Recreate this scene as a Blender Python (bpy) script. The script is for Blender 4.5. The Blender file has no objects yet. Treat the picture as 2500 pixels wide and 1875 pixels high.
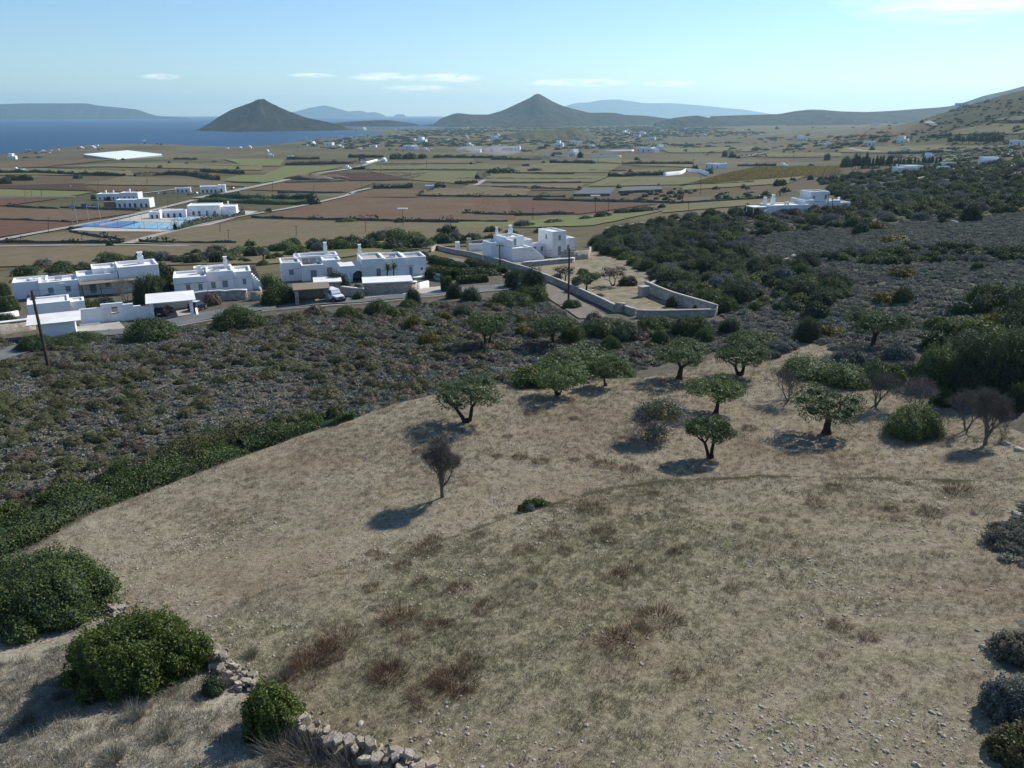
import bpy, math, random
import numpy as np
from math import radians, sin, cos, tan, pi, atan2, hypot
from mathutils import Vector, Matrix

# ------------------------------------------------------------------ camera, sky, sun, exposure
S = bpy.context.scene
COL = S.collection
CAM_Z = 85.0                       # metres above the sea
FPX = 1888.0                       # focal length in pixels of the 2500 px wide photograph
PITCH = radians(19.28)
cam_d = bpy.data.cameras.new('camera')
cam_d.sensor_width = 36.0
cam_d.lens = 36.0 * FPX / 2500.0
cam_d.clip_start = 0.5
cam_d.clip_end = 90000.0
cam = bpy.data.objects.new('camera', cam_d)
COL.objects.link(cam)
cam.location = (0, 0, CAM_Z)
cam.rotation_euler = (pi / 2 - PITCH, 0, 0)
S.camera = cam

SUN_AZ, SUN_EL = radians(46), radians(38)      # azimuth measured from +Y (straight ahead) towards +X
W = bpy.data.worlds.new('World'); S.world = W; W.use_nodes = True
wt = W.node_tree; wt.nodes.clear()
wo = wt.nodes.new('ShaderNodeOutputWorld'); wb = wt.nodes.new('ShaderNodeBackground')
sk = wt.nodes.new('ShaderNodeTexSky'); sk.sky_type = 'NISHITA'; sk.sun_disc = False
sk.sun_elevation = SUN_EL; sk.sun_rotation = SUN_AZ; sk.altitude = 50
sk.air_density = 1.0; sk.dust_density = 0.12; sk.ozone_density = 2.5
wb.inputs['Strength'].default_value = 0.113
tint = wt.nodes.new('ShaderNodeMix'); tint.data_type = 'RGBA'; tint.blend_type = 'MULTIPLY'; tint.inputs[0].default_value = 1.0
tint.inputs[7].default_value = (.80, .955, 1.10, 1)        # the camera's cool white balance
wt.links.new(sk.outputs[0], tint.inputs[6])
def wnode(kind, **kw):
    n_ = wt.nodes.new(kind)
    for k_, v_ in kw.items(): setattr(n_, k_, v_)
    return n_
def wmath(op, a_, b_=0.0, clamp=False):
    m_ = wnode('ShaderNodeMath', operation=op, use_clamp=clamp)
    for s_, v_ in zip(m_.inputs, (a_, b_)):
        if isinstance(v_, (int, float)): s_.default_value = v_
        else: wt.links.new(v_, s_)
    return m_.outputs[0]
# thin clouds: streaks low over the horizon and a sheet high on the sun side, in azimuth and elevation
tc = wnode('ShaderNodeTexCoord'); sx = wnode('ShaderNodeSeparateXYZ'); wt.links.new(tc.outputs['Generated'], sx.inputs[0])
az = wmath('ARCTAN2', sx.outputs[0], sx.outputs[1]); el = wmath('ARCSINE', sx.outputs[2])
def cnoise(sa, se, off, det=6):
    cb = wnode('ShaderNodeCombineXYZ'); wt.links.new(wmath('MULTIPLY', az, sa), cb.inputs[0]); wt.links.new(wmath('MULTIPLY', el, se), cb.inputs[1]); cb.inputs[2].default_value = off
    nn = wnode('ShaderNodeTexNoise'); nn.inputs['Scale'].default_value = 1.0; nn.inputs['Detail'].default_value = det; nn.inputs['Roughness'].default_value = .62; nn.inputs['Distortion'].default_value = .4; wt.links.new(cb.outputs[0], nn.inputs['Vector']); return nn.outputs['Fac']
def blob(a0, e0, ra, re):
    dx_ = wmath('DIVIDE', wmath('SUBTRACT', az, a0), ra); dy_ = wmath('DIVIDE', wmath('SUBTRACT', el, e0), re)
    return wmath('SUBTRACT', 1.0, wmath('ADD', wmath('MULTIPLY', dx_, dx_), wmath('MULTIPLY', dy_, dy_)), True)
low = None
for a0, e0, ra, re in ((-.15, .0410, .050, .0055), (-.075, .0405, .045, .0062), (.05, .0352, .035, .0045), (.09, .0348, .06, .0055), (.19, .0335, .038, .0042), (-.235, .042, .03, .003), (-.40, .0385, .022, .0035), (-.57, .0365, .016, .0035), (-.64, .0375, .012, .003), (-.11, .029, .05, .0038)):
    b_ = blob(a0, e0, ra, re); low = b_ if low is None else wmath('MAXIMUM', low, b_)
low = wmath('MULTIPLY', low, wmath('MULTIPLY', wmath('SUBTRACT', cnoise(38, 190, 2.0), .36), 4.2, True), True)
hi = wmath('MULTIPLY', blob(.50, .116, .15, .030), wmath('MULTIPLY', wmath('SUBTRACT', cnoise(7, 60, 7.0), .34), 4.0, True), True)
cl = wmath('MULTIPLY', wmath('MAXIMUM', low, hi), .85)
cmix = wnode('ShaderNodeMix', data_type='RGBA'); wt.links.new(cl, cmix.inputs[0]); wt.links.new(tint.outputs[2], cmix.inputs[6]); cmix.inputs[7].default_value = (11.5, 11.5, 11.5, 1)
wt.links.new(cmix.outputs[2], wb.inputs[0]); wt.links.new(wb.outputs[0], wo.inputs[0])
SKY_NODE, SKY_BG = sk, wb

sun_d = bpy.data.lights.new('sun', 'SUN'); sun_d.energy = 4.9; sun_d.angle = radians(0.53)
sun_d.color = (1.0, 0.95, 0.865)
sun = bpy.data.objects.new('sun', sun_d); COL.objects.link(sun)
sv = Vector((sin(SUN_AZ) * cos(SUN_EL), cos(SUN_AZ) * cos(SUN_EL), sin(SUN_EL)))
sun.rotation_euler = (-sv).to_track_quat('-Z', 'Y').to_euler()
sun.location = (200, 200, 400)
S.view_settings.view_transform = 'Standard'; S.view_settings.look = 'None'
S.view_settings.exposure = 0.16; S.view_settings.gamma = 1.0
S.view_settings.use_curve_mapping = False
S.render.engine = 'CYCLES'
S.cycles.use_denoising = True
S.cycles.max_bounces = 5; S.cycles.diffuse_bounces = 2; S.cycles.glossy_bounces = 2
S.cycles.transmission_bounces = 3; S.cycles.transparent_max_bounces = 4; S.cycles.volume_bounces = 1
S.cycles.caustics_reflective = False; S.cycles.caustics_refractive = False

# ------------------------------------------------------------------ pixel <-> place
CP, SP = cos(PITCH), sin(PITCH)
def raydir(px, py):
    u = (np.asarray(px, float) - 1250.0) / FPX; v = (937.5 - np.asarray(py, float)) / FPX
    return np.stack([u, CP + v * SP, -SP + v * CP], -1)
def by_depth(px, py, depth):
    d = raydir(px, py); return d * (depth / -d[2])
def by_fwd(px, py, Y):
    d = raydir(px, py); return d * (Y / d[1])
# each control: a place of the ground seen at a pixel, with its depth below the camera
CTL = [(1250,1875,20),(0,1875,20.8),(2500,1875,19.2),(650,1700,21),(1250,1500,21),(0,1500,22.4),(2500,1500,19.8),
 (1250,1200,22.6),(300,1200,24.2),(2500,1150,21),(1140,1030,23.4),(2015,1055,22.8),(2450,1000,22.2),(1660,920,24),(2150,860,23),
 (40,1050,26.0),(500,950,25.9),(900,950,24.8),(120,890,27),(700,850,26.2),(1300,850,25.2),(1700,860,24.6),(2350,850,22.4),
 (60,812,28.6),(300,790,28.4),(600,765,28),(900,735,27.7),(1200,720,27.7),(1480,760,26.9),(1750,765,26.3),
 (1320,640,30.4),(1500,650,29.2),(150,700,31),(450,690,31),(850,670,30.2),(2000,700,24.3),(2450,700,21.3),(1750,620,28.8),
 (2000,540,26.6),(2450,560,22.6),(1600,570,32.5),(0,640,41),(400,625,41),(800,600,41),(1150,575,41),
 (0,560,51),(500,560,51),(1000,530,50),(1500,520,43),(1800,505,35),(0,480,56),(600,480,56),(1200,470,54),(1700,470,45),
 (2100,470,36),(2480,470,25.5),(300,420,62),(1000,420,61),(1700,420,53),(2100,410,44),(2450,400,31),
 (400,385,70),(900,372,70),(1500,370,66),(2000,360,51),(2450,345,31),
 (0,380,83),(160,362,83),(304,352,82),(434,357,83),(600,363,83),(690,361,83),(738,349,83),(775,340,83.5),
 (0,366,94),(160,350,95),(304,341,95),(434,346,95),(600,350,95),(680,347,95),(730,338,95),(700,328,97),(400,325,100),(0,335,100),
 (1100,335,80),(1500,322,76),(1900,312,66),(2200,310,41),(2480,303,13),(960,316,83.2),(1060,314,83),(970,309,88.5),
 (850,316,83.5),(1300,303,81),(1650,300,76),(1950,297,66)]
CTLF = [(2500,1500,-40),(2400,1560,-22),(2330,1640,-7),(2275,1700,8),(2500,2600,0),(2350,2800,20),(2480,600,31),(2200,1200,40),(2000,2000,58),(2600,1100,-15),
 (1900,4500,70),(1600,6500,78),(1300,7000,82),(2300,6000,60),(2500,6000,50),(1900,9500,82),(1300,9500,87),(2400,9500,80),
 (1000,5200,89),(850,5200,89),(700,5500,100),(300,6000,100),(-200,4000,100),(0,9500,100),(800,9500,100),
 (-300,250,46),(-300,800,62),(-300,120,30),(2800,100,19),(2800,300,18),(2800,900,0),(2900,1700,-70),(-300,60,25.5),(2800,50,19.5),(-300,20,21.5),(2800,20,19)]
pts = [by_depth(*c) for c in CTL]
for px, Y, dp in CTLF:
    x = (px - 1250.0) / FPX * (Y * CP + dp * SP); pts.append(np.array([x, Y, -dp]))
pts = np.array(pts)
def feat(x, y):
    x = np.asarray(x, float); y = np.asarray(y, float)
    yy = np.maximum(y, 6.0)
    a = np.clip(x / (yy + 8.0), -1.1, 1.1) * 1.6
    l = np.log(np.hypot(np.clip(x, -yy * 1.2, yy * 1.2), yy) + 12.0)
    return a, l
def tps(r2): return 0.5 * r2 * np.log(r2 + 1e-9)
fa, fl = feat(pts[:, 0], pts[:, 1])
n = len(pts)
K = tps((fa[:, None] - fa[None]) ** 2 + (fl[:, None] - fl[None]) ** 2) + np.eye(n) * 2e-4
A = np.zeros((n + 3, n + 3)); A[:n, :n] = K; A[:n, n] = 1; A[:n, n + 1] = fa; A[:n, n + 2] = fl; A[n:, :n] = A[:n, n:].T
wts = np.linalg.solve(A, np.concatenate([pts[:, 2], [0, 0, 0]]))
def base_h(x, y):
    """smooth ground height relative to the camera"""
    a, l = feat(x, y); sh = a.shape; a = a.ravel(); l = l.ravel()
    out = wts[n] + wts[n + 1] * a + wts[n + 2] * l
    for i in range(n):
        out += wts[i] * tps((a - fa[i]) ** 2 + (l - fl[i]) ** 2)
    return out.reshape(sh)

def axis(breaks):
    out = [breaks[0][0]]
    for (a, s0), (b, s1) in zip(breaks[:-1], breaks[1:]):
        x = a
        while True:
            t = (x - a) / (b - a); st = s0 + (s1 - s0) * t
            x += st
            if x >= b - st * .4: break
            out.append(x)
        out.append(b)
    return np.array(out)
XS = axis([(-6500, 260), (-2500, 90), (-900, 28), (-300, 8), (-110, 1.3), (-60, .8), (80, .8), (125, 1.3), (300, 8), (900, 26), (2600, 80), (8500, 260)])
YS = axis([(-30, 2), (8, .6), (75, .7), (130, 1.0), (190, 1.6), (330, 6), (800, 14), (2400, 34), (4200, 70), (9500, 160)])
GX, GY = np.meshgrid(XS, YS)
HB = base_h(GX, GY)

# value noise used for relief and for scattering
_rng = np.random.RandomState(7); _LAT = _rng.rand(256, 256)
def vnoise(x, y):
    xi = np.floor(x).astype(int); yi = np.floor(y).astype(int); fx = x - xi; fy = y - yi
    fx = fx * fx * (3 - 2 * fx); fy = fy * fy * (3 - 2 * fy)
    g = lambda i, j: _LAT[i & 255, j & 255]
    return (g(xi, yi) * (1 - fx) + g(xi + 1, yi) * fx) * (1 - fy) + (g(xi, yi + 1) * (1 - fx) + g(xi + 1, yi + 1) * fx) * fy
def fbm(x, y, o=4):
    s = 0; a = .5
    for k in range(o):
        s = s + a * (vnoise(x * 2 ** k + 17.3 * k, y * 2 ** k - 9.1 * k) - .5); a *= .5
    return s

HG = HB.copy()
def grid_h(x, y, G=None):
    G = HG if G is None else G
    x = np.asarray(x, float); y = np.asarray(y, float)
    i = np.clip(np.searchsorted(XS, x) - 1, 0, len(XS) - 2); j = np.clip(np.searchsorted(YS, y) - 1, 0, len(YS) - 2)
    tx = np.clip((x - XS[i]) / (XS[i + 1] - XS[i]), 0, 1); ty = np.clip((y - YS[j]) / (YS[j + 1] - YS[j]), 0, 1)
    return (G[j, i] * (1 - tx) + G[j, i + 1] * tx) * (1 - ty) + (G[j + 1, i] * (1 - tx) + G[j + 1, i + 1] * tx) * ty
TT = 14.0 * np.power(9600 / 14.0, np.linspace(0, 1, 900))
def at(px, py):
    """the place on the ground that the photograph shows at a pixel (world coordinates)"""
    d = raydir(px, py); P = d[None] * (TT / np.hypot(d[0], d[1]))[:, None]
    below = P[:, 2] < grid_h(P[:, 0], P[:, 1])
    k = int(np.argmax(below)) if below.any() else len(TT) - 1
    a, b = P[max(k - 1, 0)], P[k]
    for _ in range(14):
        m = (a + b) / 2
        if m[2] < grid_h(m[0], m[1]): b = m
        else: a = m
    return Vector((b[0], b[1], float(grid_h(b[0], b[1])) + CAM_Z))
def gz(x, y): return float(grid_h(x, y)) + CAM_Z
def scale_at(p): # metres that one photograph pixel spans at a place
    return (p[1] * CP + (CAM_Z - p[2]) * SP) / FPX
def pxof(x, y, z):
    z = z - CAM_Z; zc = y * CP - z * SP
    return 1250 + FPX * x / zc, 937.5 - FPX * (y * SP + z * CP) / zc
def inpoly(x, y, poly):
    x = np.asarray(x, float); y = np.asarray(y, float); c = np.zeros(x.shape, bool)
    m = len(poly)
    for i in range(m):
        x0, y0 = poly[i][0], poly[i][1]; x1, y1 = poly[(i + 1) % m][0], poly[(i + 1) % m][1]
        if y0 == y1: continue
        c ^= ((y0 > y) != (y1 > y)) & (x < (x1 - x0) * (y - y0) / (y1 - y0) + x0)
    return c
def seg_dist(x, y, line):
    """distance to a polyline, its signed side (left positive) and the run along it"""
    x = np.asarray(x, float); y = np.asarray(y, float)
    best = np.full(x.shape, 1e9); side = np.zeros(x.shape)
    for (x0, y0), (x1, y1) in zip(line[:-1], line[1:]):
        dx, dy = x1 - x0, y1 - y0; L2 = dx * dx + dy * dy
        t = np.clip(((x - x0) * dx + (y - y0) * dy) / L2, 0, 1)
        d = np.hypot(x - x0 - t * dx, y - y0 - t * dy)
        s = np.sign(dx * (y - y0) - dy * (x - x0))
        m = d < best; best = np.where(m, d, best); side = np.where(m, s, side)
    return best, side
def xy(pl): return [tuple(at(*p)[:2]) for p in pl]
# ------------------------------------------------------------------ helpers: meshes, materials, tags
R = random.Random(11)
def tag(o, label=None, cat=None, group=None, kind=None):
    if label: o['label'] = label
    if cat: o['category'] = cat
    if group: o['group'] = group
    if kind: o['kind'] = kind
    return o
def link(name, me, parent=None, mat=None, loc=None, rz=None, sc=None):
    o = bpy.data.objects.new(name, me); COL.objects.link(o)
    if mat is not None and me is not None and len(me.materials) == 0: me.materials.append(mat)
    if parent is not None: o.parent = parent
    if loc is not None: o.location = loc
    if rz is not None: o.rotation_euler = (0, 0, rz)
    if sc is not None: o.scale = sc if hasattr(sc, '__len__') else (sc, sc, sc)
    return o
def empty(name, loc=(0, 0, 0), rz=0.0, label=None, cat=None, group=None, sc=1.0):
    o = link(name, None, loc=loc, rz=rz, sc=sc); o.empty_display_size = .2
    return tag(o, label, cat, group)
def mesh_np(name, V, F, mat=None, smooth=False, attrs=None):
    """fast mesh from arrays; F is (n,3) or (n,4)"""
    V = np.asarray(V, np.float32); F = np.asarray(F, np.int32); k = F.shape[1]
    me = bpy.data.meshes.new(name); me.vertices.add(len(V)); me.vertices.foreach_set('co', V.ravel())
    me.loops.add(F.size); me.loops.foreach_set('vertex_index', F.ravel())
    me.polygons.add(len(F)); me.polygons.foreach_set('loop_start', np.arange(0, F.size, k, dtype=np.int32))
    if smooth: me.polygons.foreach_set('use_smooth', np.ones(len(F), bool))
    for nm, val in (attrs or {}).items():
        val = np.asarray(val, np.float32)
        if val.ndim == 1:
            a = me.attributes.new(nm, 'FLOAT', 'POINT'); a.data.foreach_set('value', val)
        else:
            a = me.attributes.new(nm, 'FLOAT_COLOR', 'POINT'); a.data.foreach_set('color', val.ravel())
    if mat is not None: me.materials.append(mat)
    me.update(calc_edges=True)
    return me
class MB:
    """collects polygons; build() links them as one mesh object"""
    def __init__(s): s.v = []; s.f = []
    def poly(s, *p): b = len(s.v); s.v += [tuple(q) for q in p]; s.f.append(tuple(range(b, b + len(p)))); return s
    def hexa(s, c8):
        b = len(s.v); s.v += [tuple(q) for q in c8]
        s.f += [(b, b + 3, b + 2, b + 1), (b + 4, b + 5, b + 6, b + 7), (b, b + 1, b + 5, b + 4), (b + 1, b + 2, b + 6, b + 5), (b + 2, b + 3, b + 7, b + 6), (b + 3, b, b + 4, b + 7)]
        return s
    def box(s, x0, x1, y0, y1, z0, z1):
        return s.hexa([(x0, y0, z0), (x1, y0, z0), (x1, y1, z0), (x0, y1, z0), (x0, y0, z1), (x1, y0, z1), (x1, y1, z1), (x0, y1, z1)])
    def tube(s, a, b, r0, r1, k=6, cap=True):
        a = Vector(a); b = Vector(b); d = (b - a).normalized()
        u = d.orthogonal().normalized(); w = d.cross(u); n0 = len(s.v)
        for p, r in ((a, r0), (b, r1)):
            for i in range(k):
                t = 2 * pi * i / k; q = p + u * (cos(t) * r) + w * (sin(t) * r); s.v.append(tuple(q))
        for i in range(k): j = (i + 1) % k; s.f.append((n0 + i, n0 + j, n0 + k + j, n0 + k + i))
        if cap: s.f.append(tuple(n0 + k + i for i in range(k))); s.f.append(tuple(n0 + i for i in reversed(range(k))))
        return s
    def mesh(s, name, mat, smooth=False, bevel=0):
        me = bpy.data.meshes.new(name); me.from_pydata(s.v, [], s.f)
        if smooth:
            for p in me.polygons: p.use_smooth = True
        me.materials.append(mat); me.update(); return me
    def build(s, name, mat, parent=None, smooth=False, loc=None, rz=None):
        return link(name, s.mesh(name, mat, smooth), parent, None, loc, rz)
def copy_tree(o, parent=None, loc=None, rz=None, sc=None, label=None, group=None):
    c = o.copy(); COL.objects.link(c); c.parent = parent
    if loc is not None: c.location = loc
    if rz is not None: c.rotation_euler = (0, 0, rz)
    if sc is not None: c.scale = sc if hasattr(sc, '__len__') else (sc, sc, sc)
    if label: c['label'] = label
    if group: c['group'] = group
    for ch in o.children: copy_tree(ch, c)
    return c

class NT:
    """tiny node-graph writer"""
    def __init__(s, name, rough=.9, spec=.15):
        s.m = bpy.data.materials.new(name); s.m.use_nodes = True; s.t = s.m.node_tree; s.N = s.t.nodes; s.L = s.t.links
        s.b = s.N['Principled BSDF']; s.b.inputs['Roughness'].default_value = rough; s.b.inputs['Specular IOR Level'].default_value = spec
        g = s.N.new('ShaderNodeNewGeometry'); s.pos = g.outputs['Position']
    def set(s, sock, v):
        if hasattr(v, 'is_output') or isinstance(v, bpy.types.NodeSocket): s.L.new(v, sock)
        elif isinstance(v, (tuple, list)) and len(v) == 3 and sock.type == 'RGBA': sock.default_value = (*v, 1)
        else: sock.default_value = v
    def noise(s, scale, detail=4, rough=.55, vec=None, dist=0):
        n = s.N.new('ShaderNodeTexNoise'); s.L.new(s.pos if vec is None else vec, n.inputs['Vector'])
        n.inputs['Scale'].default_value = scale; n.inputs['Detail'].default_value = detail; n.inputs['Roughness'].default_value = rough; n.inputs['Distortion'].default_value = dist
        return n.outputs['Fac']
    def scaled(s, sx, sy, sz=1, rz=0, src=None):
        m = s.N.new('ShaderNodeMapping'); s.L.new(s.pos if src is None else src, m.inputs['Vector']); m.inputs['Scale'].default_value = (sx, sy, sz); m.inputs['Rotation'].default_value = (0, 0, rz); return m.outputs[0]
    def voro(s, scale, vec=None, feature='F1', out='Color', metric='EUCLIDEAN', rnd=1):
        n = s.N.new('ShaderNodeTexVoronoi'); s.L.new(s.pos if vec is None else vec, n.inputs['Vector']); n.feature = feature
        if feature not in ('DISTANCE_TO_EDGE',): n.distance = metric
        n.inputs['Scale'].default_value = scale; n.inputs['Randomness'].default_value = rnd; return n.outputs[out]
    def ramp(s, fac, stops, interp='LINEAR'):
        r = s.N.new('ShaderNodeValToRGB'); r.color_ramp.interpolation = interp; e = r.color_ramp.elements
        while len(e) < len(stops): e.new(.5)
        for el, (p, c) in zip(e, stops): el.position = p; el.color = (*c, 1) if not isinstance(c, (int, float)) else (c, c, c, 1)
        s.set(r.inputs[0], fac); return r.outputs[0]
    def mix(s, fac, a, b, blend='MIX'):
        m = s.N.new('ShaderNodeMix'); m.data_type = 'RGBA'; m.blend_type = blend
        s.set(m.inputs[0], fac); s.set(m.inputs[6], a); s.set(m.inputs[7], b); return m.outputs[2]
    def math(s, op, a, b=0.0, clamp=False):
        m = s.N.new('ShaderNodeMath'); m.operation = op; m.use_clamp = clamp; s.set(m.inputs[0], a); s.set(m.inputs[1], b); return m.outputs[0]
    def attr(s, name, out='Fac'):
        a = s.N.new('ShaderNodeAttribute'); a.attribute_name = name; return a.outputs[out]
    def objrand(s):
        return s.N.new('ShaderNodeObjectInfo').outputs['Random']
    def split(s, c):
        x = s.N.new('ShaderNodeSeparateColor'); s.L.new(c, x.inputs[0]); return x.outputs
    def bump(s, h, strength=.5, dist=.1):
        n = s.N.new('ShaderNodeBump'); n.inputs['Strength'].default_value = strength; n.inputs['Distance'].default_value = dist
        s.L.new(h, n.inputs['Height']); s.L.new(n.outputs[0], s.b.inputs['Normal'])
    def col(s, c): s.set(s.b.inputs['Base Color'], c); return s
    def trans(s, c, fac):
        """thin leaf: part of the light passes through"""
        t = s.N.new('ShaderNodeBsdfTranslucent'); s.set(t.inputs[0], c); x = s.N.new('ShaderNodeMixShader'); x.inputs[0].default_value = fac
        s.L.new(s.b.outputs[0], x.inputs[1]); s.L.new(t.outputs[0], x.inputs[2]); s.L.new(x.outputs[0], s.N['Material Output'].inputs[0])
M = {}
def simple(name, c, rough=.8, var=.12, scale=3.0, spec=.2, bump=0.0, stain=None):
    n = NT(name, rough, spec); f = n.noise(scale, 5)
    lo = tuple(v * (1 - var) for v in c); hi = tuple(min(1, v * (1 + var)) for v in c)
    k = n.ramp(f, [(.3, lo), (.7, hi)])
    if stain: k = n.mix(n.math('MULTIPLY', n.ramp(n.noise(scale * .35, 6, .7, n.scaled(1, 1, .25)), [(.5, 0.), (.75, 1.)]), stain[1]), k, stain[0])
    n.col(k)
    if bump: n.bump(n.noise(scale * 4, 4), bump, .03)
    M[name] = n.m; return n.m

# ------------------------------------------------------------------ ground relief and zones
HEDGE = xy([(-60, 1420), (60, 1345), (190, 1270), (330, 1218), (480, 1160), (620, 1105), (740, 1062), (850, 1030), (960, 990), (1060, 968), (1150, 945), (1260, 940)])
OLDWALL = xy([(150, 1560), (275, 1492), (400, 1545), (480, 1590), (590, 1660), (680, 1735), (760, 1795), (880, 1850), (1010, 1885), (1120, 1940)])
TERRACE = xy([(430, 1560), (600, 1450), (760, 1400), (950, 1350), (1120, 1300), (1300, 1240), (1450, 1190), (1620, 1165), (1850, 1158), (2150, 1162), (2480, 1165)])
FIELD = xy([(2560, 2000), (1100, 1950), (880, 1850), (760, 1795), (590, 1660), (400, 1545), (275, 1492), (20, 1400), (40, 1320), (170, 1248), (310, 1196), (465, 1140), (605, 1086), (730, 1046), (845, 1016), (955, 980), (1055, 958), (1145, 935), (1280, 925), (1430, 940), (1545, 905), (1620, 895), (1720, 870), (1830, 850), (1960, 825), (2050, 860), (2150, 960), (2300, 985), (2420, 1030), (2580, 1060), (2580, 1215), (2460, 1240), (2450, 1370), (2580, 1400), (2560, 1500), (2450, 1550), (2430, 1650), (2440, 1900)])
YARD = xy([(1400, 620), (1480, 600), (1560, 640), (1620, 690), (1590, 720), (1720, 765), (1540, 775), (1480, 745), (1380, 710), (1300, 680), (1180, 640), (1100, 620), (1200, 590)])
near = GY < 260
hx, hy = GX[:, :], GY[:, :]
def step(line, drop, side_sign, width, fade):
    d, s = seg_dist(GX, GY, line); sd = d * s * side_sign
    t = np.clip(sd / width + .5, 0, 1); t = t * t * (3 - 2 * t)
    return -drop * t * np.clip(1 - (sd - fade) / (fade * 1.2), 0, 1) * (d < fade * 2.3)
HG = HG + step([(x_ - .55, y_ + 1.5) for x_, y_ in HEDGE], 1.2, 1, 2.2, 14) + step(TERRACE, .6, 1, 1.5, 9)
_d, _s = seg_dist(GX, GY, OLDWALL)
HG = HG - .85 * np.clip(-_d * _s * -1 / 1.2 + .3, 0, 1) * ((_d * _s) < 0) * np.exp(-_d / 14) * (GY < 40)
dist = np.hypot(GX, GY)
rough_near = np.where(dist < 260, 1, np.exp(-(dist - 260) / 500))
HG = HG + fbm(GX / 9, GY / 9, 4) * .55 * rough_near + fbm(GX / 1.9, GY / 1.9, 3) * .13 * (dist < 140) + fbm(GX / 160, GY / 160, 5) * np.clip((dist - 500) / 1500, 0, 1) * 9 * np.clip((HG + CAM_Z - 1) / 20, 0, 1)

inf = inpoly(GX, GY, FIELD).astype(float)
dT, sT = seg_dist(GX, GY, TERRACE)
FUR = np.sin(dT * 2 * pi / 2.3 + fbm(GX / 6, GY / 6, 3) * 5) * inf * np.clip((dT - 1.5) / 3, 0, 1) * (GY < 48) * np.clip(.6 + 2.2 * fbm(GX / 11, GY / 11, 3), 0, 1)
HG = HG + FUR * .085
def soft(mask, d, w): return mask
dT, sT = seg_dist(GX, GY, TERRACE)
green = inf * np.clip(-dT * sT / 6 + .25 + 1.6 * fbm(GX / 4, GY / 4, 4), 0, 1)
gpx, gpy = pxof(GX, np.maximum(GY, 4), HG + CAM_Z)
green *= np.clip(1.25 - (gpx - 1300) / 900 * (1 + (gpy - 1300) / 900), 0, 1) * np.clip((2050 - gpy) / 350, .15, 1)
yard = inpoly(GX, GY, YARD).astype(float)
bank = (GY < 37.5) & (GX < 6); bank = bank * (1 - inf)
scrubz = ((GY < np.where(GX < 12, 150 + .25 * GX, 260)) & (dist < 235) & (GY > 14)) * (1 - inf) * (1 - yard) * (1 - bank) * np.clip((235 - dist + fbm(GX / 14, GY / 14) * 60) / 25, 0, 1)
hillz = np.clip((HG + CAM_Z - 62) / 14 + fbm(GX / 120, GY / 120, 4) * 1.6, 0, 1) * (dist > 250)
hillz = np.maximum(hillz, np.clip((np.arctan2(GX, GY) - .44) * 14, 0, 1) * np.clip((dist - 420) / 250, 0, 1) * np.clip(.85 + 1.2 * fbm(GX / 90, GY / 90, 4), 0, 1))
zone = np.stack([inf, green, scrubz, FUR * .5 + .5], -1)
zone2 = np.stack([yard, hillz, bank.astype(float), np.ones_like(inf)], -1)

# near field
g = NT('field_soil', .95, .05)
zc = g.split(g.attr('zone', 'Color')); zd = g.split(g.attr('zone2', 'Color'))
peb = g.voro(7.0, None, 'F1', 'Color'); pebd = g.voro(7.0, None, 'F1', 'Distance')
fine = g.noise(4.5, 5, .75); mid = g.noise(.42, 6, .66); big = g.noise(.11, 4, .6)
tanf = g.ramp(mid, [(.25, (.20, .17, .118)), (.5, (.28, .243, .172)), (.75, (.37, .325, .235))])
tanf = g.mix(.45, tanf, g.ramp(fine, [(.3, (.06, .05, .033)), (.5, (.24, .205, .14)), (.7, (.50, .44, .33))]))
tanf = g.mix(g.ramp(big, [(.5, 0.), (.68, .45)]), tanf, (.18, .125, .075))
gr = g.ramp(fine, [(.3, (.10, .092, .055)), (.5, (.215, .195, .118)), (.72, (.36, .32, .21))])
c = g.mix(g.math('MULTIPLY', zc[1], g.ramp(mid, [(.3, .15), (.6, .75)])), tanf, gr)
c = g.mix(g.math('MULTIPLY', g.ramp(g.attr('zone', 'Alpha'), [(.5, 0.), (.85, .75)]), g.ramp(mid, [(.3, .3), (.6, 1.)])), c, gr)
stn = g.math('MULTIPLY', g.ramp(pebd, [(.12, 1.), (.2, 0.)]), g.ramp(g.split(peb)[0], [(.72, 0.), (.74, 1.)], 'LINEAR'))
c = g.mix(stn, c, (.42, .385, .32))
bk = g.ramp(g.math('MULTIPLY', g.math('ADD', fine, mid), .5), [(.36, (.12, .105, .08)), (.5, (.30, .265, .20)), (.62, (.42, .375, .29))])
c = g.mix(zd[2], c, bk)
g.col(c); g.bump(fine, .9, .12)
GM1 = g.m
# heath and yard
g = NT('heath_soil', .95, .05); zd = g.split(g.attr('zone2', 'Color'))
scr = g.ramp(g.noise(1.3, 6, .7), [(.3, (.075, .068, .05)), (.55, (.13, .118, .09)), (.75, (.22, .20, .155))])
yd = g.ramp(g.noise(.5, 7, .68), [(.34, (.15, .14, .07)), (.5, (.23, .20, .135)), (.6, (.28, .245, .18)), (.72, (.40, .37, .31))])
g.col(g.mix(zd[0], scr, yd)); g.bump(g.noise(5, 4, .7), .8, .1)
GM2 = g.m
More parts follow.
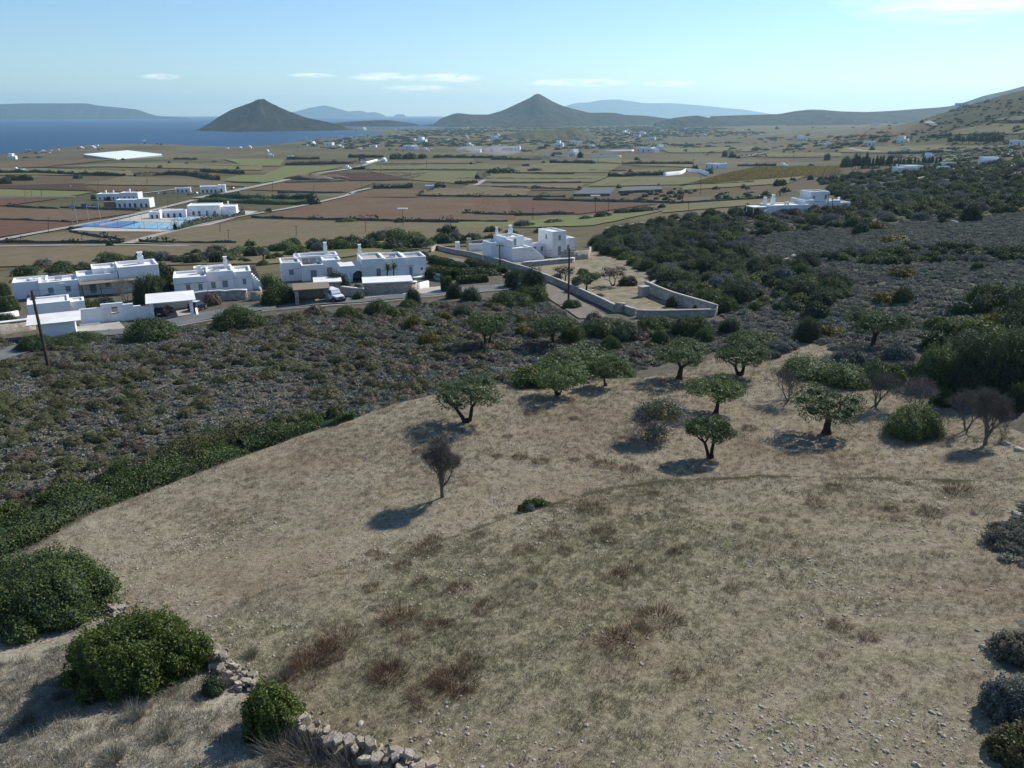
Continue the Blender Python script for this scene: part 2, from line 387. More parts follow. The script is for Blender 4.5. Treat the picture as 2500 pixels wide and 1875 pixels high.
# the plain: a patchwork of parcels
g = NT('plain_soil', .95, .05); zd = g.split(g.attr('zone2', 'Color'))
pv = g.scaled(1 / 150, 1 / 95, .001, radians(12))
cell = g.split(g.voro(1.0, pv, metric='CHEBYCHEV', rnd=.8))
plain = g.ramp(cell[0], [(0, (.125, .105, .058)), (.2, (.17, .14, .082)), (.36, (.095, .096, .046)), (.5, (.14, .132, .064)), (.64, (.12, .076, .048)), (.76, (.18, .15, .092)), (.9, (.07, .074, .038))], 'CONSTANT')
nf = g.noise(.02, 7, .68)
plain = g.mix(g.ramp(nf, [(.35, 0.), (.7, .55)]), plain, (.105, .095, .052))
plain = g.mix(g.ramp(g.noise(.006, 6, .65), [(.52, 0.), (.66, .75)]), plain, (.045, .050, .028))
plain = g.mix(.35, plain, g.ramp(g.noise(.35, 4, .65), [(.3, (.05, .045, .025)), (.7, (.17, .145, .085))]))
hill = g.ramp(nf, [(.32, (.032, .036, .021)), (.5, (.052, .054, .031)), (.68, (.085, .078, .046))])
g.col(g.mix(zd[1], plain, hill))
GM3 = g.m
nx, ny = len(XS), len(YS)
idx = np.arange(nx * ny).reshape(ny, nx)
F = np.stack([idx[:-1, :-1], idx[:-1, 1:], idx[1:, 1:], idx[1:, :-1]], -1).reshape(-1, 4)
V = np.stack([GX, GY, HG + CAM_Z], -1).reshape(-1, 3)
gme = mesh_np('ground', V, F, GM1, True, {'zone': zone.reshape(-1, 4), 'zone2': zone2.reshape(-1, 4)})
gme.materials.append(GM2); gme.materials.append(GM3)
q = lambda A: A[:-1, :-1].ravel()
nearfield = (q(inf) > .5) | (q(bank.astype(float)) > .5) | (q(GY) < 14)
heath = ~nearfield & ((q(scrubz) > .4) | (q(yard) > .5))
gme.polygons.foreach_set('material_index', np.where(nearfield, 0, np.where(heath, 1, 2)).astype(np.int32))
tag(link('ground', gme), 'dry hillside and patchwork plain running down to the sea', 'ground', kind='structure')

# ------------------------------------------------------------------ sea, hills, islands, haze
sw = NT('sea_water', .5, .25)
sw.col(sw.ramp(sw.noise(.0012, 4), [(.35, (.004, .036, .095)), (.7, (.006, .052, .13))]))
sw.bump(sw.noise(.05, 6, .7, sw.scaled(1, .6)), .45, 4.0)
xs = np.array([-24000, -9000, -4000, -1500, 0, 1500, 5000, 24000.]); ys = np.array([600, 1500, 3000, 6000, 12000, 26000.])
sx, sy = np.meshgrid(xs, ys); si = np.arange(sx.size).reshape(sx.shape)
tag(link('sea', mesh_np('sea', np.stack([sx, sy, sx * 0], -1).reshape(-1, 3), np.stack([si[:-1, :-1], si[:-1, 1:], si[1:, 1:], si[1:, :-1]], -1).reshape(-1, 4), sw.m)), 'deep blue sea behind the plain', 'sea', kind='structure')

hm = NT('hill_scrub', .95, .05)
hc = hm.ramp(hm.noise(.012, 8, .7), [(.3, (.010, .011, .008)), (.5, (.026, .024, .017)), (.7, (.075, .062, .042))])
hc = hm.mix(hm.ramp(hm.noise(.05, 6, .7, hm.scaled(1, 1, 3)), [(.55, 0.), (.75, .5)]), hc, (.12, .105, .08))
hm.col(hc); hm.bump(hm.noise(.022, 9, .75), 1.0, 26); M['hill'] = hm.m
lm = NT('hill_low', .95, .05); lm.col(lm.ramp(lm.noise(.03, 8, .72), [(.3, (.045, .05, .028)), (.5, (.085, .085, .045)), (.7, (.15, .13, .075))])); M['hill_low'] = lm.m
def hill_obj(name, prof, Y, zb, wf, wb, label, res=90, vres=60, rough=.10, crag=0, kind='structure', mat='hill'):
    """a hill from its skyline (pixels) at its own distance, with a front and a back slope"""
    px = np.array([p[0] for p in prof], float); py = np.array([p[1] for p in prof], float)
    ppx = np.linspace(px[0], px[-1], res); ppy = np.interp(ppx, px, py)
    ker = np.array([1, 2, 1]) / 4.; sm = ppy.copy(); sm[1:-1] = np.convolve(ppy, ker, 'valid'); ppy = sm
    P = np.array([by_fwd(a, b, Y) for a, b in zip(ppx, ppy)]); X = P[:, 0]; Z = P[:, 2] + CAM_Z
    rel = np.maximum(Z - zb, 0); mx = rel.max()
    v = np.concatenate([-(np.linspace(1, 0, vres) ** 1.5), (np.linspace(0, 1, vres // 2) ** 1.3)[1:]])
    VX, VV = np.meshgrid(X, v); RZ = np.interp(VX, X, rel)
    wid = .35 + .65 * RZ / mx
    t = np.abs(VV) / wid; fall = np.clip(1 - t, 0, 1); fall = fall ** 1.25 * (1 - .0 * t)
    nz = fbm(VX / (mx * 2.2), VV * 3.1 + VX / (mx * 6), 6)
    gul = np.abs(fbm(VX / (mx * 1.1) + VV * .8, VV * .9, 5))
    H = RZ * fall * (1 - gul * 3.2 * np.clip(t * 2.2, 0, 1) * (1 - fall * .4)) + mx * rough * nz * np.clip(t * 3, 0, 1) * np.clip(RZ / mx * 3, 0, 1) - 6 * (fall <= 0)
    if crag: H = H + mx * crag * np.clip(fbm(VX / (mx * .16), VV * 14, 4), -.2, 1) * np.clip(RZ / mx * 1.4 - .5, 0, 1)
    YY = Y + np.where(VV < 0, VV * wf, VV * wb)
    XX = VX * (1 + (YY - Y) / Y * 0.25)
    i = np.arange(VX.size).reshape(VX.shape)
    o = link(name, mesh_np(name, np.stack([XX, YY, zb + H - 2], -1).reshape(-1, 3), np.stack([i[:-1, :-1], i[:-1, 1:], i[1:, 1:], i[1:, :-1]], -1).reshape(-1, 4), M[mat], True))
    return tag(o, label, 'hill', kind=kind)
def Z1(x, y): return (x / 3.456, 200 + y / 3.456)
def Z2(x, y): return (600 + x / 3.456, 200 + y / 3.456)
def Z3(x, y): return (1200 + x / 3.456, 200 + y / 3.456)
def Z4(x, y): return (1800 + x / 3.16, 200 + y / 3.16)
hill_obj('hill', [(455, 332), (472, 324), Z1(1700, 395), Z1(1830, 300), Z1(1950, 230), Z1(2100, 180), Z1(2160, 150), (633, 241), (645, 240), (654, 247), Z2(240, 190), Z2(350, 240), Z2(500, 295), Z2(620, 320), Z2(760, 350), (850, 312), (880, 318)], 4500, -3, 620, 800, 'dark conical hill standing in the sea', 150, 70, crag=.05)
hill_obj('hill', [(790, 312), Z2(760, 345), Z2(900, 330), Z2(1080, 322), Z2(1220, 320), Z2(1300, 332), Z2(1360, 340), Z2(1440, 352), (1030, 308)], 5900, -3, 330, 400, 'low dark headland behind the second bay')
hill_obj('hill', [(1040, 312), (1060, 301), Z2(1640, 310), Z2(1740, 270), Z2(1790, 260), Z2(1900, 272), Z2(2050, 273), Z3(0, 265), Z3(90, 240), Z3(200, 190), Z3(330, 128), Z3(365, 102), Z3(400, 97), Z3(430, 112), Z3(500, 155), Z3(600, 200), Z3(720, 232), Z3(830, 258), Z3(960, 256), Z3(1050, 260), Z3(1120, 275), Z3(1300, 283), (1640, 290), (1700, 296)], 6300, 2, 1500, 1500, 'tall pointed hill in the middle of the skyline', 190, 70, crag=.03)
hill_obj('hill', [Z3(150, 430), Z3(250, 412), Z3(350, 400), Z3(480, 402), Z3(560, 395), Z3(660, 385), Z3(740, 390), Z3(800, 405), Z3(860, 425)], 2750, 2, 420, 420, 'low green hill in the middle of the plain', 70, 50, rough=.14, mat='hill_low')
hill_obj('hill', [Z3(1380, 345), Z3(1450, 325), Z3(1540, 300), Z3(1640, 288), Z3(1740, 280), Z3(1840, 300), Z3(1930, 320), Z3(1990, 340)], 5200, 6, 500, 500, 'low brown hill with a church on its top')
hill_obj('hill', [Z4(-200, 262), Z4(0, 255), Z4(330, 245), Z4(430, 225), Z4(560, 210), Z4(660, 213), Z4(800, 225), Z4(1000, 230), Z4(1200, 220), Z4(1400, 205), Z4(1550, 195), Z4(1650, 183), Z4(1770, 150), Z4(1900, 105), Z4(2080, 65), Z4(2212, 30), Z4(2400, -20), Z4(2700, -60), Z4(3000, -40)], 5600, 10, 2300, 1800, 'long pale ridge climbing to the upper right of the skyline', 160, 60)
hill_obj('island', [(-420, 286), (-200, 262), (-60, 258), (0, 254), (60, 252), (150, 252), (215, 252), (235, 257), (290, 262), (335, 267), (370, 279), (385, 283), (415, 284), (452, 287)], 14000, -2, 1500, 1500, 'long blue island beyond the strait', 120, 40)
hill_obj('island', [(640, 284), (722, 272), Z2(520, 222), Z2(660, 196), Z2(740, 214), Z2(870, 250), Z2(960, 240), Z2(1030, 258), Z2(1090, 252), Z2(1170, 280)], 21500, -2, 1500, 1500, 'blue peaked island on the sea horizon', 80, 30)
hill_obj('island', [(964, 281), Z2(1270, 273), Z2(1330, 272), Z2(1345, 281)], 21500, -2, 400, 300, 'small rock islet on the sea horizon', 30, 16)
hill_obj('island', [(1340, 282), Z3(640, 195), Z3(720, 175), Z3(820, 172), Z3(920, 152), Z3(1070, 148), Z3(1200, 165), Z3(1300, 180), Z3(1500, 178), Z3(1680, 190), Z3(1840, 205), Z3(2000, 222), Z3(2150, 235), Z4(220, 240), (1900, 281)], 25000, -2, 1500, 1500, 'pale mountain island almost lost in the haze', 90, 30)

hz = bpy.data.materials.new('haze'); hz.use_nodes = True; ht = hz.node_tree; ht.nodes.clear()
ho = ht.nodes.new('ShaderNodeOutputMaterial'); hv = ht.nodes.new('ShaderNodeVolumePrincipled')
hv.inputs['Color'].default_value = (.58, .86, 1.0, 1); hv.inputs['Density'].default_value = 5.0e-5; hv.inputs['Anisotropy'].default_value = .35
for _k in ('Density Attribute', 'Color Attribute', 'Temperature Attribute'): hv.inputs[_k].default_value = ''
ht.links.new(hv.outputs[0], ho.inputs['Volume'])
HZ = MB().box(-25000, 25000, -400, 27000, -30, 580).build('haze', hz)
tag(HZ, 'thin blue haze over the plain and the sea', 'haze', kind='stuff')
# ------------------------------------------------------------------ plants: leaf clouds, trunks, bare branches
def foliage(name, cols, trans=.3, rough=.6, spec=.25, tcol=None, objvar=.25):
    n = NT(name, rough, spec); t = n.attr('tint')
    c = n.ramp(t, [(i / (len(cols) - 1), k) for i, k in enumerate(cols)])
    r = n.objrand(); c = n.mix(n.math('MULTIPLY', r, objvar), c, tuple(v * .55 for v in cols[0]))
    n.col(c); n.trans(c if tcol is None else tcol, trans); M[name] = n.m; return n.m
foliage('lentisk', [(.033, .055, .021), (.072, .109, .033), (.143, .189, .049)], .22)
foliage('lentisk_bright', [(.036, .060, .014), (.090, .126, .026), (.192, .228, .048)], .28)
foliage('maquis', [(.024, .042, .023), (.051, .078, .035), (.097, .124, .050)], .2)
foliage('olive_leaf', [(.052, .078, .028), (.105, .142, .056), (.19, .235, .11)], .2, .6, .2)
foliage('olive_green', [(.055, .089, .029), (.122, .172, .057), (.223, .273, .098)], .25)
foliage('yellow_spurge', [(.055, .060, .012), (.13, .13, .022), (.24, .22, .035)], .3)
foliage('heath_olive', [(.060, .063, .026), (.112, .114, .046), (.19, .182, .078)], .2)
foliage('heath_brown', [(.080, .064, .044), (.15, .12, .085), (.24, .195, .14)], .2)
foliage('heath_grey', [(.145, .142, .108), (.25, .246, .192), (.36, .355, .285)], .15, .8, .1, objvar=.35)
foliage('thorn', [(.11, .108, .08), (.205, .2, .155), (.32, .31, .25)], .2, .85, .05)
foliage('grey_sage', [(.085, .095, .085), (.16, .175, .155), (.27, .285, .255)], .2, .8, .1)
foliage('hedge_green', [(.024, .043, .012), (.058, .084, .022), (.120, .150, .036)], .22)
foliage('reed', [(.06, .05, .03), (.11, .09, .055), (.17, .14, .09)], .2)
foliage('fig_leaf', [(.05, .06, .015), (.15, .15, .025), (.28, .26, .04)], .35)
foliage('dry_red', [(.070, .037, .025), (.118, .065, .042), (.19, .115, .075)], .2, .9, .05)
foliage('dry_straw', [(.17, .14, .09), (.31, .265, .18), (.50, .44, .32)], .25, .9, .05)
foliage('dry_green', [(.13, .122, .072), (.24, .222, .135), (.39, .355, .24)], .25, .9, .05)
foliage('vine_leaf', [(.12, .095, .03), (.23, .18, .045), (.36, .30, .07)], .3)
foliage('palm_leaf', [(.03, .05, .015), (.07, .10, .03), (.13, .16, .05)], .25)
simple('bark', (.055, .045, .035), .95, .4, 9, .05, .6)
simple('bark_grey', (.14, .125, .105), .95, .3, 9, .05, .4)
simple('twig', (.16, .145, .12), .95, .25, 6, .05)
simple('twig_grey', (.23, .22, .20), .95, .25, 6, .05)
def sph(c, r, nu=9, nv=6, seed=0, lump=.15):
    """a lumpy closed shell (quads)"""
    rs = np.random.RandomState(seed); u = np.arange(nu) / nu * 2 * pi; v = np.linspace(.02, pi - .02, nv)
    U, Vv = np.meshgrid(u, v); k = 1 + lump * (rs.rand(nv, nu) - .5)
    P = np.stack([c[0] + r[0] * k * np.sin(Vv) * np.cos(U), c[1] + r[1] * k * np.sin(Vv) * np.sin(U), c[2] + r[2] * k * np.cos(Vv)], -1).reshape(-1, 3)
    i = np.arange(nu * nv).reshape(nv, nu); j = np.roll(i, -1, 1)
    return P, np.stack([i[:-1], i[1:], j[1:], j[:-1]], -1).reshape(-1, 4)
def leaf_quads(C, Nn, size, rs, aspect=.5, jitter=.35):
    """one pointed leaf quad for each centre"""
    n = len(C); t = rs.randn(n, 3); Nn = Nn / (np.linalg.norm(Nn, axis=1, keepdims=True) + 1e-9)
    u = np.cross(Nn, t); u /= (np.linalg.norm(u, axis=1, keepdims=True) + 1e-9); w = np.cross(Nn, u)
    s = (size * (1 - jitter + 2 * jitter * rs.rand(n)))[:, None] if np.isscalar(size) else (np.asarray(size) * (1 - jitter + 2 * jitter * rs.rand(n)))[:, None]
    V = np.stack([C - u * s * .5, C + w * s * aspect * .5 - u * s * .05, C + u * s * .5, C - w * s * aspect * .5 - u * s * .05], 1).reshape(-1, 3)
    return V, np.arange(4 * n).reshape(-1, 4)
def leaf_cloud(N, lobes, size, seed, aspect=.55, core=.78, low=-.35, spread=.8, shell=.13):
    """leaves over the shells of several lobes, with a dense heart; returns V, F, tint"""
    rs = np.random.RandomState(seed); L = np.array(lobes, float); area = (L[:, 3] * L[:, 4] + L[:, 3] * L[:, 5] + L[:, 4] * L[:, 5]); pr = area / area.sum()
    C = np.zeros((0, 3)); Dn = np.zeros((0, 3)); T = np.zeros(0)
    lt = rs.rand(len(L)) * .35
    while len(C) < N:
        k = rs.choice(len(L), N, p=pr); d = rs.randn(N, 3); d /= np.linalg.norm(d, axis=1, keepdims=True)
        ok = d[:, 2] > low - rs.rand(N) * .2; k = k[ok]; d = d[ok]
        bump = 1 + .16 * np.sin(d[:, 0] * 5 + k) * np.sin(d[:, 1] * 6 + 2 * k) + .10 * np.sin(d[:, 2] * 9 + d[:, 0] * 8) + .07 * np.sin(d[:, 0] * 17 + k * 3) * np.sin(d[:, 1] * 19 + d[:, 2] * 13)
        r = bump * (1 - np.abs(rs.randn(len(d))) * shell + (rs.rand(len(d)) < .12) * rs.rand(len(d)) * .16)
        c = L[k, :3] + d * L[k, 3:6] * r[:, None]
        inside = np.zeros(len(c), bool)
        for q in range(len(L)):
            dd = (((c - L[q, :3]) / (L[q, 3:6] * .80)) ** 2).sum(1); inside |= (dd < 1) & (k != q)
        c = c[~inside & (c[:, 2] > .01)]; dk = d[~inside & ((L[k, :3] + d * L[k, 3:6] * r[:, None])[:, 2] > .01)]; kk = k[~inside & ((L[k, :3] + d * L[k, 3:6] * r[:, None])[:, 2] > .01)]
        C = np.concatenate([C, c]); Dn = np.concatenate([Dn, dk]); T = np.concatenate([T, lt[kk]])
        if len(c) == 0: break
    C, Dn, T = C[:N], Dn[:N], T[:N]
    V, F = leaf_quads(C, Dn + rs.randn(len(C), 3) * spread, size, rs, aspect)
    tint = np.repeat(np.clip(T + rs.rand(len(C)) * .75, 0, 1), 4)
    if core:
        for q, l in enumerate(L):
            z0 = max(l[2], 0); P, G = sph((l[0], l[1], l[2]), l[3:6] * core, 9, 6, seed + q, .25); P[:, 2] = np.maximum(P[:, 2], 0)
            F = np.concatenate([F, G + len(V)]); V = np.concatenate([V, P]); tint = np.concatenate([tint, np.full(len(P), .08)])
    return V, F, tint
def cloud_mesh(name, mat, *a, **k):
    V, F, t = leaf_cloud(*a, **k); return mesh_np(name, V, F, M[mat], False, {'tint': t})
def dome_lobes(seed, n=7, flat=.62, spread=.5, rr=(.38, .62), ring=0):
    """lobes of a rounded shrub of radius 1"""
    rs = np.random.RandomState(seed); out = [(0, 0, .12, .66, .66, flat * .92)]
    for i in range(n):
        a = 2 * pi * i / n + rs.rand() * .7; d = spread * (.6 + .5 * rs.rand()); r = rr[0] + (rr[1] - rr[0]) * rs.rand()
        out.append((cos(a) * d, sin(a) * d, .05 + .12 * rs.rand(), r, r, flat * (.55 + .4 * rs.rand())))
    for i in range(ring):                                   # small clumps that break the outline
        a = rs.rand() * 6.28; t = .25 + .68 * rs.rand() ** .6; r = .13 + .13 * rs.rand(); out.append((cos(a) * t, sin(a) * t, flat * .92 * max(.12, 1 - t * t) ** .5 * (.8 + .25 * rs.rand()), r, r, r * .9))
    return out
SHRUB = {}
def shrub_set(kind, mat, nv, N, size, n=7, flat=.62, **k):
    SHRUB[kind] = [cloud_mesh('shrub', mat, N, dome_lobes(50 + hash_(kind) + i, n, flat), size, 90 + i + hash_(kind), **k) for i in range(nv)]
def hash_(s): return sum(ord(c) * (i + 3) for i, c in enumerate(s)) % 900
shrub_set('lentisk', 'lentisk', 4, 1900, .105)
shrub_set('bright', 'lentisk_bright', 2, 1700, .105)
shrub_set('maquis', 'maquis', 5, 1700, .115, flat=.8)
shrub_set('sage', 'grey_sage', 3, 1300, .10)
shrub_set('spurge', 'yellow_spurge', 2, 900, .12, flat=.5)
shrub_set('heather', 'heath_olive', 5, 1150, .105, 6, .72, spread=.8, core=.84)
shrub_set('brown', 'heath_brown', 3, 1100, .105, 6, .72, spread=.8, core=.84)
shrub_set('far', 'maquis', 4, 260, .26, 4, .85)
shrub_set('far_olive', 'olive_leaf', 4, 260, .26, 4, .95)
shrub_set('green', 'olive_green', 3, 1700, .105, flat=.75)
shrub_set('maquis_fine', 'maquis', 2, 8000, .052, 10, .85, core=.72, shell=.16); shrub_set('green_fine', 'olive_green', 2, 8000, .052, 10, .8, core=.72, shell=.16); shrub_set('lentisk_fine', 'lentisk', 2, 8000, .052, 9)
def place_shrub(px, py, w, h, kind, label, group, name='shrub', cat='shrub', sink=.08, k=None):
    """a shrub whose foot is at a pixel, as wide and as high in pixels as in the photograph"""
    p = at(px, py); s = scale_at(p)
    if w * s > 2.7 and p.y < 135 and kind + '_fine' in SHRUB: kind += '_fine'; k = None
    me = SHRUB[kind][R.randrange(len(SHRUB[kind])) if k is None else k]
    hh = float(BB(me)[1][2]); ww = WX(me)
    o = link(name, me, None, None, (p.x, p.y, p.z - sink), R.random() * 6.28)
    fs = max(.75, cos(atan2(CAM_Z - p.z, p.y)))
    o.scale = (w * s / ww, w * s / ww, h * s / fs / hh)
    return tag(o, label, cat, group)
_bb = {}
def BB(me):
    if me.name not in _bb:
        co = np.empty(len(me.vertices) * 3, np.float32); me.vertices.foreach_get('co', co); co = co.reshape(-1, 3); _bb[me.name] = (co.min(0), co.max(0))
    return _bb[me.name]
def WX(me): a, b = BB(me); return float((b[0] - a[0] + b[1] - a[1]) / 2)

# --- branching: returns tube segments (a, b, ra, rb) and the tips
def grow(rs, p, d, L, r, depth, seg, tips, split=(2, 3), spread=.55, up=.12, shrink=.72, wig=.18):
    k = 2 if depth > 0 else 2
    for i in range(k):
        d2 = (d + Vector(rs.randn(3) * wig) + Vector((0, 0, up * .5))).normalized(); q = p + d2 * (L / k); r2 = r * (.88 if i == 0 else .8)
        seg.append((p, q, r, r2)); p, d, r = q, d2, r2
    if depth == 0: tips.append((p, d)); return
    n = rs.randint(split[0], split[1] + 1); a0 = rs.rand() * 6.28
    for i in range(n):
        u = d.orthogonal().normalized(); w = d.cross(u); a = a0 + 6.28 * i / n + rs.randn() * .3
        nd = (d + (u * cos(a) + w * sin(a)) * (spread * (.7 + .6 * rs.rand())) + Vector((0, 0, up))).normalized()
        grow(rs, p, nd, L * (shrink + .2 * (rs.rand() - .5)), r * (.78 if n == 2 else .68), depth - 1, seg, tips, split, spread, up, shrink, wig)
def tubes_mesh(name, segs, mat, sides=5):
    b = MB()
    for a, q, r0, r1 in segs: b.tube(a, q, r0, r1, sides if r0 > .035 else 3, False)
    return b.mesh(name, mat, True)
def olive(seed, H, Wd, mat='olive_leaf', N=5200, leaf=.17, trunks=1, lean=0, low=.35, bark='bark', thick=.22, flatc=1.0):
    """meshes of an olive-like tree: trunk with limbs, and a crown of leaf clumps held on the limb ends"""
    rs = np.random.RandomState(seed); seg = []; tips = []; thick *= 1.0
    for t in range(trunks):
        a = 6.28 * t / max(trunks, 1) + rs.rand(); d = Vector((cos(a) * (.35 if trunks > 1 else .06) + lean, sin(a) * (.35 if trunks > 1 else .06), 1)).normalized()
        base = Vector((cos(a) * .12 * (trunks > 1), sin(a) * .12 * (trunks > 1), -.25))
        grow(rs, base, d, H * low, thick * (1 if trunks == 1 else .72), 2, seg, tips, (2, 3), .8, .10, .66, .10)
    seg.append((Vector((0, 0, -.3)), Vector((0, 0, .25)), thick * 1.7, thick * 1.05))
    lobes = []; cz = H * .64; rx = Wd / 2 * 1.12; flatc *= .84
    lobes.append((lean * H * .4, 0, cz, rx * .55, rx * .55, H * .25 * flatc))
    n = 11
    for i in range(n):
        a = 6.28 * i / n + rs.rand() * .5; d = rx * (.45 + .32 * rs.rand()); r = rx * (.20 + .20 * rs.rand())
        lobes.append((lean * H * .4 + cos(a) * d, sin(a) * d, cz + H * (rs.rand() - .55) * .24, r, r * (.8 + .4 * rs.rand()), r * (.72 + .25 * rs.rand()) * flatc))
    for p, d in tips[:10]:
        q = Vector((p.x, p.y, 0)); f = min(1, rx * .8 / (q.length + 1e-6)); r = rx * (.2 + .1 * rs.rand())
        lobes.append((p.x * f, p.y * f, min(max(p.z, H * .5), H * .82), r, r, r * .8))
    # limbs must end inside the crown
    seg2 = []
    for a, b, r0, r1 in seg:
        if a.z > H * .8 or hypot(a.x - lean * H * .4, a.y) > rx * .85: continue
        seg2.append((a, b, r0, r1))
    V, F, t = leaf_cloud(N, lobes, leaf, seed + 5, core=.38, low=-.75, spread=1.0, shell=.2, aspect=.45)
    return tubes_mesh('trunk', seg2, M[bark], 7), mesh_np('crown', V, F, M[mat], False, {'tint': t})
def plant_tree(meshes, loc, label, name='olive_tree', cat='tree', group=None, rz=0, sc=1):
    e = empty(name, loc, rz, label, cat, group, sc)
    link('trunk', meshes[0], e); link('crown', meshes[1], e)
    return e
def bare_tree(seed, H, Wd, trunks=1, mat='twig', depth=6, spread=.5, low=.26, thick=.10, up=.1):
    rs = np.random.RandomState(seed); seg = []; tips = []
    if trunks == 1:
        f0 = Vector((rs.randn() * .05, rs.randn() * .05, H * .16)); seg.append((Vector((0, 0, -.2)), f0, thick * 1.2, thick)); n0 = 6
    else: f0 = Vector((0, 0, -.1)); n0 = trunks
    for t in range(n0):
        a = 6.28 * t / n0 + rs.rand() * .8; k = rs.uniform(.1, .75) if trunks == 1 else rs.uniform(.4, .7); d = Vector((cos(a) * k, sin(a) * k, 1)).normalized()
        grow(rs, f0.copy(), d, H * low * rs.uniform(.8, 1.15), thick * .72, depth - 1, seg, tips, (2, 3), spread, up, .78, .16)
    mx = max(max(hypot(b.x, b.y) for a, b, _, _ in seg), .1); mz = max(b.z for a, b, _, _ in seg); kx, kz = Wd / 2 / mx, H / mz
    f = lambda v: Vector((v.x * kx, v.y * kx, v.z * kz))
    seg = [(f(a), f(b), max(r0, .019), max(r1, .014)) for a, b, r0, r1 in seg]
    thickseg = [s for s in seg if s[2] > .034]; thin = [s for s in seg if s[2] <= .034]
    # fine twigs at the branch ends
    T = np.array([tuple((s[0] + s[1]) / 2) for s in seg if s[2] < .085] + [tuple(f(p)) for p, d in tips]); T = np.repeat(T, 3, 0); T = T + rs.randn(len(T), 3) * .13 * Wd / 4; D = rs.randn(len(T), 3) + T * np.array([.5, .5, .3]); D /= np.linalg.norm(D, axis=1, keepdims=True)
    u = np.cross(D, rs.randn(len(T), 3)); u /= np.linalg.norm(u, axis=1, keepdims=True); L_ = (.2 + .3 * rs.rand(len(T)))[:, None]; w_ = .009
    V = np.stack([T - u * w_, T + u * w_, T + D * L_ + u * w_ * .5, T + D * L_ - u * w_ * .5], 1).reshape(-1, 3)
    cr = tubes_mesh('crown', thin, M[mat], 3); nv = len(cr.vertices); co = np.empty(nv * 3, np.float32); cr.vertices.foreach_get('co', co); Fq = [tuple(p.vertices) for p in cr.polygons]
    m2 = mesh_np('crown', np.concatenate([co.reshape(-1, 3), V]), np.concatenate([np.array(Fq), np.arange(len(V)).reshape(-1, 4) + nv]), M[mat])
    return tubes_mesh('trunk', thickseg, M[mat], 6), m2

def tuft_mesh(name, mat, n, h, w, seed, lean=.5, bw=.02, tipw=.15):
    """a tuft of narrow blades"""
    rs = np.random.RandomState(seed); a = rs.rand(n) * 2 * pi; r = np.sqrt(rs.rand(n)) * w * .5
    base = np.stack([np.cos(a) * r, np.sin(a) * r, np.full(n, -.01)], -1); hh = h * (.45 + .75 * rs.rand(n))
    dx = np.stack([np.cos(a), np.sin(a)], -1) * (lean * rs.rand(n))[:, None] + rs.randn(n, 2) * .18
    tip = base + np.stack([dx[:, 0] * hh, dx[:, 1] * hh, hh], -1); mid = (base + tip) / 2 + np.stack([-dx[:, 0] * hh * .12, -dx[:, 1] * hh * .12, hh * .06], -1)
    b = rs.rand(n) * 2 * pi; sd = np.stack([np.cos(b), np.sin(b), 0 * b], -1) * bw * .5
    V = np.stack([base - sd, base + sd, mid + sd * .8, tip + sd * tipw, tip - sd * tipw, mid - sd * .8], 1).reshape(-1, 3)
    i = np.arange(n)[:, None] * 6
    F = np.concatenate([i + np.array([[0, 1, 2, 5]]), i + np.array([[5, 2, 3, 4]])])
    return mesh_np(name, V, F, M[mat], False, {'tint': np.repeat(rs.rand(n), 6)})
def rock_mesh(name, mat, seed, flat=.5, n=(7, 5), lump=.5):
    P, G = sph((0, 0, 0), (.5, .42, .5 * flat), n[0], n[1], seed, lump); P += np.random.RandomState(seed).randn(*P.shape) * .025
    return mesh_np(name, P, G, M[mat], False)
def scatter_stuff(name, protos, P, scl, rz, label, cat, tilt=None):
    """one object of kind stuff: a proto from the set stands at each point"""
    pc = bpy.data.collections.new(name + '_kinds')
    for i, me in enumerate(protos): pc.objects.link(bpy.data.objects.new(f'{name}_kind', me))
    me = bpy.data.meshes.new(name); P = np.asarray(P, np.float32); me.vertices.add(len(P)); me.vertices.foreach_set('co', P.ravel())
    S3 = np.asarray(scl, np.float32)
    if S3.ndim == 1: S3 = np.stack([S3, S3, S3], -1)
    a = me.attributes.new('s', 'FLOAT_VECTOR', 'POINT'); a.data.foreach_set('vector', S3.ravel())
    ro = np.zeros((len(P), 3), np.float32); ro[:, 2] = rz
    if tilt is not None: ro[:, 0] = tilt
    a = me.attributes.new('r', 'FLOAT_VECTOR', 'POINT'); a.data.foreach_set('vector', ro.ravel())
    a = me.attributes.new('k', 'INT', 'POINT'); a.data.foreach_set('value', np.random.RandomState(3).randint(0, len(protos), len(P)).astype(np.int32))
    o = link(name, me)
    ng = bpy.data.node_groups.new(name, 'GeometryNodeTree'); ng.is_modifier = True
    ng.interface.new_socket('Geometry', in_out='INPUT', socket_type='NodeSocketGeometry'); ng.interface.new_socket('Geometry', in_out='OUTPUT', socket_type='NodeSocketGeometry')
    N = ng.nodes; gi = N.new('NodeGroupInput'); go = N.new('NodeGroupOutput'); ip = N.new('GeometryNodeInstanceOnPoints'); ci = N.new('GeometryNodeCollectionInfo')
    ci.inputs['Collection'].default_value = pc; ci.inputs['Separate Children'].default_value = True; ci.inputs['Reset Children'].default_value = True
    ip.inputs['Pick Instance'].default_value = True
    def na(nm, ty):
        x = N.new('GeometryNodeInputNamedAttribute'); x.data_type = ty; x.inputs['Name'].default_value = nm; return next(q for q in x.outputs if q.enabled and q.name == 'Attribute')
    ng.links.new(gi.outputs[0], ip.inputs['Points']); ng.links.new(ci.outputs[0], ip.inputs['Instance'])
    ng.links.new(na('s', 'FLOAT_VECTOR'), ip.inputs['Scale']); ng.links.new(na('r', 'FLOAT_VECTOR'), ip.inputs['Rotation']); ng.links.new(na('k', 'INT'), ip.inputs['Instance Index'])
    ng.links.new(ip.outputs[0], go.inputs[0])
    md = o.modifiers.new('scatter', 'NODES'); md.node_group = ng
    return tag(o, label, cat, kind='stuff')
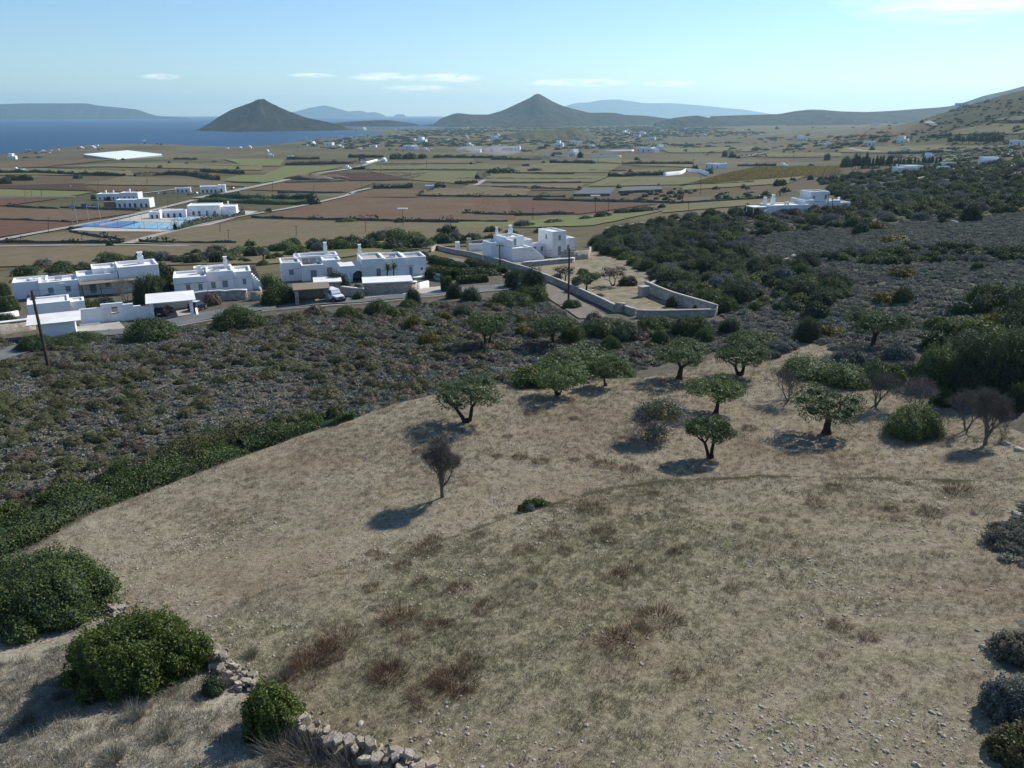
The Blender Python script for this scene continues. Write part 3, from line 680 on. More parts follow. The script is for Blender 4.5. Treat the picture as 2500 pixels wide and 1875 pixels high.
# ------------------------------------------------------------------ the plain: parcels, tracks, walls
def soil(name, a, b, c2=None, sc=.25, rows=None):
    n = NT(name, .95, .05)
    k = n.ramp(n.noise(sc, 6, .68), [(.3, a), (.7, b)])
    if rows: k = n.mix(.35, k, n.ramp(n.noise(1.0, 3, .5, n.scaled(.06, 1.6, .1, rows)), [(.35, tuple(v * .6 for v in a)), (.65, b)]))
    if c2: k = n.mix(n.ramp(n.noise(.035, 5, .6), [(.42, 0.), (.66, .8)]), k, c2)
    n.col(k); M[name] = n.m; return n.m
soil('red_soil', (.105, .058, .038), (.165, .095, .062), (.13, .085, .055), rows=.3)
soil('brown_soil', (.12, .084, .052), (.19, .138, .088), (.135, .082, .052), rows=.2)
soil('dark_soil', (.060, .036, .027), (.10, .064, .045), rows=.2)
soil('tan_stubble', (.13, .105, .063), (.20, .16, .10), (.135, .12, .066))
soil('green_pasture', (.11, .135, .045), (.19, .205, .082), (.175, .165, .08))
soil('olive_pasture', (.125, .12, .056), (.20, .185, .09), (.18, .15, .085))
soil('dry_pasture', (.135, .125, .062), (.20, .18, .10), (.115, .12, .05))
def sheet(pts4, n=26, m=12, off=None):
    """a parcel draped over the ground between four corners"""
    c = [np.array(at(*p)[:2]) for p in pts4]
    u = np.linspace(0, 1, n)[None, :, None]; v = np.linspace(0, 1, m)[:, None, None]
    P = (c[0] * (1 - u) + c[1] * u) * (1 - v) + (c[3] * (1 - u) + c[2] * u) * v
    d = np.hypot(P[..., 0], P[..., 1]); z = grid_h(P[..., 0], P[..., 1]) + CAM_Z + (.12 + d * .0007 if off is None else off)
    i = np.arange(n * m).reshape(m, n)
    return np.concatenate([P, z[..., None]], -1).reshape(-1, 3), np.stack([i[:-1, :-1], i[:-1, 1:], i[1:, 1:], i[1:, :-1]], -1).reshape(-1, 4)
def field(mat, pts4, label, n=40, m=20, lift=0):
    V, F = sheet(pts4, n, m); V[:, 2] += lift
    tag(link('field', mesh_np('field', V, F, M[mat], True)), label, 'field', kind='structure')
def zz(f, *a): return [f(*p) for p in a]
field('red_soil', zz(Z1, (-60, 1325), (560, 1228), (600, 1192), (-60, 1168)), 'ploughed red field left of the sports courts')
field('brown_soil', zz(Z1, (-60, 1160), (600, 1186), (1175, 1104), (-60, 1062)), 'brown field before the white sports club')
field('red_soil', zz(Z1, (-60, 1050), (60, 1048), (500, 988), (-60, 985)), 'dark red field edged by a pale track')
field('green_pasture', zz(Z1, (-60, 972), (590, 972), (800, 932), (-60, 910)), 'strip of green pasture behind a pale track')
field('dark_soil', zz(Z1, (-60, 905), (820, 925), (700, 862), (-60, 880)), 'dark ploughed field behind the green strip')
field('red_soil', zz(Z1, (830, 938), (1200, 925), (1250, 892), (660, 885)), 'reddish field behind the sports club')
field('tan_stubble', zz(Z1, (720, 870), (2150, 885), (1850, 838), (1060, 800)), 'tan stubble field below the reed hedge')
field('olive_pasture', zz(Z1, (-60, 790), (1130, 795), (1100, 752), (-60, 728)), 'olive green pasture with scattered shrubs')
field('brown_soil', zz(Z1, (-60, 735), (380, 722), (1000, 660), (-60, 680)), 'brown field before the long greenhouse')
field('olive_pasture', zz(Z1, (420, 720), (2212, 750), (2212, 700), (1000, 690)), 'green pasture behind the long greenhouse field', 50)
field('green_pasture', zz(Z1, (1850, 838), (2212, 855), (2850, 770), (2000, 795)), 'bright green pasture beside the paved road', 44)
field('green_pasture', zz(Z2, (0, 855), (150, 850), (830, 720), (330, 712)), 'large bright green field along the paved road', 44)
field('green_pasture', zz(Z2, (0, 715), (290, 712), (330, 660), (-200, 655)), 'green field behind the reed hedges')
field('tan_stubble', zz(Z1, (30, 1360), (1060, 1352), (560, 1272), (330, 1290)), 'tan field inside the bend of the pale track')
field('brown_soil', zz(Z1, (1060, 1335), (1190, 1325), (1420, 1268), (600, 1264)), 'brown plot below the blue courts')
field('tan_stubble', zz(Z2, (-1370, 1340), (2212, 1385), (2212, 1195), (50, 1160)), 'wide tan field behind the white villas', 70, 26)
field('tan_stubble', zz(Z1, (-60, 1450), (2212, 1440), (2212, 1370), (-60, 1402)), 'tan field directly behind the white villas', 60)
field('brown_soil', zz(Z2, (100, 1140), (2290, 1180), (2212, 990), (870, 975)), 'large ploughed brown field in the middle of the plain', 70, 30)
field('brown_soil', zz(Z2, (870, 975), (1440, 975), (1590, 915), (1080, 908)), 'brown field before the small white farm building')
field('brown_soil', zz(Z2, (30, 915), (870, 935), (1100, 850), (330, 858)), 'reddish brown field beside the paved road')
field('dark_soil', zz(Z2, (880, 835), (1400, 830), (1540, 768), (640, 770)), 'dark ploughed field behind the rubble heap')
field('dry_pasture', zz(Z2, (1400, 830), (1920, 870), (1950, 760), (1030, 755)), 'dry pasture behind the dark ploughed field')
field('dry_pasture', zz(Z2, (1040, 745), (2212, 745), (2212, 700), (1050, 700)), 'pale dry strip of pasture')
field('tan_stubble', zz(Z2, (1050, 695), (1950, 690), (1920, 655), (1540, 660)), 'far pale field below the dark grove')
field('tan_stubble', zz(Z2, (1470, 955), (2350, 968), (2420, 905), (1640, 900)), 'tan strip between two stone walls', 44)
field('red_soil', zz(Z3, (-120, 1108), (760, 1118), (1420, 1030), (-150, 978)), 'ploughed red field behind the tall white house', 60, 24)
field('green_pasture', zz(Z3, (-420, 1240), (60, 1230), (500, 1175), (-250, 1180)), 'green meadow with dark shrubs behind the villas')
field('green_pasture', zz(Z3, (60, 1230), (860, 1215), (1480, 1085), (500, 1150)), 'long green meadow behind the tall white house', 50)
field('dry_pasture', zz(Z3, (1440, 1110), (2300, 1040), (2400, 990), (1490, 1040)), 'pale green meadow beside the dark scrub', 44)
field('dry_pasture', zz(Z3, (-100, 845), (860, 850), (1000, 800), (0, 770)), 'pale green field crossed by thin walls', 50)
field('dry_pasture', zz(Z3, (0, 765), (980, 770), (1100, 700), (400, 690)), 'pale green field below the reed hedge', 50)
field('dry_pasture', zz(Z3, (820, 885), (1640, 870), (1850, 806), (990, 806)), 'pale field beside the vineyard', 50)
field('olive_pasture', zz(Z3, (1570, 920), (2500, 860), (2650, 800), (1640, 878)), 'olive field below the vineyard', 50)
field('tan_stubble', zz(Z3, (-250, 905), (690, 918), (830, 858), (-180, 862)), 'tan strip below the thin walls', 50)
field('dry_pasture', zz(Z3, (1100, 700), (1700, 725), (1740, 700), (1100, 698)), 'thin pale field before the grove')
field('dry_pasture', zz(Z3, (880, 680), (1090, 690), (1100, 640), (700, 660)), 'pale field before the white walled estate')
field('dry_pasture', zz(Z3, (1500, 600), (2212, 590), (2212, 545), (1400, 560)), 'far pale field on the plain')
field('brown_soil', zz(Z4, (640, 470), (1240, 410), (1190, 372), (880, 390)), 'brown field on the lower hillside')
field('dry_pasture', zz(Z4, (1440, 412), (2300, 400), (2300, 330), (1960, 325)), 'tan fields on the upper right hillside')
field('tan_stubble', zz(Z4, (1950, 300), (2300, 300), (2300, 262), (2080, 275)), 'tan terrace high on the right hill')
field('dry_pasture', zz(Z4, (240, 585), (800, 580), (800, 550), (200, 540)), 'pale field left of the tall tree row')
field('dry_pasture', zz(Z4, (760, 545), (2100, 500), (1900, 470), (850, 505)), 'pale fields behind the tall tree row', 50)
field('dry_pasture', zz(Z4, (1560, 620), (1800, 600), (1820, 560), (1540, 575)), 'pale field by the small white chapel')
field('olive_pasture', zz(Z4, (1380, 815), (1500, 800), (1700, 735), (1540, 740)), 'small green field inside the scrub')

field('tan_stubble', [(-60, 655), (640, 645), (640, 612), (-60, 618)], 'tan field edge behind the left villas', 60)
field('dry_pasture', [(645, 648), (1110, 600), (1110, 588), (645, 613)], 'tan field edge behind the right villas', 50)
# --- roads and tracks
n = NT('asphalt', .9, .2); n.col(n.mix(n.ramp(n.noise(.35, 5, .6), [(.4, 0.), (.7, .6)]), n.ramp(n.noise(3, 5, .7), [(.3, (.105, .112, .108)), (.7, (.15, .158, .15))]), (.20, .20, .185))); n.bump(n.noise(30, 3), .3, .01); M['asphalt'] = n.m
simple('concrete', (.42, .385, .34), .9, .14, .8, .1, .2, ((.20, .18, .15), .5))
simple('dirt', (.25, .215, .165), .95, .2, .8, .05, .4)
simple('pale_track', (.33, .31, .275), .95, .15, .3, .05)
simple('lane', (.20, .175, .145), .95, .2, .7, .05, .3)
def ribbon_pts(px_line, step_m):
    p = np.array([at(*q)[:2] for q in px_line]); out = []
    for a, b in zip(p[:-1], p[1:]):
        k = max(1, int(np.hypot(*(b - a)) / step_m)); out += [a + (b - a) * t / k for t in range(k)]
    out.append(p[-1]); out = np.array(out)
    if len(out) > 6:
        for _ in range(3): out[1:-1] = (out[:-2] + 2 * out[1:-1] + out[2:]) / 4
    return out
def ribbon(name, px_line, width, mat, label, off=.06, step_m=2.0, cols=7, cat='road'):
    c = ribbon_pts(px_line, step_m); t = np.gradient(c, axis=0); t /= np.linalg.norm(t, axis=1, keepdims=True); nrm = np.stack([-t[:, 1], t[:, 0]], -1)
    u = np.linspace(-.5, .5, cols); P = c[:, None] + nrm[:, None] * (u * width)[None, :, None]
    d = np.hypot(P[..., 0], P[..., 1]); z = grid_h(P[..., 0], P[..., 1]) + CAM_Z + off + d * .0005
    i = np.arange(P.shape[0] * cols).reshape(-1, cols)
    o = link(name, mesh_np(name, np.concatenate([P, z[..., None]], -1).reshape(-1, 3), np.stack([i[:-1, :-1], i[:-1, 1:], i[1:, 1:], i[1:, :-1]], -1).reshape(-1, 4), M[mat], True))
    return tag(o, label, cat, kind='structure')
ribbon('road', [(-120, 905), (0, 868), (60, 850), (150, 826), (250, 812), (340, 806), (430, 787), (520, 768), (640, 751), (760, 741), (880, 733), (1000, 721), (1100, 711), (1190, 704), (1260, 699)], 5.0, 'asphalt', 'grey asphalt road curving along the front of the villas', .07, 1.0)
ribbon('lane', [(1090, 632), (1160, 645), (1240, 668), (1310, 692), (1360, 722), (1410, 752), (1450, 778)], 4.2, 'lane', 'gravel lane beside the long stone wall', .09, 1.0, cat='lane')
ribbon('road', zz(Z1, (1660, 985), (1900, 940), (2212, 875)) + zz(Z2, (60, 890), (300, 840), (640, 770), (850, 742), (1020, 700), (1170, 655)), 8, 'pale_track', 'straight pale paved road across the plain', .25, 12)
ribbon('track', zz(Z1, (-40, 1345), (200, 1300), (560, 1235), (950, 1165), (1300, 1085), (1640, 1000)), 5, 'pale_track', 'pale track passing the blue courts', .25, 8, cat='track')
ribbon('track', zz(Z1, (-60, 1394), (600, 1386), (1000, 1380), (1600, 1388)), 3.6, 'pale_track', 'narrow pale track behind the villas', .25, 6, cat='track')
ribbon('track', zz(Z1, (1070, 1370), (1200, 1330), (1500, 1250), (1900, 1160), (2212, 1105)) + zz(Z2, (200, 1100), (500, 1045), (870, 960), (900, 930), (1060, 900)), 4.6, 'pale_track', 'pale track climbing past the club into the brown fields', .25, 8, cat='track')
ribbon('track', zz(Z1, (-40, 978), (300, 978), (640, 976)), 4, 'pale_track', 'pale track between the red and green fields', .25, 8, cat='track')
ribbon('track', zz(Z1, (1200, 945), (1450, 915), (1620, 890)), 4, 'pale_track', 'pale driveway behind the club', .25, 8, cat='track')
ribbon('track', zz(Z4, (920, 810), (1100, 790), (1300, 760), (1480, 735), (1620, 700)), 5, 'pale_track', 'pale driveway climbing to the hillside house', .25, 8, cat='track')
ribbon('track', zz(Z4, (860, 515), (960, 535), (1100, 540)), 6, 'pale_track', 'short pale track in the far fields', .4, 10, cat='track')
ribbon('track', zz(Z4, (1460, 310), (1520, 340)), 9, 'pale_track', 'pale hairpin track on the right hill', .6, 12, cat='track')
ribbon('track', zz(Z4, (1500, 272), (1545, 243)), 12, 'pale_track', 'pale steep track below the hilltop houses', .6, 12, cat='track')
ribbon('track', zz(Z3, (1020, 530), (1120, 510), (1200, 492)), 7, 'pale_track', 'far pale track to the long white hotel', .8, 14, cat='track')
ribbon('track', zz(Z2, (1935, 878), (2015, 832)), 5, 'pale_track', 'pale path between two meadows', .3, 6, cat='track')
for a in ([(1480, 560), (1530, 552), (1570, 545)], [(1560, 556), (1640, 548), (1720, 540)], [(1640, 541), (1680, 534)]):
    ribbon('path', a, 2.0, 'concrete', 'pale concrete path in the scrub behind the tall house', .3, 4, cat='path')

# --- dry-stone walls and hedges of the plain
n = NT('dry_stone', .95, .1); n.col(n.ramp(n.noise(2.2, 6, .7), [(.32, (.055, .052, .045)), (.5, (.13, .122, .105)), (.7, (.24, .225, .195))])); n.bump(n.voro(2.2, None, 'F1', 'Distance'), 1, .2); M['dry_stone'] = n.m
n = NT('yard_stone', .9, .1); vv = n.voro(2.6, None, 'F1', 'Color')
n.col(n.mix(n.ramp(n.voro(2.6, None, 'DISTANCE_TO_EDGE', 'Distance'), [(.02, 1.), (.08, 0.)]), n.ramp(n.split(vv)[0], [(0, (.27, .22, .165)), (.4, (.42, .36, .28)), (.7, (.35, .28, .21)), (1, (.52, .46, .37))]), (.40, .36, .30))); n.bump(n.voro(2.6, None, 'DISTANCE_TO_EDGE', 'Distance'), .7, .06); M['yard_stone'] = n.m
def wall_line(px_line, h, w, mat, label, step_m=3.0, rough=.25, cap=None, name='stone_wall', smooth=True, sink=.4, group=None, flat_top=None):
    if smooth: c = ribbon_pts(px_line, step_m)
    else:
        p = np.array([at(*q)[:2] for q in px_line]); c = []
        for a, b in zip(p[:-1], p[1:]):
            k = max(1, int(np.hypot(*(b - a)) / step_m)); c += [a + (b - a) * t / k for t in range(k)]
        c = np.array(c + [p[-1]])
    t = np.gradient(c, axis=0); t /= np.linalg.norm(t, axis=1, keepdims=True) + 1e-9; nr = np.stack([-t[:, 1], t[:, 0]], -1)
    rs = np.random.RandomState(len(c) + int(abs(c[0, 0])) % 97); hh = h * (1 + rough * (rs.rand(len(c)) - .5) * 2); z = grid_h(c[:, 0], c[:, 1]) + CAM_Z
    if flat_top: z = np.convolve(np.pad(z, 6, 'edge'), np.ones(13) / 13, 'valid')
    def strip(hw, z0, z1):
        L = c + nr * hw; Rr = c - nr * hw; V = np.concatenate([np.c_[L, z0], np.c_[L, z1], np.c_[Rr, z1], np.c_[Rr, z0]]); n = len(c); i = np.arange(n - 1)[:, None]
        F = [np.concatenate([i + a * n, i + 1 + a * n, i + 1 + b * n, i + b * n], 1) for a, b in ((0, 1), (1, 2), (2, 3))]
        F.append(np.array([[0, n, 2 * n, 3 * n], [n - 1, 4 * n - 1, 3 * n - 1, 2 * n - 1]])); return V, np.concatenate(F)
    o = link(name, mesh_np(name, *strip(w / 2, z - sink, z + hh), M[mat]))
    tag(o, label, 'wall', group)
    if cap: link('coping', mesh_np('coping', *strip(w / 2 + .06, z + hh + .003, z + hh + .16), M[cap]), o)
    return o
FW = [(Z2, [(50, 1145), (400, 1158), (760, 1165), (1000, 1168), (1300, 1178), (1700, 1182), (2212, 1185)], 'long dark stone wall behind the wide tan field'),
 (Z2, [(1440, 965), (1800, 968), (2212, 970), (2700, 970)], 'dark wall above the big ploughed field'), (Z2, [(1440, 965), (1530, 930), (1640, 902)], 'short wall turning up from the ploughed field'),
 (Z2, [(1880, 1105), (1930, 1118), (2050, 1125), (2300, 1128), (2700, 1115)], 'wall hooking into the ploughed field'),
 (Z2, [(270, 938), (600, 940), (860, 938)], 'wall below the olive strip'), (Z2, [(1950, 885), (2400, 892), (2900, 915)], 'wall with dark shrubs below the thin walls'),
 (Z3, [(350, 995), (600, 1000), (900, 1010), (1300, 1015), (1500, 1022)], 'wall above the ploughed red field'), (Z3, [(1500, 1028), (1800, 1015), (2212, 995)] , 'long wall below the orchard'),
 (Z3, [(0, 855), (760, 852)], 'thin wall across the pale field'), (Z3, [(-300, 818), (850, 820)], 'second thin wall across the pale field'), (Z3, [(0, 780), (700, 778)], 'third thin wall across the pale field'), (Z3, [(780, 750), (1140, 752)], 'short thin wall across the pale field'), (Z3, [(0, 890), (330, 905), (700, 912)], 'wall under the round shrubs in the pale field'),
 (Z1, [(1180, 1355), (1500, 1365), (2000, 1365)], 'wall behind the tan field beside the track'), (Z1, [(510, 1062), (800, 1075), (1190, 1085)], 'grey wall before the sports club'),
 (Z1, [(60, 1052), (350, 1068), (500, 1072)], 'wall below the dark red field'), (Z1, [(0, 1164), (300, 1175), (600, 1188)], 'wall between the red and brown fields'), (Z1, [(590, 1270), (1050, 1340)], 'low wall crossing the brown plot'),
 (Z1, [(320, 722), (640, 738), (1060, 755)], 'far wall across the olive pasture'), (Z1, [(1640, 690), (1800, 710), (2212, 716)], 'far wall right of the greenhouse'), (Z1, [(1900, 848), (2212, 856)], 'low wall above the stubble field'),
 (Z2, [(330, 852), (860, 838)], 'wall behind the rubble heap'), (Z2, [(1020, 745), (1500, 742), (2212, 742)], 'far wall across the dry strips'), (Z2, [(1180, 692), (1700, 685), (2000, 680)], 'far wall below the grove'), (Z2, [(1100, 710), (1500, 708)], 'far thin wall between dry strips'),
 (Z3, [(1590, 875), (1900, 865), (2212, 848)], 'wall along the foot of the vineyard'), (Z4, [(0, 915), (240, 895), (480, 850)], 'wall below the olive trees beside the far villa'), (Z4, [(200, 545), (500, 552), (800, 548)], 'far wall left of the tall trees'),
 (Z4, [(60, 580), (400, 578), (780, 572)], 'second far wall left of the tall trees'), (Z4, [(930, 390), (1060, 415), (1200, 410)], 'far wall on the lower hillside'), (Z4, [(1450, 415), (1800, 380), (2000, 330)], 'wall rising on the right hillside'), (Z4, [(2030, 315), (2212, 325)], 'upper wall on the right hillside'),
 (Z3, [(-250, 1112), (300, 1128), (700, 1115)], 'wall with shrubs below the red field'), (Z1, [(0, 605 * 2.24), (300, 1362), (700, 1360), (1060, 1360)], 'grey wall along the narrow track')]
def brambles(w, px_line, seed):
    """patches of growth along a field wall, one part of that wall"""
    c = ribbon_pts(px_line, 2.0); rs = np.random.RandomState(seed); L = np.r_[0, np.cumsum(np.hypot(*np.diff(c, axis=0).T))]; d0 = np.hypot(*c[0]); n = int(L[-1] * 5); t = rs.rand(n) * L[-1]
    k = vnoise(t / 9 + seed * 3.1, t * 0); ok = k > .60; t = t[ok]; k = (k[ok] - .5) * 2; m = len(t)
    x = np.interp(t, L, c[:, 0]) + rs.randn(m) * .7; y = np.interp(t, L, c[:, 1]) + rs.randn(m) * .7; z = grid_h(x, y) + CAM_Z + (.7 + 2.4 * k) * rs.rand(m) ** .7
    V, F = leaf_quads(np.stack([x, y, z], -1), rs.randn(m, 3) + [0, 0, .6], 1.0 if d0 < 700 else 1.5, rs, .7)
    link('bramble', mesh_np('bramble', V, F, M['maquis'], False, {'tint': np.repeat(rs.rand(m), 4)}), w)
for i, (f, pl, lab) in enumerate(FW):
    pl = [f(*p) for p in pl]; w_ = wall_line(pl, 1.1, .7, 'dry_stone', 'dry-stone ' + lab, 4.0, .3, sink=1.0)
    if at(*pl[0]).y < 560: brambles(w_, pl, i + 1)

# ------------------------------------------------------------------ far white houses, courts, greenhouse
simple('white_wall', (.86, .86, .85), .85, .05, .6, .2, .05, ((.55, .54, .52), .35))
simple('white_roof', (.76, .745, .72), .9, .09, .5, .15, .0, ((.45, .42, .38), .45))
simple('roof_grey', (.42, .40, .37), .9, .12, .6, .1)
simple('far_window', (.05, .06, .075), .4, .2, 1, .5)
simple('shutter', (.27, .30, .31), .7, .15, 4, .2)
simple('wood', (.19, .13, .085), .8, .25, 5, .2)
simple('tile_red', (.30, .12, .075), .9, .2, 2, .1)
simple('terracotta', (.30, .17, .12), .9, .2, 2, .1)
def far_house(kind):
    """meshes of a small cubic house: (part name, mesh)"""
    rs = random.Random(kind); W2, D, Hh = rs.uniform(8, 13), rs.uniform(6, 9), rs.uniform(3.2, 3.8); out = []; b = MB()
    def block(x0, x1, y0, y1, h): b.box(x0, x1, y0, y1, -2.0, h); t = .3; b.box(x0, x1, y0, y0 + t, h, h + .45); b.box(x0, x1, y1 - t, y1, h, h + .45); b.box(x0, x0 + t, y0 + t, y1 - t, h, h + .45); b.box(x1 - t, x1, y0 + t, y1 - t, h, h + .45)
    block(-W2 / 2, W2 / 2, 0, D, Hh)
    if kind % 2: block(-W2 / 2 + 1, W2 * .12, 1.5, D + 2, Hh * 1.75)
    if kind % 3 == 0: block(W2 / 2, W2 / 2 + 4, 1, D - 1, Hh * .8)
    out.append(('wall', b.mesh('wall', M['white_wall'])))
    for i in range(3):
        x = -W2 / 2 + 1.4 + i * (W2 - 2.8) / 2; w = MB(); w.box(x - .5, x + .5, -.06, .1, .9 if i != 1 else .05, 2.1); out.append(('window' if i != 1 else 'door', w.mesh('window', M['far_window'])))
    c = MB(); c.box(W2 / 2 - 1.6, W2 / 2 - .9, D - 1.2, D - .5, Hh, Hh + 1.4); out.append(('chimney', c.mesh('chimney', M['white_wall'])))
    return out
FH = [far_house(k) for k in range(6)]
HOUSE_N = [0]
def village(px, py, w, label, group=None, k=None, rz=None, parts=True, name='house'):
    p = at(px, py); s = scale_at(p); v = FH[HOUSE_N[0] % 6 if k is None else k]; HOUSE_N[0] += 1; ww = 11.
    f = max(.4, min(2.2, w * s / ww * .9))
    if parts:
        e = empty(name, p, R.uniform(-1.0, .3) if rz is None else rz, label, 'house', group, f)
        for nm, me in v: link(nm, me, e)
    else:
        e = link(name, v[0][1], None, None, p, R.uniform(-1.0, .3) if rz is None else rz, f); tag(e, label, 'house', group)
    return e
# single far houses that can be picked out
SH = [(Z2, 985, 690, 14, 'white cube house at the bend of the paved road'), (Z2, 1160, 672, 16, 'white house under the dark far grove'), (Z2, 1555, 895, 20, 'white farm building behind the reed patch'), (Z2, 1880, 540, 14, 'tall white house in the open middle of the village'), (Z2, 1950, 595, 22, 'white house beside the thin smoke'),
 (Z2, 1480, 515, 34, 'long low house with dark openings in the village'), (Z2, 1360, 570, 40, 'broad white house cluster at the village edge'), (Z2, 560, 530, 14, 'white house among the trees by the bay'), (Z2, 690, 535, 22, 'large white house by the bay trees'), (Z2, 790, 555, 14, 'white house right of the bay trees'), (Z2, 950, 460, 20, 'long white house at the village back'), (Z2, 985, 408, 16, 'white house below the headland'), (Z2, 625, 343, 9, 'lone white house on the flank of the conical hill'), (Z2, 860, 738, 16, 'pale low shed beside the paved road'), (Z2, 1070, 552, 16, 'grey house in front of the village'), (Z2, 955, 575, 12, 'tall grey house before the village'), (Z2, 710, 580, 10, 'small white hut before the village'), (Z2, 210, 635, 16, 'pale hut in the green field'), (Z2, 370, 637, 12, 'pale hut beside the reed hedge'), (Z2, 180, 588, 8, 'tiny white hut by the red field'),
 (Z3, 690, 525, 26, 'tall white house with trees on the plain'), (Z3, 840, 555, 14, 'small white house right of the tall house'), (Z3, 1350, 490, 48, 'long white hotel on the far plain'), (Z3, 1405, 570, 20, 'white house right of the walled estate'), (Z3, 1280, 595, 44, 'white estate house behind a bright wall'), (Z3, 680, 620, 26, 'white house among dark trees in the estate'), (Z3, 1860, 735, 42, 'white two storey house left of the vineyard'), (Z3, 1120, 440, 30, 'white houses in a row far away'), (Z3, 1270, 445, 26, 'far white house beside the long road'), (Z3, 1440, 425, 12, 'far white house on the open plain'), (Z3, 1770, 455, 14, 'far white house in pale fields'), (Z3, 570, 548, 26, 'low white house left of the tall house'), (Z3, 1220, 462, 16, 'white cube house near the hotel'),
 (Z4, 495, 455, 22, 'pink and white house among hillside fields'), (Z4, 1020, 492, 32, 'white vaulted house in the hillside fields'), (Z4, 1270, 470, 28, 'white house beside dark trees on the hillside'), (Z4, 1300, 515, 14, 'small white hut in the pale fields'), (Z4, 1500, 585, 20, 'small white chapel with a pointed bell wall'), (Z4, 1070, 335, 14, 'white house on the lower slope'), (Z4, 870, 303, 8, 'tiny white house on the slope'), (Z4, 715, 312, 9, 'second tiny white house on the slope'), (Z4, 1230, 283, 14, 'white house at the end of the hill row'), (Z4, 1270, 278, 12, 'white house inside the hill row'), (Z4, 1320, 280, 14, 'white house right in the hill row'), (Z4, 1395, 275, 12, 'white house apart from the hill row'), (Z4, 1590, 222, 22, 'white house under the hilltop group'), (Z4, 1740, 195, 30, 'broad white house near the hilltop'), (Z4, 1440, 228, 14, 'pale house on the ridge line'), (Z4, 660, 490, 16, 'low hut with green roof in the fields'), (Z4, 710, 488, 14, 'low pale hut beside the green roofed hut'), (Z4, 2170, 495, 44, 'long white building by the right trees'), (Z4, 345, 655, 18, 'green corrugated shed above the vineyard')]
for f, x, y, w, lab in SH: village(*f(x, y), w, lab)
# village scatter
def clus(f, x0, x1, y0, y1, nn, wmin, wmax, label, group, parts=False):
    for i in range(int(nn * .65)):
        x, y = R.uniform(x0, x1), R.uniform(y0, y1); village(*f(x, y), R.uniform(wmin, wmax) * .8, label, group, parts=parts)
clus(Z2, 480, 830, 400, 540, 24, 5, 11, 'small white house in the bay village', 'white houses of the bay village')
clus(Z2, 800, 1300, 375, 500, 26, 4, 9, 'small white house in the village below the headland', 'white houses below the headland')
clus(Z2, 1650, 2150, 355, 490, 24, 4, 9, 'small white house in the village below the pointed hill', 'white houses below the pointed hill')
clus(Z2, 1300, 2150, 490, 590, 10, 7, 13, 'white house on the near side of the plain village', 'near houses of the plain village')
clus(Z3, -20, 250, 430, 500, 8, 6, 11, 'small white house left of the low green hill', 'white houses beside the green hill')
clus(Z3, 950, 1500, 370, 450, 16, 5, 11, 'far white house in the middle of the plain', 'far houses in the middle plain')
clus(Z3, 1500, 2150, 280, 420, 22, 4, 8, 'far white house near the church hill', 'far houses near the church hill')
clus(Z3, 100, 900, 330, 380, 12, 3, 6, 'tiny white house at the foot of the pointed hill', 'tiny houses at the hill foot')
clus(Z4, 0, 520, 280, 345, 14, 4, 9, 'far white house on the hazy right plain', 'far houses of the right plain')
clus(Z1, 170, 520, 570, 606, 12, 6, 11, 'white house on the left shore', 'white houses on the left shore')
clus(Z1, 620, 860, 525, 565, 8, 7, 12, 'white house on the shore rise', 'white houses on the shore rise')
clus(Z1, 1060, 1270, 503, 515, 5, 8, 13, 'white house on the headland top', 'white houses on the headland')
clus(Z1, 1850, 2110, 553, 565, 8, 7, 12, 'white house at the edge of the bay', 'white houses at the bay edge')
clus(Z1, 40, 290, 738, 755, 4, 8, 14, 'low white farmhouse among trees on the left plain', 'farmhouses on the left plain')
village(*Z1(100, 655), 24, 'unfinished brown brick building at the left edge', k=1).children[0]
for f, x, y, w, lab in ((Z3, 200, 580, 30, 'long pale shed beside the smoke'), (Z2, 1520, 588, 16, 'pale low shed in front of the village'), (Z2, 2080, 480, 16, 'white house right of the village middle')): village(*f(x, y), w, lab)

# walled estate and other straight white walls far out
for f, pl, h, lab in ((Z3, [(900, 592), (1000, 590), (1200, 585)], 3.0, 'long white estate wall on the plain'), (Z3, [(830, 640), (1095, 635)], 3.0, 'white wall in front of the estate'), (Z3, [(1450, 795), (1600, 780), (1640, 755), (1750, 765), (1830, 795)], 3.2, 'white stepped wall beside the two storey house'), (Z3, [(440, 620), (560, 628), (650, 632)], 2.4, 'white wall under the estate trees'), (Z2, [(1010, 690), (1110, 665)], 2.5, 'white wall along the paved road')):
    wall_line([f(*p) for p in pl], h, .5, 'white_wall', lab, 6, .0, name='garden_wall', smooth=False, sink=1.5)

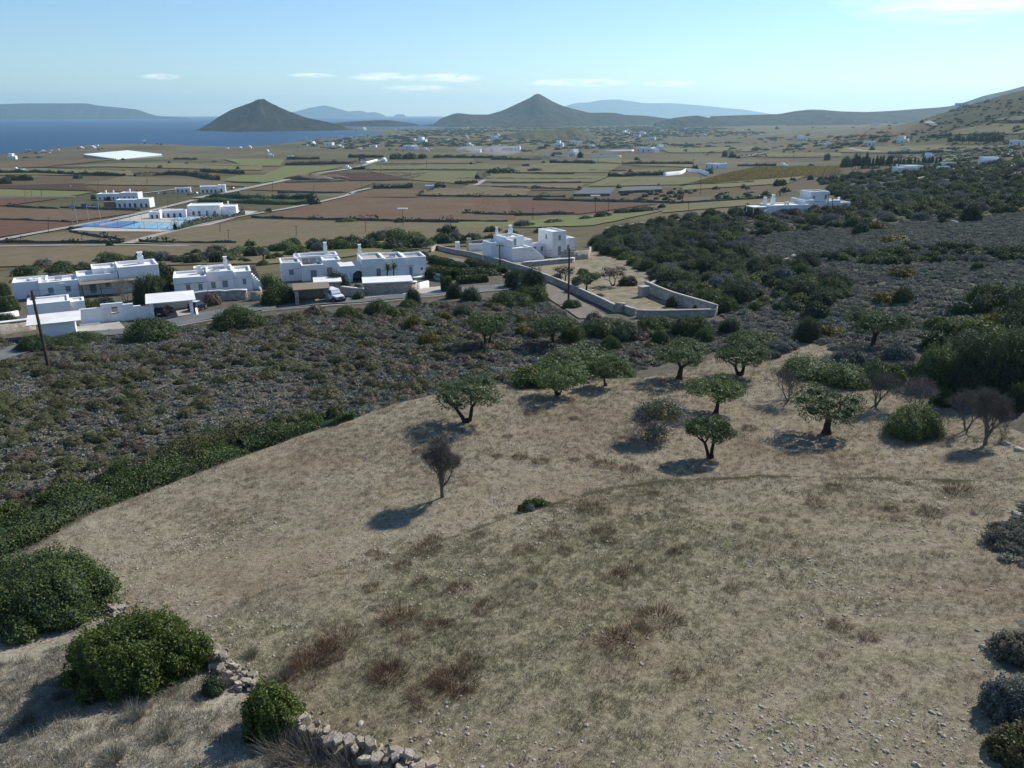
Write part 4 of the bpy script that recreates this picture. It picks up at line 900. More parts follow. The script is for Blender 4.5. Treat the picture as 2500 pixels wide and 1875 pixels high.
# greenhouse with arched bays
simple('plastic_film', (.66, .70, .69), .55, .06, .4, .3)
simple('greenhouse_side', (.30, .34, .34), .7, .1, .4, .2)
def greenhouse():
    A, B, C = at(*Z1(705, 635)), at(*Z1(985, 655)), at(*Z1(1370, 630)); a = Vector((A.x, A.y)); b = Vector((B.x, B.y)); c = Vector((C.x, C.y))
    u = (a - b); v = (c - b); e = empty('greenhouse', (B.x, B.y, min(A.z, B.z, C.z) - .5), 0, 'long white plastic greenhouse with many arched bays', 'greenhouse'); nb = 16; H = 4.6
    s = MB()
    for p, q in ((Vector((0, 0)), u), (u, u + v), (u + v, v), (v, Vector((0, 0)))):
        d = (q - p).normalized() * .0; s.poly((p.x, p.y, -1.5), (q.x, q.y, -1.5), (q.x, q.y, H), (p.x, p.y, H))
    s.build('side_wall', M['greenhouse_side'], e)
    for i in range(nb):
        m = MB(); p0 = u * (i / nb); p1 = u * ((i + 1) / nb); pr = []
        for t in range(7): q = p0 + (p1 - p0) * (t / 6); pr.append((q, H + .02 + 1.7 * sin(pi * t / 6)))
        for (q0, z0), (q1, z1) in zip(pr[:-1], pr[1:]): m.poly((q0.x, q0.y, z0), (q1.x, q1.y, z1), (q1.x + v.x, q1.y + v.y, z1), (q0.x + v.x, q0.y + v.y, z0))
        for o in (Vector((0, 0)), v):
            for (q0, z0), (q1, z1) in zip(pr[:-1], pr[1:]): m.poly((q0.x + o.x, q0.y + o.y, H), (q1.x + o.x, q1.y + o.y, H), (q1.x + o.x, q1.y + o.y, z1), (q0.x + o.x, q0.y + o.y, z0))
        m.build('roof_bay', M['plastic_film'], e)
greenhouse()

# sports club: courts, buildings, terrace
simple('court_blue', (.045, .14, .34), .75, .12, .15, .2, 0, ((.10, .30, .42), .6))
simple('court_pale', (.16, .38, .52), .7, .15, .12, .2, 0, ((.28, .50, .60), .6))
simple('court_line', (.75, .78, .8), .8, .03)
simple('paving', (.46, .43, .39), .9, .1, .5)
def court(px4, mat, label):
    c = [at(*p) for p in px4]; V, F = sheet(px4, 8, 8, .55); o = tag(link('tennis_court', mesh_np('tennis_court', V, F, M[mat])), label, 'court')
    def L(a, b):
        x = (c[0].x * (1 - a) + c[1].x * a) * (1 - b) + (c[3].x * (1 - a) + c[2].x * a) * b; y = (c[0].y * (1 - a) + c[1].y * a) * (1 - b) + (c[3].y * (1 - a) + c[2].y * a) * b
        return Vector((x, y, gz(x, y) + .62))
    def ln(a0, b0, a1, b1):
        p, q = L(a0, b0), L(a1, b1); d = (q - p).normalized(); w = Vector((-d.y, d.x, 0)) * .12; MB().poly(p - w, q - w, q + w, p + w).build('line', M['court_line'], o)
    for s in ((.15, .18, .85, .18), (.15, .82, .85, .82), (.15, .18, .15, .82), (.85, .18, .85, .82), (.32, .3, .68, .3), (.32, .7, .68, .7), (.32, .5, .68, .5)): ln(*s)
    p, q = L(.5, .1), L(.5, .9); d = (q - p).normalized(); n_ = Vector((-d.y, d.x, 0)) * .05
    MB().hexa([p - n_, q - n_, q + n_, p + n_] + [v + Vector((0, 0, 1.0)) for v in (p - n_, q - n_, q + n_, p + n_)]).build('net', M['shutter'], o)
V, F = sheet(zz(Z1, (590, 1255), (1440, 1288), (2180, 1095), (1400, 1072)), 40, 20, .32)
tag(link('terrace', mesh_np('terrace', V, F, M['paving'])), 'pale paved ground of the sports club', 'terrace', kind='structure')
court(zz(Z1, (640, 1228), (1000, 1240), (1180, 1190), (900, 1178)), 'court_blue', 'dark blue tennis court nearest the brown field')
court(zz(Z1, (1010, 1240), (1330, 1250), (1400, 1195), (1190, 1190)), 'court_pale', 'pale worn blue tennis court in the middle')
court(zz(Z1, (1345, 1250), (1470, 1255), (1650, 1185), (1415, 1195)), 'court_pale', 'pale blue court beside the row of small cypresses')
court(zz(Z1, (1440, 1172), (1700, 1178), (1740, 1155), (1490, 1150)), 'court_pale', 'small pale blue court before the club house')
def court_fence(pl, h, label):
    p = [at(*q) for q in pl]; e = empty('court_fence', p[0], 0, label, 'fence')
    for a, b in zip(p[:-1], p[1:]):
        L_ = (b - a).length; k = max(2, int(L_ / 6))
        for i in range(k + 1): q = a + (b - a) * (i / k) - p[0]; MB().tube(q + Vector((0, 0, -1)), q + Vector((0, 0, h)), .09, .09, 5).build('post', M['shutter'], e)
        for zc_ in (.9, h): MB().tube(a - p[0] + Vector((0, 0, zc_)), b - p[0] + Vector((0, 0, zc_)), .06, .06, 4).build('rail', M['shutter'], e)
court_fence(zz(Z1, (620, 1235), (1000, 1246), (1450, 1262)), 4, 'tall wire fence along the front of the blue courts')
court_fence(zz(Z1, (1460, 1262), (1700, 1200), (1930, 1150)), 5, 'tall wire fence beside the small cypresses')
court_fence(zz(Z1, (900, 1172), (1200, 1180), (1500, 1175)), 4, 'tall wire fence behind the blue courts')
def block_house(name, px, py, rz, blocks, label, windows=(), cat='building', wall='white_wall', roof='white_roof', chim=(), par=.4, extra=()):
    """a flat roofed building of blocks (x0,x1,y0,y1,h) in metres from its front left corner"""
    p = at(px, py); e = empty(name, p, rz, label, cat); t = .35
    for x0, x1, y0, y1, h in blocks:
        b = MB(); b.box(x0, x1, y0, y1, -2.5, h)
        b.box(x0, x1, y0, y0 + t, h, h + par); b.box(x0, x1, y1 - t, y1, h, h + par); b.box(x0, x0 + t, y0 + t, y1 - t, h, h + par); b.box(x1 - t, x1, y0 + t, y1 - t, h, h + par)
        w = b.build('wall', M[wall], e)
        MB().box(x0 + t + .01, x1 - t - .01, y0 + t + .01, y1 - t - .01, h + .004, h + .10).build('roof', M[roof], e)
    for x, y, z, w, h, side in windows:
        m = MB()
        if side == 'f': m.box(x - w / 2, x + w / 2, y - .05, y + .12, z, z + h)
        elif side == 'r': m.box(y - .12, y + .05, x - w / 2, x + w / 2, z, z + h)
        else: m.box(y - .05, y + .12, x - w / 2, x + w / 2, z, z + h)
        m.build('door' if z < .3 else 'window', M['far_window'], e)
    for x, y, z, h in chim: MB().box(x, x + .7, y, y + .7, z, z + h).box(x - .08, x + .78, y - .08, y + .78, z + h + .003, z + h + .15).build('chimney', M[wall], e)
    return e
wf = lambda xs, z=.9, w=1.1, h=1.3, y=0: [(x, y, z, w, h, 'f') for x in xs]
block_house('club_building', *Z1(985, 1062), .10, [(0, 13, 0, 7, 4.4), (13.02, 20, -1, 8, 5.0)], 'white club building with palms behind the grey wall', wf([2, 5, 8, 11], .2, 1.2, 2.3) + wf([15, 18], .2, 1.2, 2.3, -1))
block_house('club_building', *Z1(820, 1000), .05, [(0, 15, 0, 8, 4.0), (15.02, 27, 1, 9, 4.6)], 'rear white club building with chimneys', wf([2, 5, 8, 11, 14], .6, 1.0, 1.5) + wf([18, 21, 24], .6, 1.0, 1.5, 1), chim=[(4, 5, 4.4, 1.6), (9, 5, 4.4, 1.5), (20, 5, 5, 1.8)])
block_house('club_house', *Z1(1340, 1150), .22, [(0, 14, 0, 7, 3.6), (14.02, 31, 5, 19, 5.2), (31.02, 39, 7, 18, 4.2)], 'white club house with low vaulted roofs behind the courts', wf([2, 5, 8, 11], .2, 1.2, 2.2) + wf([17, 20, 24, 28], .2, 1.2, 2.4, 5), chim=[(34, 14, 4.6, 2.0)])
block_house('club_house', *Z1(1262, 1158), .15, [(0, 5.5, 0, 5, 3.4)], 'small white hut beside the courts', wf([1.5, 4], .2, 1.0, 2.0))
block_house('depot', *Z1(1690, 940), .28, [(0, 13, 0, 8, 4.6), (13.02, 18, 2, 9, 5.2)], 'white depot building beside the paved road', wf([2, 5, 8, 11], .3, 1.2, 2.2) + wf([15], .5, 1.2, 2.2, 2))
block_house('depot', *Z1(1480, 935), .3, [(0, 11, 0, 5, 2.9)], 'low cream depot building in the yard', wf([2, 5, 8], .3, 1.2, 1.8))
block_house('red_shed', *Z1(880, 1060), .1, [(0, 8, 0, 5, 3.0)], 'dark red shed before the club', wall='terracotta', roof='roof_grey')
R2 = random.Random(5)
simple('car_white', (.7, .7, .7), .4, .05); simple('car_dark', (.06, .06, .07), .4, .1); simple('car_red', (.35, .05, .04), .4, .1)
def far_car(px, py, label, mat, rz=0.):
    p = at(px, py); e = empty('parked_car', p, rz, label, 'car', 'cars parked far out on the plain')
    MB().hexa([(-2.1, -.85, .3), (2.1, -.85, .3), (2.1, .85, .3), (-2.1, .85, .3), (-2.05, -.8, .95), (2.05, -.8, .85), (2.05, .8, .85), (-2.05, .8, .95)]).build('body', M[mat], e)
    MB().hexa([(-1.7, -.78, .94), (1.0, -.78, .9), (1.0, .78, .9), (-1.7, .78, .94), (-1.3, -.65, 1.5), (.4, -.65, 1.5), (.4, .65, 1.5), (-1.3, .65, 1.5)]).build('cabin', M['far_window'], e)
    for x in (-1.3, 1.3):
        for y in (-.86, .66): MB().tube((x, y, .33), (x, y + .2, .33), .33, .33, 8).build('wheel', M['car_dark'], e)
for i, (x, y) in enumerate([(1330, 945), (1390, 945), (1600, 955), (1650, 945), (1850, 940), (1960, 905), (2060, 895), (740, 1040), (800, 1045), (590, 885)]):
    far_car(*Z1(x, y), ['small white car', 'small dark car', 'small red car'][i % 3] + ' parked ' + ['in the yard behind the club', 'beside the depot wall', 'before the depot', 'at the depot corner', 'by the paved road', 'on the roadside past the depot', 'far along the paved road', 'left of the club', 'before the rear club building', 'in the dark field'][i], ['car_white', 'car_dark', 'car_red'][i % 3], R2.uniform(0, 3))
# rubble heap by the road, reed hedges, netting, vineyard
soil('rubble', (.10, .075, .055), (.24, .17, .12), (.16, .15, .14), .6)
def mound(px, py, w, d, h, mat, label, cat='heap', name='heap'):
    p = at(px, py); V, F = sph((0, 0, 0), (w, d, h), 18, 10, int(px), .5); tag(link(name, mesh_np(name, V, F, M[mat], False), None, None, p), label, cat)
mound(*Z2(540, 822), 22, 14, 4.0, 'rubble', 'brown heap of rubble beside the paved road'); mound(*Z2(720, 812), 16, 9, 3.0, 'rubble', 'grey heap of stones right of the rubble')
simple('netting', (.105, .118, .125), .85, .12, .3, .2)
def netting(px4, label):
    c = [at(*p) for p in px4]; e = empty('shade_net', c[0], 0, label, 'shade net'); H = 1.5
    q = [p - c[0] for p in c]; MB().poly(*[(p.x, p.y, p.z + H) for p in q]).build('net', M['netting'], e)
    for i in range(4):
        a, b = q[i], q[(i + 1) % 4]; MB().poly((a.x, a.y, a.z - .5), (b.x, b.y, b.z - .5), (b.x, b.y, b.z + H - .02), (a.x, a.y, a.z + H - .02)).build('side_net', M['netting'], e)
netting(zz(Z3, (690, 965), (1000, 962), (1040, 912), (780, 912)), 'dark shade net over crops behind the red field')
netting(zz(Z3, (1070, 940), (1440, 925), (1430, 895), (1120, 905)), 'second dark shade net right of the first')
# leafy strip hedges
def strip_hedge(px_line, h, w, mat, label, leaf=.8, dens=9, cat='hedge', name='hedge', seed=1, lumpy=.35):
    c = ribbon_pts(px_line, 1.0 if h < 3 else 2.0); rs = np.random.RandomState(seed + len(c)); L = np.r_[0, np.cumsum(np.hypot(*np.diff(c, axis=0).T))]; n = int(L[-1] * h * dens / leaf ** 2 * .35)
    t = rs.rand(n) * L[-1]; x = np.interp(t, L, c[:, 0]); y = np.interp(t, L, c[:, 1]); tx = np.gradient(c, axis=0); nx_ = np.interp(t, L, -tx[:, 1]); ny_ = np.interp(t, L, tx[:, 0]); l = np.hypot(nx_, ny_) + 1e-9
    hl = h * (1 - lumpy + 2 * lumpy * vnoise(t / (h * 1.5) + seed * 7.3, t * 0)); a = rs.rand(n) * pi; k = 1 - np.abs(rs.randn(n)) * .15
    off = np.cos(a) * w / 2 * k; zc_ = np.sin(a) ** .6 * hl * k; o = np.array(at(*px_line[0]))
    P = np.stack([x + nx_ / l * off, y + ny_ / l * off, grid_h(x, y) + CAM_Z + zc_], -1) - o
    nrm = np.stack([nx_ / l * np.cos(a), ny_ / l * np.cos(a), np.sin(a)], -1) + rs.randn(n, 3) * .8
    V, F = leaf_quads(P, nrm, leaf, rs, .6); tint = np.repeat(rs.rand(n), 4)
    # inner body
    u = np.linspace(0, L[-1], max(3, int(L[-1] / 2))); bx = np.interp(u, L, c[:, 0]); by = np.interp(u, L, c[:, 1]); bz = grid_h(bx, by) + CAM_Z
    nn = np.stack([np.interp(u, L, -tx[:, 1]), np.interp(u, L, tx[:, 0])], -1); nn /= np.linalg.norm(nn, axis=1, keepdims=True) + 1e-9; bh = h * (1 - lumpy + 2 * lumpy * vnoise(u / (h * 1.5) + seed * 7.3, u * 0)) * .78
    rows = [(-.38, -.5), (-.36, .6), (0, 1), (.36, .6), (.38, -.5)]
    B = np.stack([np.stack([bx + nn[:, 0] * w * r[0], by + nn[:, 1] * w * r[0], bz + bh * r[1]], -1) for r in rows], 1) - o
    i = np.arange(len(u) * 5).reshape(-1, 5); G = np.stack([i[:-1, :-1], i[:-1, 1:], i[1:, 1:], i[1:, :-1]], -1).reshape(-1, 4)
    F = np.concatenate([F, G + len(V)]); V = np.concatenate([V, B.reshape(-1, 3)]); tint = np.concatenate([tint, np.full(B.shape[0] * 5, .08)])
    return tag(link(name, mesh_np(name, V, F, M[mat], False, {'tint': tint}), None, None, tuple(o)), label, cat)
HD = [(Z1, [(1140, 800), (1300, 790), (1500, 785), (1650, 795), (1840, 832)], 5, 6, 'reed', 'long curved reed hedge left of the paved road'), (Z1, [(0, 862), (100, 858)], 6, 7, 'maquis', 'dark tree hedge at the left edge'), (Z1, [(60, 830), (270, 832)], 5, 6, 'maquis', 'dark hedge left of the tan field'), (Z1, [(330, 775), (640, 788), (1050, 795)], 4, 5, 'maquis', 'dark hedge under the olive pasture'), (Z1, [(0, 775), (320, 772)], 5, 7, 'maquis', 'tree hedge before the left farmhouses'), (Z1, [(1700, 760), (2050, 778)], 4, 6, 'maquis', 'dark hedge above the reed hedge'), (Z1, [(1470, 655), (1660, 655)], 3, 4, 'reed', 'far hedge right of the greenhouse'),
 (Z2, [(330, 705), (600, 698), (900, 690), (1000, 680)], 5, 6, 'reed', 'reed hedge behind the green roadside field'), (Z2, [(350, 655), (620, 652)], 5, 6, 'reed', 'second reed hedge behind the green fields'), (Z2, [(870, 640), (1160, 640)], 5, 6, 'maquis', 'dark hedge left of the far grove'), (Z2, [(900, 740), (1010, 738)], 4, 6, 'maquis', 'dark shrubs beside the pale shed'), (Z2, [(1080, 900), (1250, 895), (1400, 895)], 4.5, 8, 'reed', 'reed patch left of the white farm building'), (Z2, [(1600, 895), (1680, 890)], 4, 5, 'maquis', 'dark hedge right of the white farm building'), (Z2, [(1770, 860), (1950, 862)], 3, 5, 'reed', 'reed strip beside the meadow'), (Z2, [(1950, 810), (2050, 795)], 3.5, 6, 'grey_sage', 'grey bramble strip beside the meadow'), (Z2, [(1580, 640), (1900, 640), (2200, 645)], 4, 10, 'maquis', 'dark strip of trees under the smoke'),
 (Z3, [(490, 688), (700, 688), (870, 690)], 4.5, 6, 'reed', 'brown reed hedge in the pale fields'), (Z3, [(990, 805), (1100, 800), (1200, 795)], 5, 6, 'reed', 'reed hedge left of the orchard'), (Z3, [(1100, 695), (1400, 692), (1700, 695)], 4, 8, 'maquis', 'dark orchard hedge on the plain'), (Z3, [(1210, 790), (1440, 788)], 5, 12, 'maquis', 'dark orchard left of the stepped wall'), (Z3, [(0, 655), (300, 658), (480, 650)], 4, 9, 'maquis', 'dark tree strip below the smoke'),
 (Z4, [(1170, 555), (1400, 552), (1580, 545)], 4, 6, 'reed', 'brown reed hedge behind the tall trees'), (Z4, [(0, 650), (300, 648)], 3, 6, 'maquis', 'hedge above the vineyard'), (Z4, [(770, 490), (960, 480)], 5, 8, 'maquis', 'dark hedge left of the vaulted house'), (Z4, [(1480, 425), (1640, 420)], 5, 8, 'maquis', 'dark tree hedge on the hillside'), (Z4, [(1800, 415), (2050, 410)], 5, 8, 'maquis', 'second dark tree hedge on the hillside'), (Z4, [(10, 590), (100, 575), (220, 555)], 4, 10, 'maquis', 'dark thicket at the left of the hill fields')]
for i, (f, pl, h, w, mt, lab) in enumerate(HD): strip_hedge([f(*p) for p in pl], h, w, mt, lab, 1.3 if at(*f(*pl[0])).y < 1500 else 2.2, 6, seed=i)
strip_hedge(zz(Z1, (1480, 1258), (1700, 1200), (1900, 1160), (2060, 1128)), 3.2, 2.2, 'maquis', 'dark row of small cypresses along the courts', .7, 8, seed=77, lumpy=.6)
strip_hedge(zz(Z1, (1700, 1010), (1900, 1010), (2212, 1022)) + zz(Z2, (300, 1030), (520, 1030)), 3.0, 16, 'olive_green', 'green orchard strip behind the club', .9, 5, seed=78, lumpy=.4)
strip_hedge(zz(Z1, (1750, 985), (2212, 990)) + zz(Z2, (300, 985), (560, 985)), 3.5, 14, 'maquis', 'dark olive grove strip beside the paved road', .9, 5, seed=79, lumpy=.5)
# vineyard: one object for each row
va, vb, vc, vd = at(*Z3(1690, 868)), at(*Z4(800, 712)), at(*Z4(790, 658)), at(*Z4(150, 665))
simple('vine_soil', (.075, .055, .035), .95, .2, .4, .05)
NR = 36
V, F = sheet([Z3(1640, 880), Z4(815, 716), Z4(800, 655), Z4(130, 663)], 60, 16, .35); tag(link('field', mesh_np('field', V, F, M['vine_soil'])), 'dark soil of the vineyard', 'field', kind='structure')
for i in range(NR):
    t = (i + .5) / NR; a = va.lerp(vb, t); b = vd.lerp(vc, t); rs = np.random.RandomState(i); L_ = (b - a).length; k = int(L_ * 9)
    s = rs.rand(k); X = a.x + (b.x - a.x) * s + rs.randn(k) * .3; Y = a.y + (b.y - a.y) * s; Zz = grid_h(X, Y) + CAM_Z + .5 + rs.rand(k) * 1.5
    V, F = leaf_quads(np.stack([X, Y, Zz], -1) - np.array(a), rs.randn(k, 3), .55, rs, .7)
    tag(link('vine_row', mesh_np('vine_row', V, F, M['vine_leaf'], False, {'tint': np.repeat(rs.rand(k), 4)}), None, None, a), 'yellow green row of vines in the sloping vineyard', 'vine row', 'rows of the vineyard')
# far trees and round shrubs on the plain
FT = [(Z2, 580, 1035, 130, 95, 'maquis', 'big dark round tree beside the track'), (Z2, 190, 1100, 75, 45, 'maquis', 'dark tree at the end of the club terrace'), (Z2, 1300, 1185, 110, 45, 'maquis', 'dark round shrub on the long wall under a pole'), (Z2, 850, 1185, 210, 40, 'lentisk', 'low green shrub spread over the long wall'), (Z2, 980, 660, 60, 35, 'maquis', 'dark tree behind the roadside house'), (Z2, 880, 950, 30, 22, 'maquis', 'small dark shrub at the track corner'), (Z2, 2100, 770, 180, 50, 'maquis', 'dark grove in the middle meadow'), (Z2, 1270, 650, 120, 55, 'maquis', 'left half of the dark far grove'), (Z2, 1380, 650, 140, 60, 'maquis', 'middle of the dark far grove'), (Z2, 1490, 645, 100, 45, 'maquis', 'right half of the dark far grove'), (Z2, 1900, 695, 30, 25, 'maquis', 'single small tree in the far pale field'), (Z2, 540, 790, 60, 25, 'far_olive', 'tree on the rubble heap'),
 (Z3, 290, 715, 80, 30, 'maquis', 'round dark shrub in the pale field'), (Z3, 360, 755, 140, 35, 'maquis', 'wide dark shrub beside the grove'), (Z3, 120, 765, 260, 50, 'maquis', 'dark grove left of the pale field'), (Z3, 380, 905, 110, 40, 'maquis', 'round dark shrub on the thin wall'), (Z3, 285, 900, 40, 25, 'maquis', 'small dark shrub on the thin wall'), (Z3, 110, 895, 60, 22, 'maquis', 'low dark shrub on the thin wall'), (Z3, 740, 905, 45, 40, 'far_olive', 'bare small tree by the shade net'), (Z3, 1075, 895, 50, 40, 'far_olive', 'pale tree between the shade nets'), (Z3, 1410, 878, 30, 30, 'far_olive', 'small tree behind the shade net'), (Z3, 880, 1005, 50, 40, 'maquis', 'dark shrub under a pole by the red field'), (Z3, 270, 1218, 250, 60, 'maquis', 'large dark shrub in the green meadow'), (Z3, 530, 1188, 190, 40, 'maquis', 'wide dark shrub in the green meadow'), (Z3, 160, 1295, 160, 60, 'maquis', 'dark shrub behind the tall house'), (Z3, 430, 1265, 180, 50, 'maquis', 'dark shrub right behind the tall house'), (Z3, 440, 690, 40, 28, 'maquis', 'small dark shrub left of the reed hedge'), (Z3, 470, 545, 60, 30, 'maquis', 'dark tree left of the low white house'), (Z3, 550, 625, 100, 40, 'maquis', 'dark trees in the estate'), (Z3, 745, 640, 60, 60, 'maquis', 'tall dark tree in the estate'), (Z3, 1225, 660, 60, 30, 'maquis', 'round tree on the dark orchard'), (Z3, 1635, 585, 45, 22, 'maquis', 'dark round shrub in the far field'), (Z3, 1720, 750, 70, 60, 'maquis', 'tree left of the two storey house'), (Z3, 1830, 775, 90, 55, 'maquis', 'dark tree before the two storey house'), (Z3, 1970, 635, 60, 65, 'maquis', 'tall conifer on the far plain'), (Z3, 2030, 640, 70, 55, 'maquis', 'second conifer on the far plain'), (Z3, 1170, 790, 50, 70, 'far_olive', 'pale tree at the reed hedge'), (Z3, 1440, 1060, 80, 40, 'maquis', 'dark shrub at the end of the red field'), (Z3, 940, 1140, 180, 60, 'maquis', 'dark shrub under the red field'), (Z3, 800, 1160, 170, 40, 'maquis', 'low dark shrub in the long meadow'), (Z3, 1300, 1090, 300, 50, 'maquis', 'long dark shrub along the red field'), (Z3, 1130, 1100, 220, 45, 'maquis', 'dark shrub in the long meadow'),
 (Z1, 1350, 728, 45, 32, 'maquis', 'dark tree in the pasture right of the greenhouse'), (Z1, 1430, 690, 35, 30, 'far_olive', 'pale tree right of the greenhouse'), (Z1, 1575, 695, 40, 22, 'maquis', 'dark shrub on the far wall'), (Z1, 1235, 720, 30, 18, 'maquis', 'small shrub in the olive pasture'), (Z1, 2010, 740, 40, 35, 'far_olive', 'pale tree at the right of the pasture'), (Z1, 1810, 675, 50, 14, 'maquis', 'low far shrub in the pasture'), (Z1, 1040, 660, 40, 22, 'maquis', 'dark shrub at the greenhouse corner'), (Z1, 220, 642, 55, 15, 'maquis', 'low dark shrub on the left shore'), (Z1, 330, 640, 60, 15, 'maquis', 'second low dark shrub on the left shore'), (Z1, 660, 815, 90, 40, 'maquis', 'dark tree in the hedge left of the stubble'), (Z1, 1150, 945, 60, 40, 'maquis', 'dark tree behind the rear club building'), (Z1, 795, 990, 55, 50, 'maquis', 'palm like tree left of the rear club building'), (Z1, 915, 1000, 60, 45, 'maquis', 'dark tree before the rear club building'), (Z1, 930, 1385, 70, 50, 'maquis', 'dark shrub on the narrow track'), (Z1, 600, 1245, 75, 35, 'maquis', 'dark shrub at the corner of the courts'), (Z1, 2000, 955, 60, 30, 'maquis', 'dark shrub beside the depot road'),
 (Z4, 690, 605, 55, 70, 'far_olive', 'single tree above the vineyard'), (Z4, 565, 755, 50, 45, 'maquis', 'dark round tree below the vineyard'), (Z4, 430, 765, 60, 35, 'maquis', 'dark shrub below the vineyard'), (Z4, 330, 800, 110, 60, 'maquis', 'dark shrub left below the vineyard'), (Z4, 50, 820, 55, 40, 'far_olive', 'small olive tree in the field below the vineyard'), (Z4, 215, 885, 85, 60, 'far_olive', 'olive tree by the wall below the vineyard'), (Z4, 85, 890, 70, 50, 'far_olive', 'second olive tree by the wall'), (Z4, 370, 850, 90, 55, 'far_olive', 'olive tree right of the wall'), (Z4, 570, 650, 60, 25, 'maquis', 'dark shrub behind the vineyard'), (Z4, 1520, 775, 70, 55, 'far_olive', 'pale olive tree by the small green field'), (Z4, 1600, 755, 55, 60, 'far_olive', 'second olive tree by the small green field'), (Z4, 1410, 790, 60, 65, 'far_olive', 'olive tree below the driveway'), (Z4, 1040, 530, 50, 40, 'maquis', 'dark tree before the vaulted house'), (Z4, 2010, 525, 70, 30, 'maquis', 'bright green tree by the right buildings'), (Z4, 555, 545, 35, 22, 'far_olive', 'small olive in the far pale field'), (Z4, 765, 540, 25, 22, 'maquis', 'tiny dark tree in the far field'), (Z4, 360, 548, 25, 22, 'maquis', 'tiny dark tree left in the far field'), (Z4, 435, 548, 25, 22, 'far_olive', 'tiny pale tree left in the far field'), (Z4, 840, 660, 110, 100, 'lentisk', 'tall bright green tree at the head of the tree row')]
for f, x, y, w, h, k, lab in FT:
    sc_ = 3.456 if f is not Z4 else 3.16
    place_shrub(*f(x, y), w / sc_, h / sc_, 'far' if k == 'maquis' and at(*f(x, y)).y > 420 else k, lab, None, 'tree', 'tree', .3)
# the row of tall trees behind the vineyard, with their trunks
simple('dark_trunk', (.05, .04, .032), .95, .2)
for i in range(26):
    x = 880 + i * 27 + R.uniform(-8, 8); tall = (110 if i < 5 else 95 if i < 12 else 62) * R.uniform(.8, 1.1); p = at(*Z4(x, 676 - i * 1.6)); s = scale_at(p) / 3.16; H = tall * s
    e = empty('poplar_tree', p, R.random() * 6, 'slender dark tree in the row behind the vineyard', 'tree', 'tall tree row behind the vineyard')
    MB().tube((0, 0, -.5), (0, 0, H * .6), .22, .1, 6).build('trunk', M['dark_trunk'], e)
    c = link('crown', SHRUB['far'][i % 4], e); c.location = (0, 0, H * .22); c.scale = (H * .19, H * .19, H * .9)
for i in range(9):
    x = 1640 + i * 48; p = at(*Z4(x, 480)); s = scale_at(p) / 3.16; H = R.uniform(55, 80) * s
    e = empty('pine_tree', p, R.random() * 6, 'dark pine in the far row on the right plain', 'tree', 'far pine row on the right')
    MB().tube((0, 0, -.5), (0, 0, H * .6), .3, .15, 6).build('trunk', M['dark_trunk'], e)
    c = link('crown', SHRUB['far'][i % 4], e); c.location = (0, 0, H * .3); c.scale = (H * .42, H * .42, H * .72)
# scattered trees of the plain and of the villages: singly placed, small
def scatter_trees(f, x0, x1, y0, y1, nn, wmin, wmax, label, group):
    sc_ = 3.456 if f is not Z4 else 3.16
    for i in range(nn):
        w = R.uniform(wmin, wmax) / sc_; nm = 'hillside_shrub' if f is Z4 else 'tree'; place_shrub(*f(R.uniform(x0, x1), R.uniform(y0, y1)), w, w * R.uniform(.35, .6), 'far', label, group, nm, nm.split('_')[-1], .4)
scatter_trees(Z2, 420, 900, 400, 560, 24, 12, 26, 'dark tree between the houses of the bay village', 'trees of the bay village')
scatter_trees(Z2, 900, 2200, 380, 600, 30, 12, 30, 'dark tree between the houses of the plain village', 'trees of the plain village')
scatter_trees(Z3, 0, 1400, 420, 640, 26, 12, 30, 'dark tree on the middle plain', 'trees of the middle plain')
scatter_trees(Z3, 1400, 2212, 380, 700, 24, 12, 28, 'dark tree on the plain left of the right hill', 'trees left of the right hill')
scatter_trees(Z4, 0, 1400, 290, 470, 46, 14, 40, 'dark shrub on the lower hillside', 'shrubs of the lower hillside')
scatter_trees(Z4, 1400, 2212, 230, 460, 40, 16, 50, 'dark shrub on the right hill', 'shrubs of the right hill')
scatter_trees(Z1, 540, 900, 530, 580, 12, 14, 30, 'dark tree among the shore houses', 'trees of the shore')
scatter_trees(Z1, 150, 560, 580, 610, 10, 12, 28, 'dark tree on the left shore', 'trees of the left shore')
scatter_trees(Z1, 900, 1400, 505, 540, 10, 12, 30, 'dark tree on the headland', 'trees of the headland')
scatter_trees(Z3, 1500, 2212, 890, 1000, 26, 40, 80, 'olive tree in the orchard below the vineyard', 'olive orchard below the vineyard')
scatter_trees(Z3, 1060, 1640, 930, 1010, 22, 40, 80, 'dark orchard tree right of the shade nets', 'orchard right of the shade nets')
# church on the brown hill
e = block_house('church', *Z3(1630, 286), .2, [(0, 30, 0, 20, 9), (10, 18, 6, 14, 20)], 'church with a tower on top of the brown hill')
# ------------------------------------------------------------------ near slope: hedge, big shrubs, trees
def at_np(P): return [at(*p) for p in P]
def Y1(x, y): return (x / 2.4578, 860 + y / 2.4578)              # views of the slope, in pixels of the photograph
def Y2(x, y): return (1000 + x / 2.6024, 720 + y / 2.6024)
def Y3(x, y): return (1700 + x / 2.765, 800 + y / 2.765)
def Y5(x, y): return (450 + x / 2.765, 1500 + y / 2.765)
def Y6(x, y): return (900 + x / 2.765, 1150 + y / 2.765)
def Y7(x, y): return (1700 + x / 2.2888, 1150 + y / 2.2888)
def Y8(x, y): return (1780 + x / 3.0722, 440 + y / 3.0722)
def X5(x, y): return (x / 3.456, 600 + y / 3.456)
def X6(x, y): return (600 + x / 3.456, 540 + y / 3.456)
def X7(x, y): return (1150 + x / 3.456, 520 + y / 3.456)
strip_hedge([(-80, 1372), (60, 1316), (180, 1255), (260, 1222)], 1.5, 3.4, 'lentisk', 'thick green hedge at the left edge of the dry field', .16, 36, seed=3, lumpy=.7)
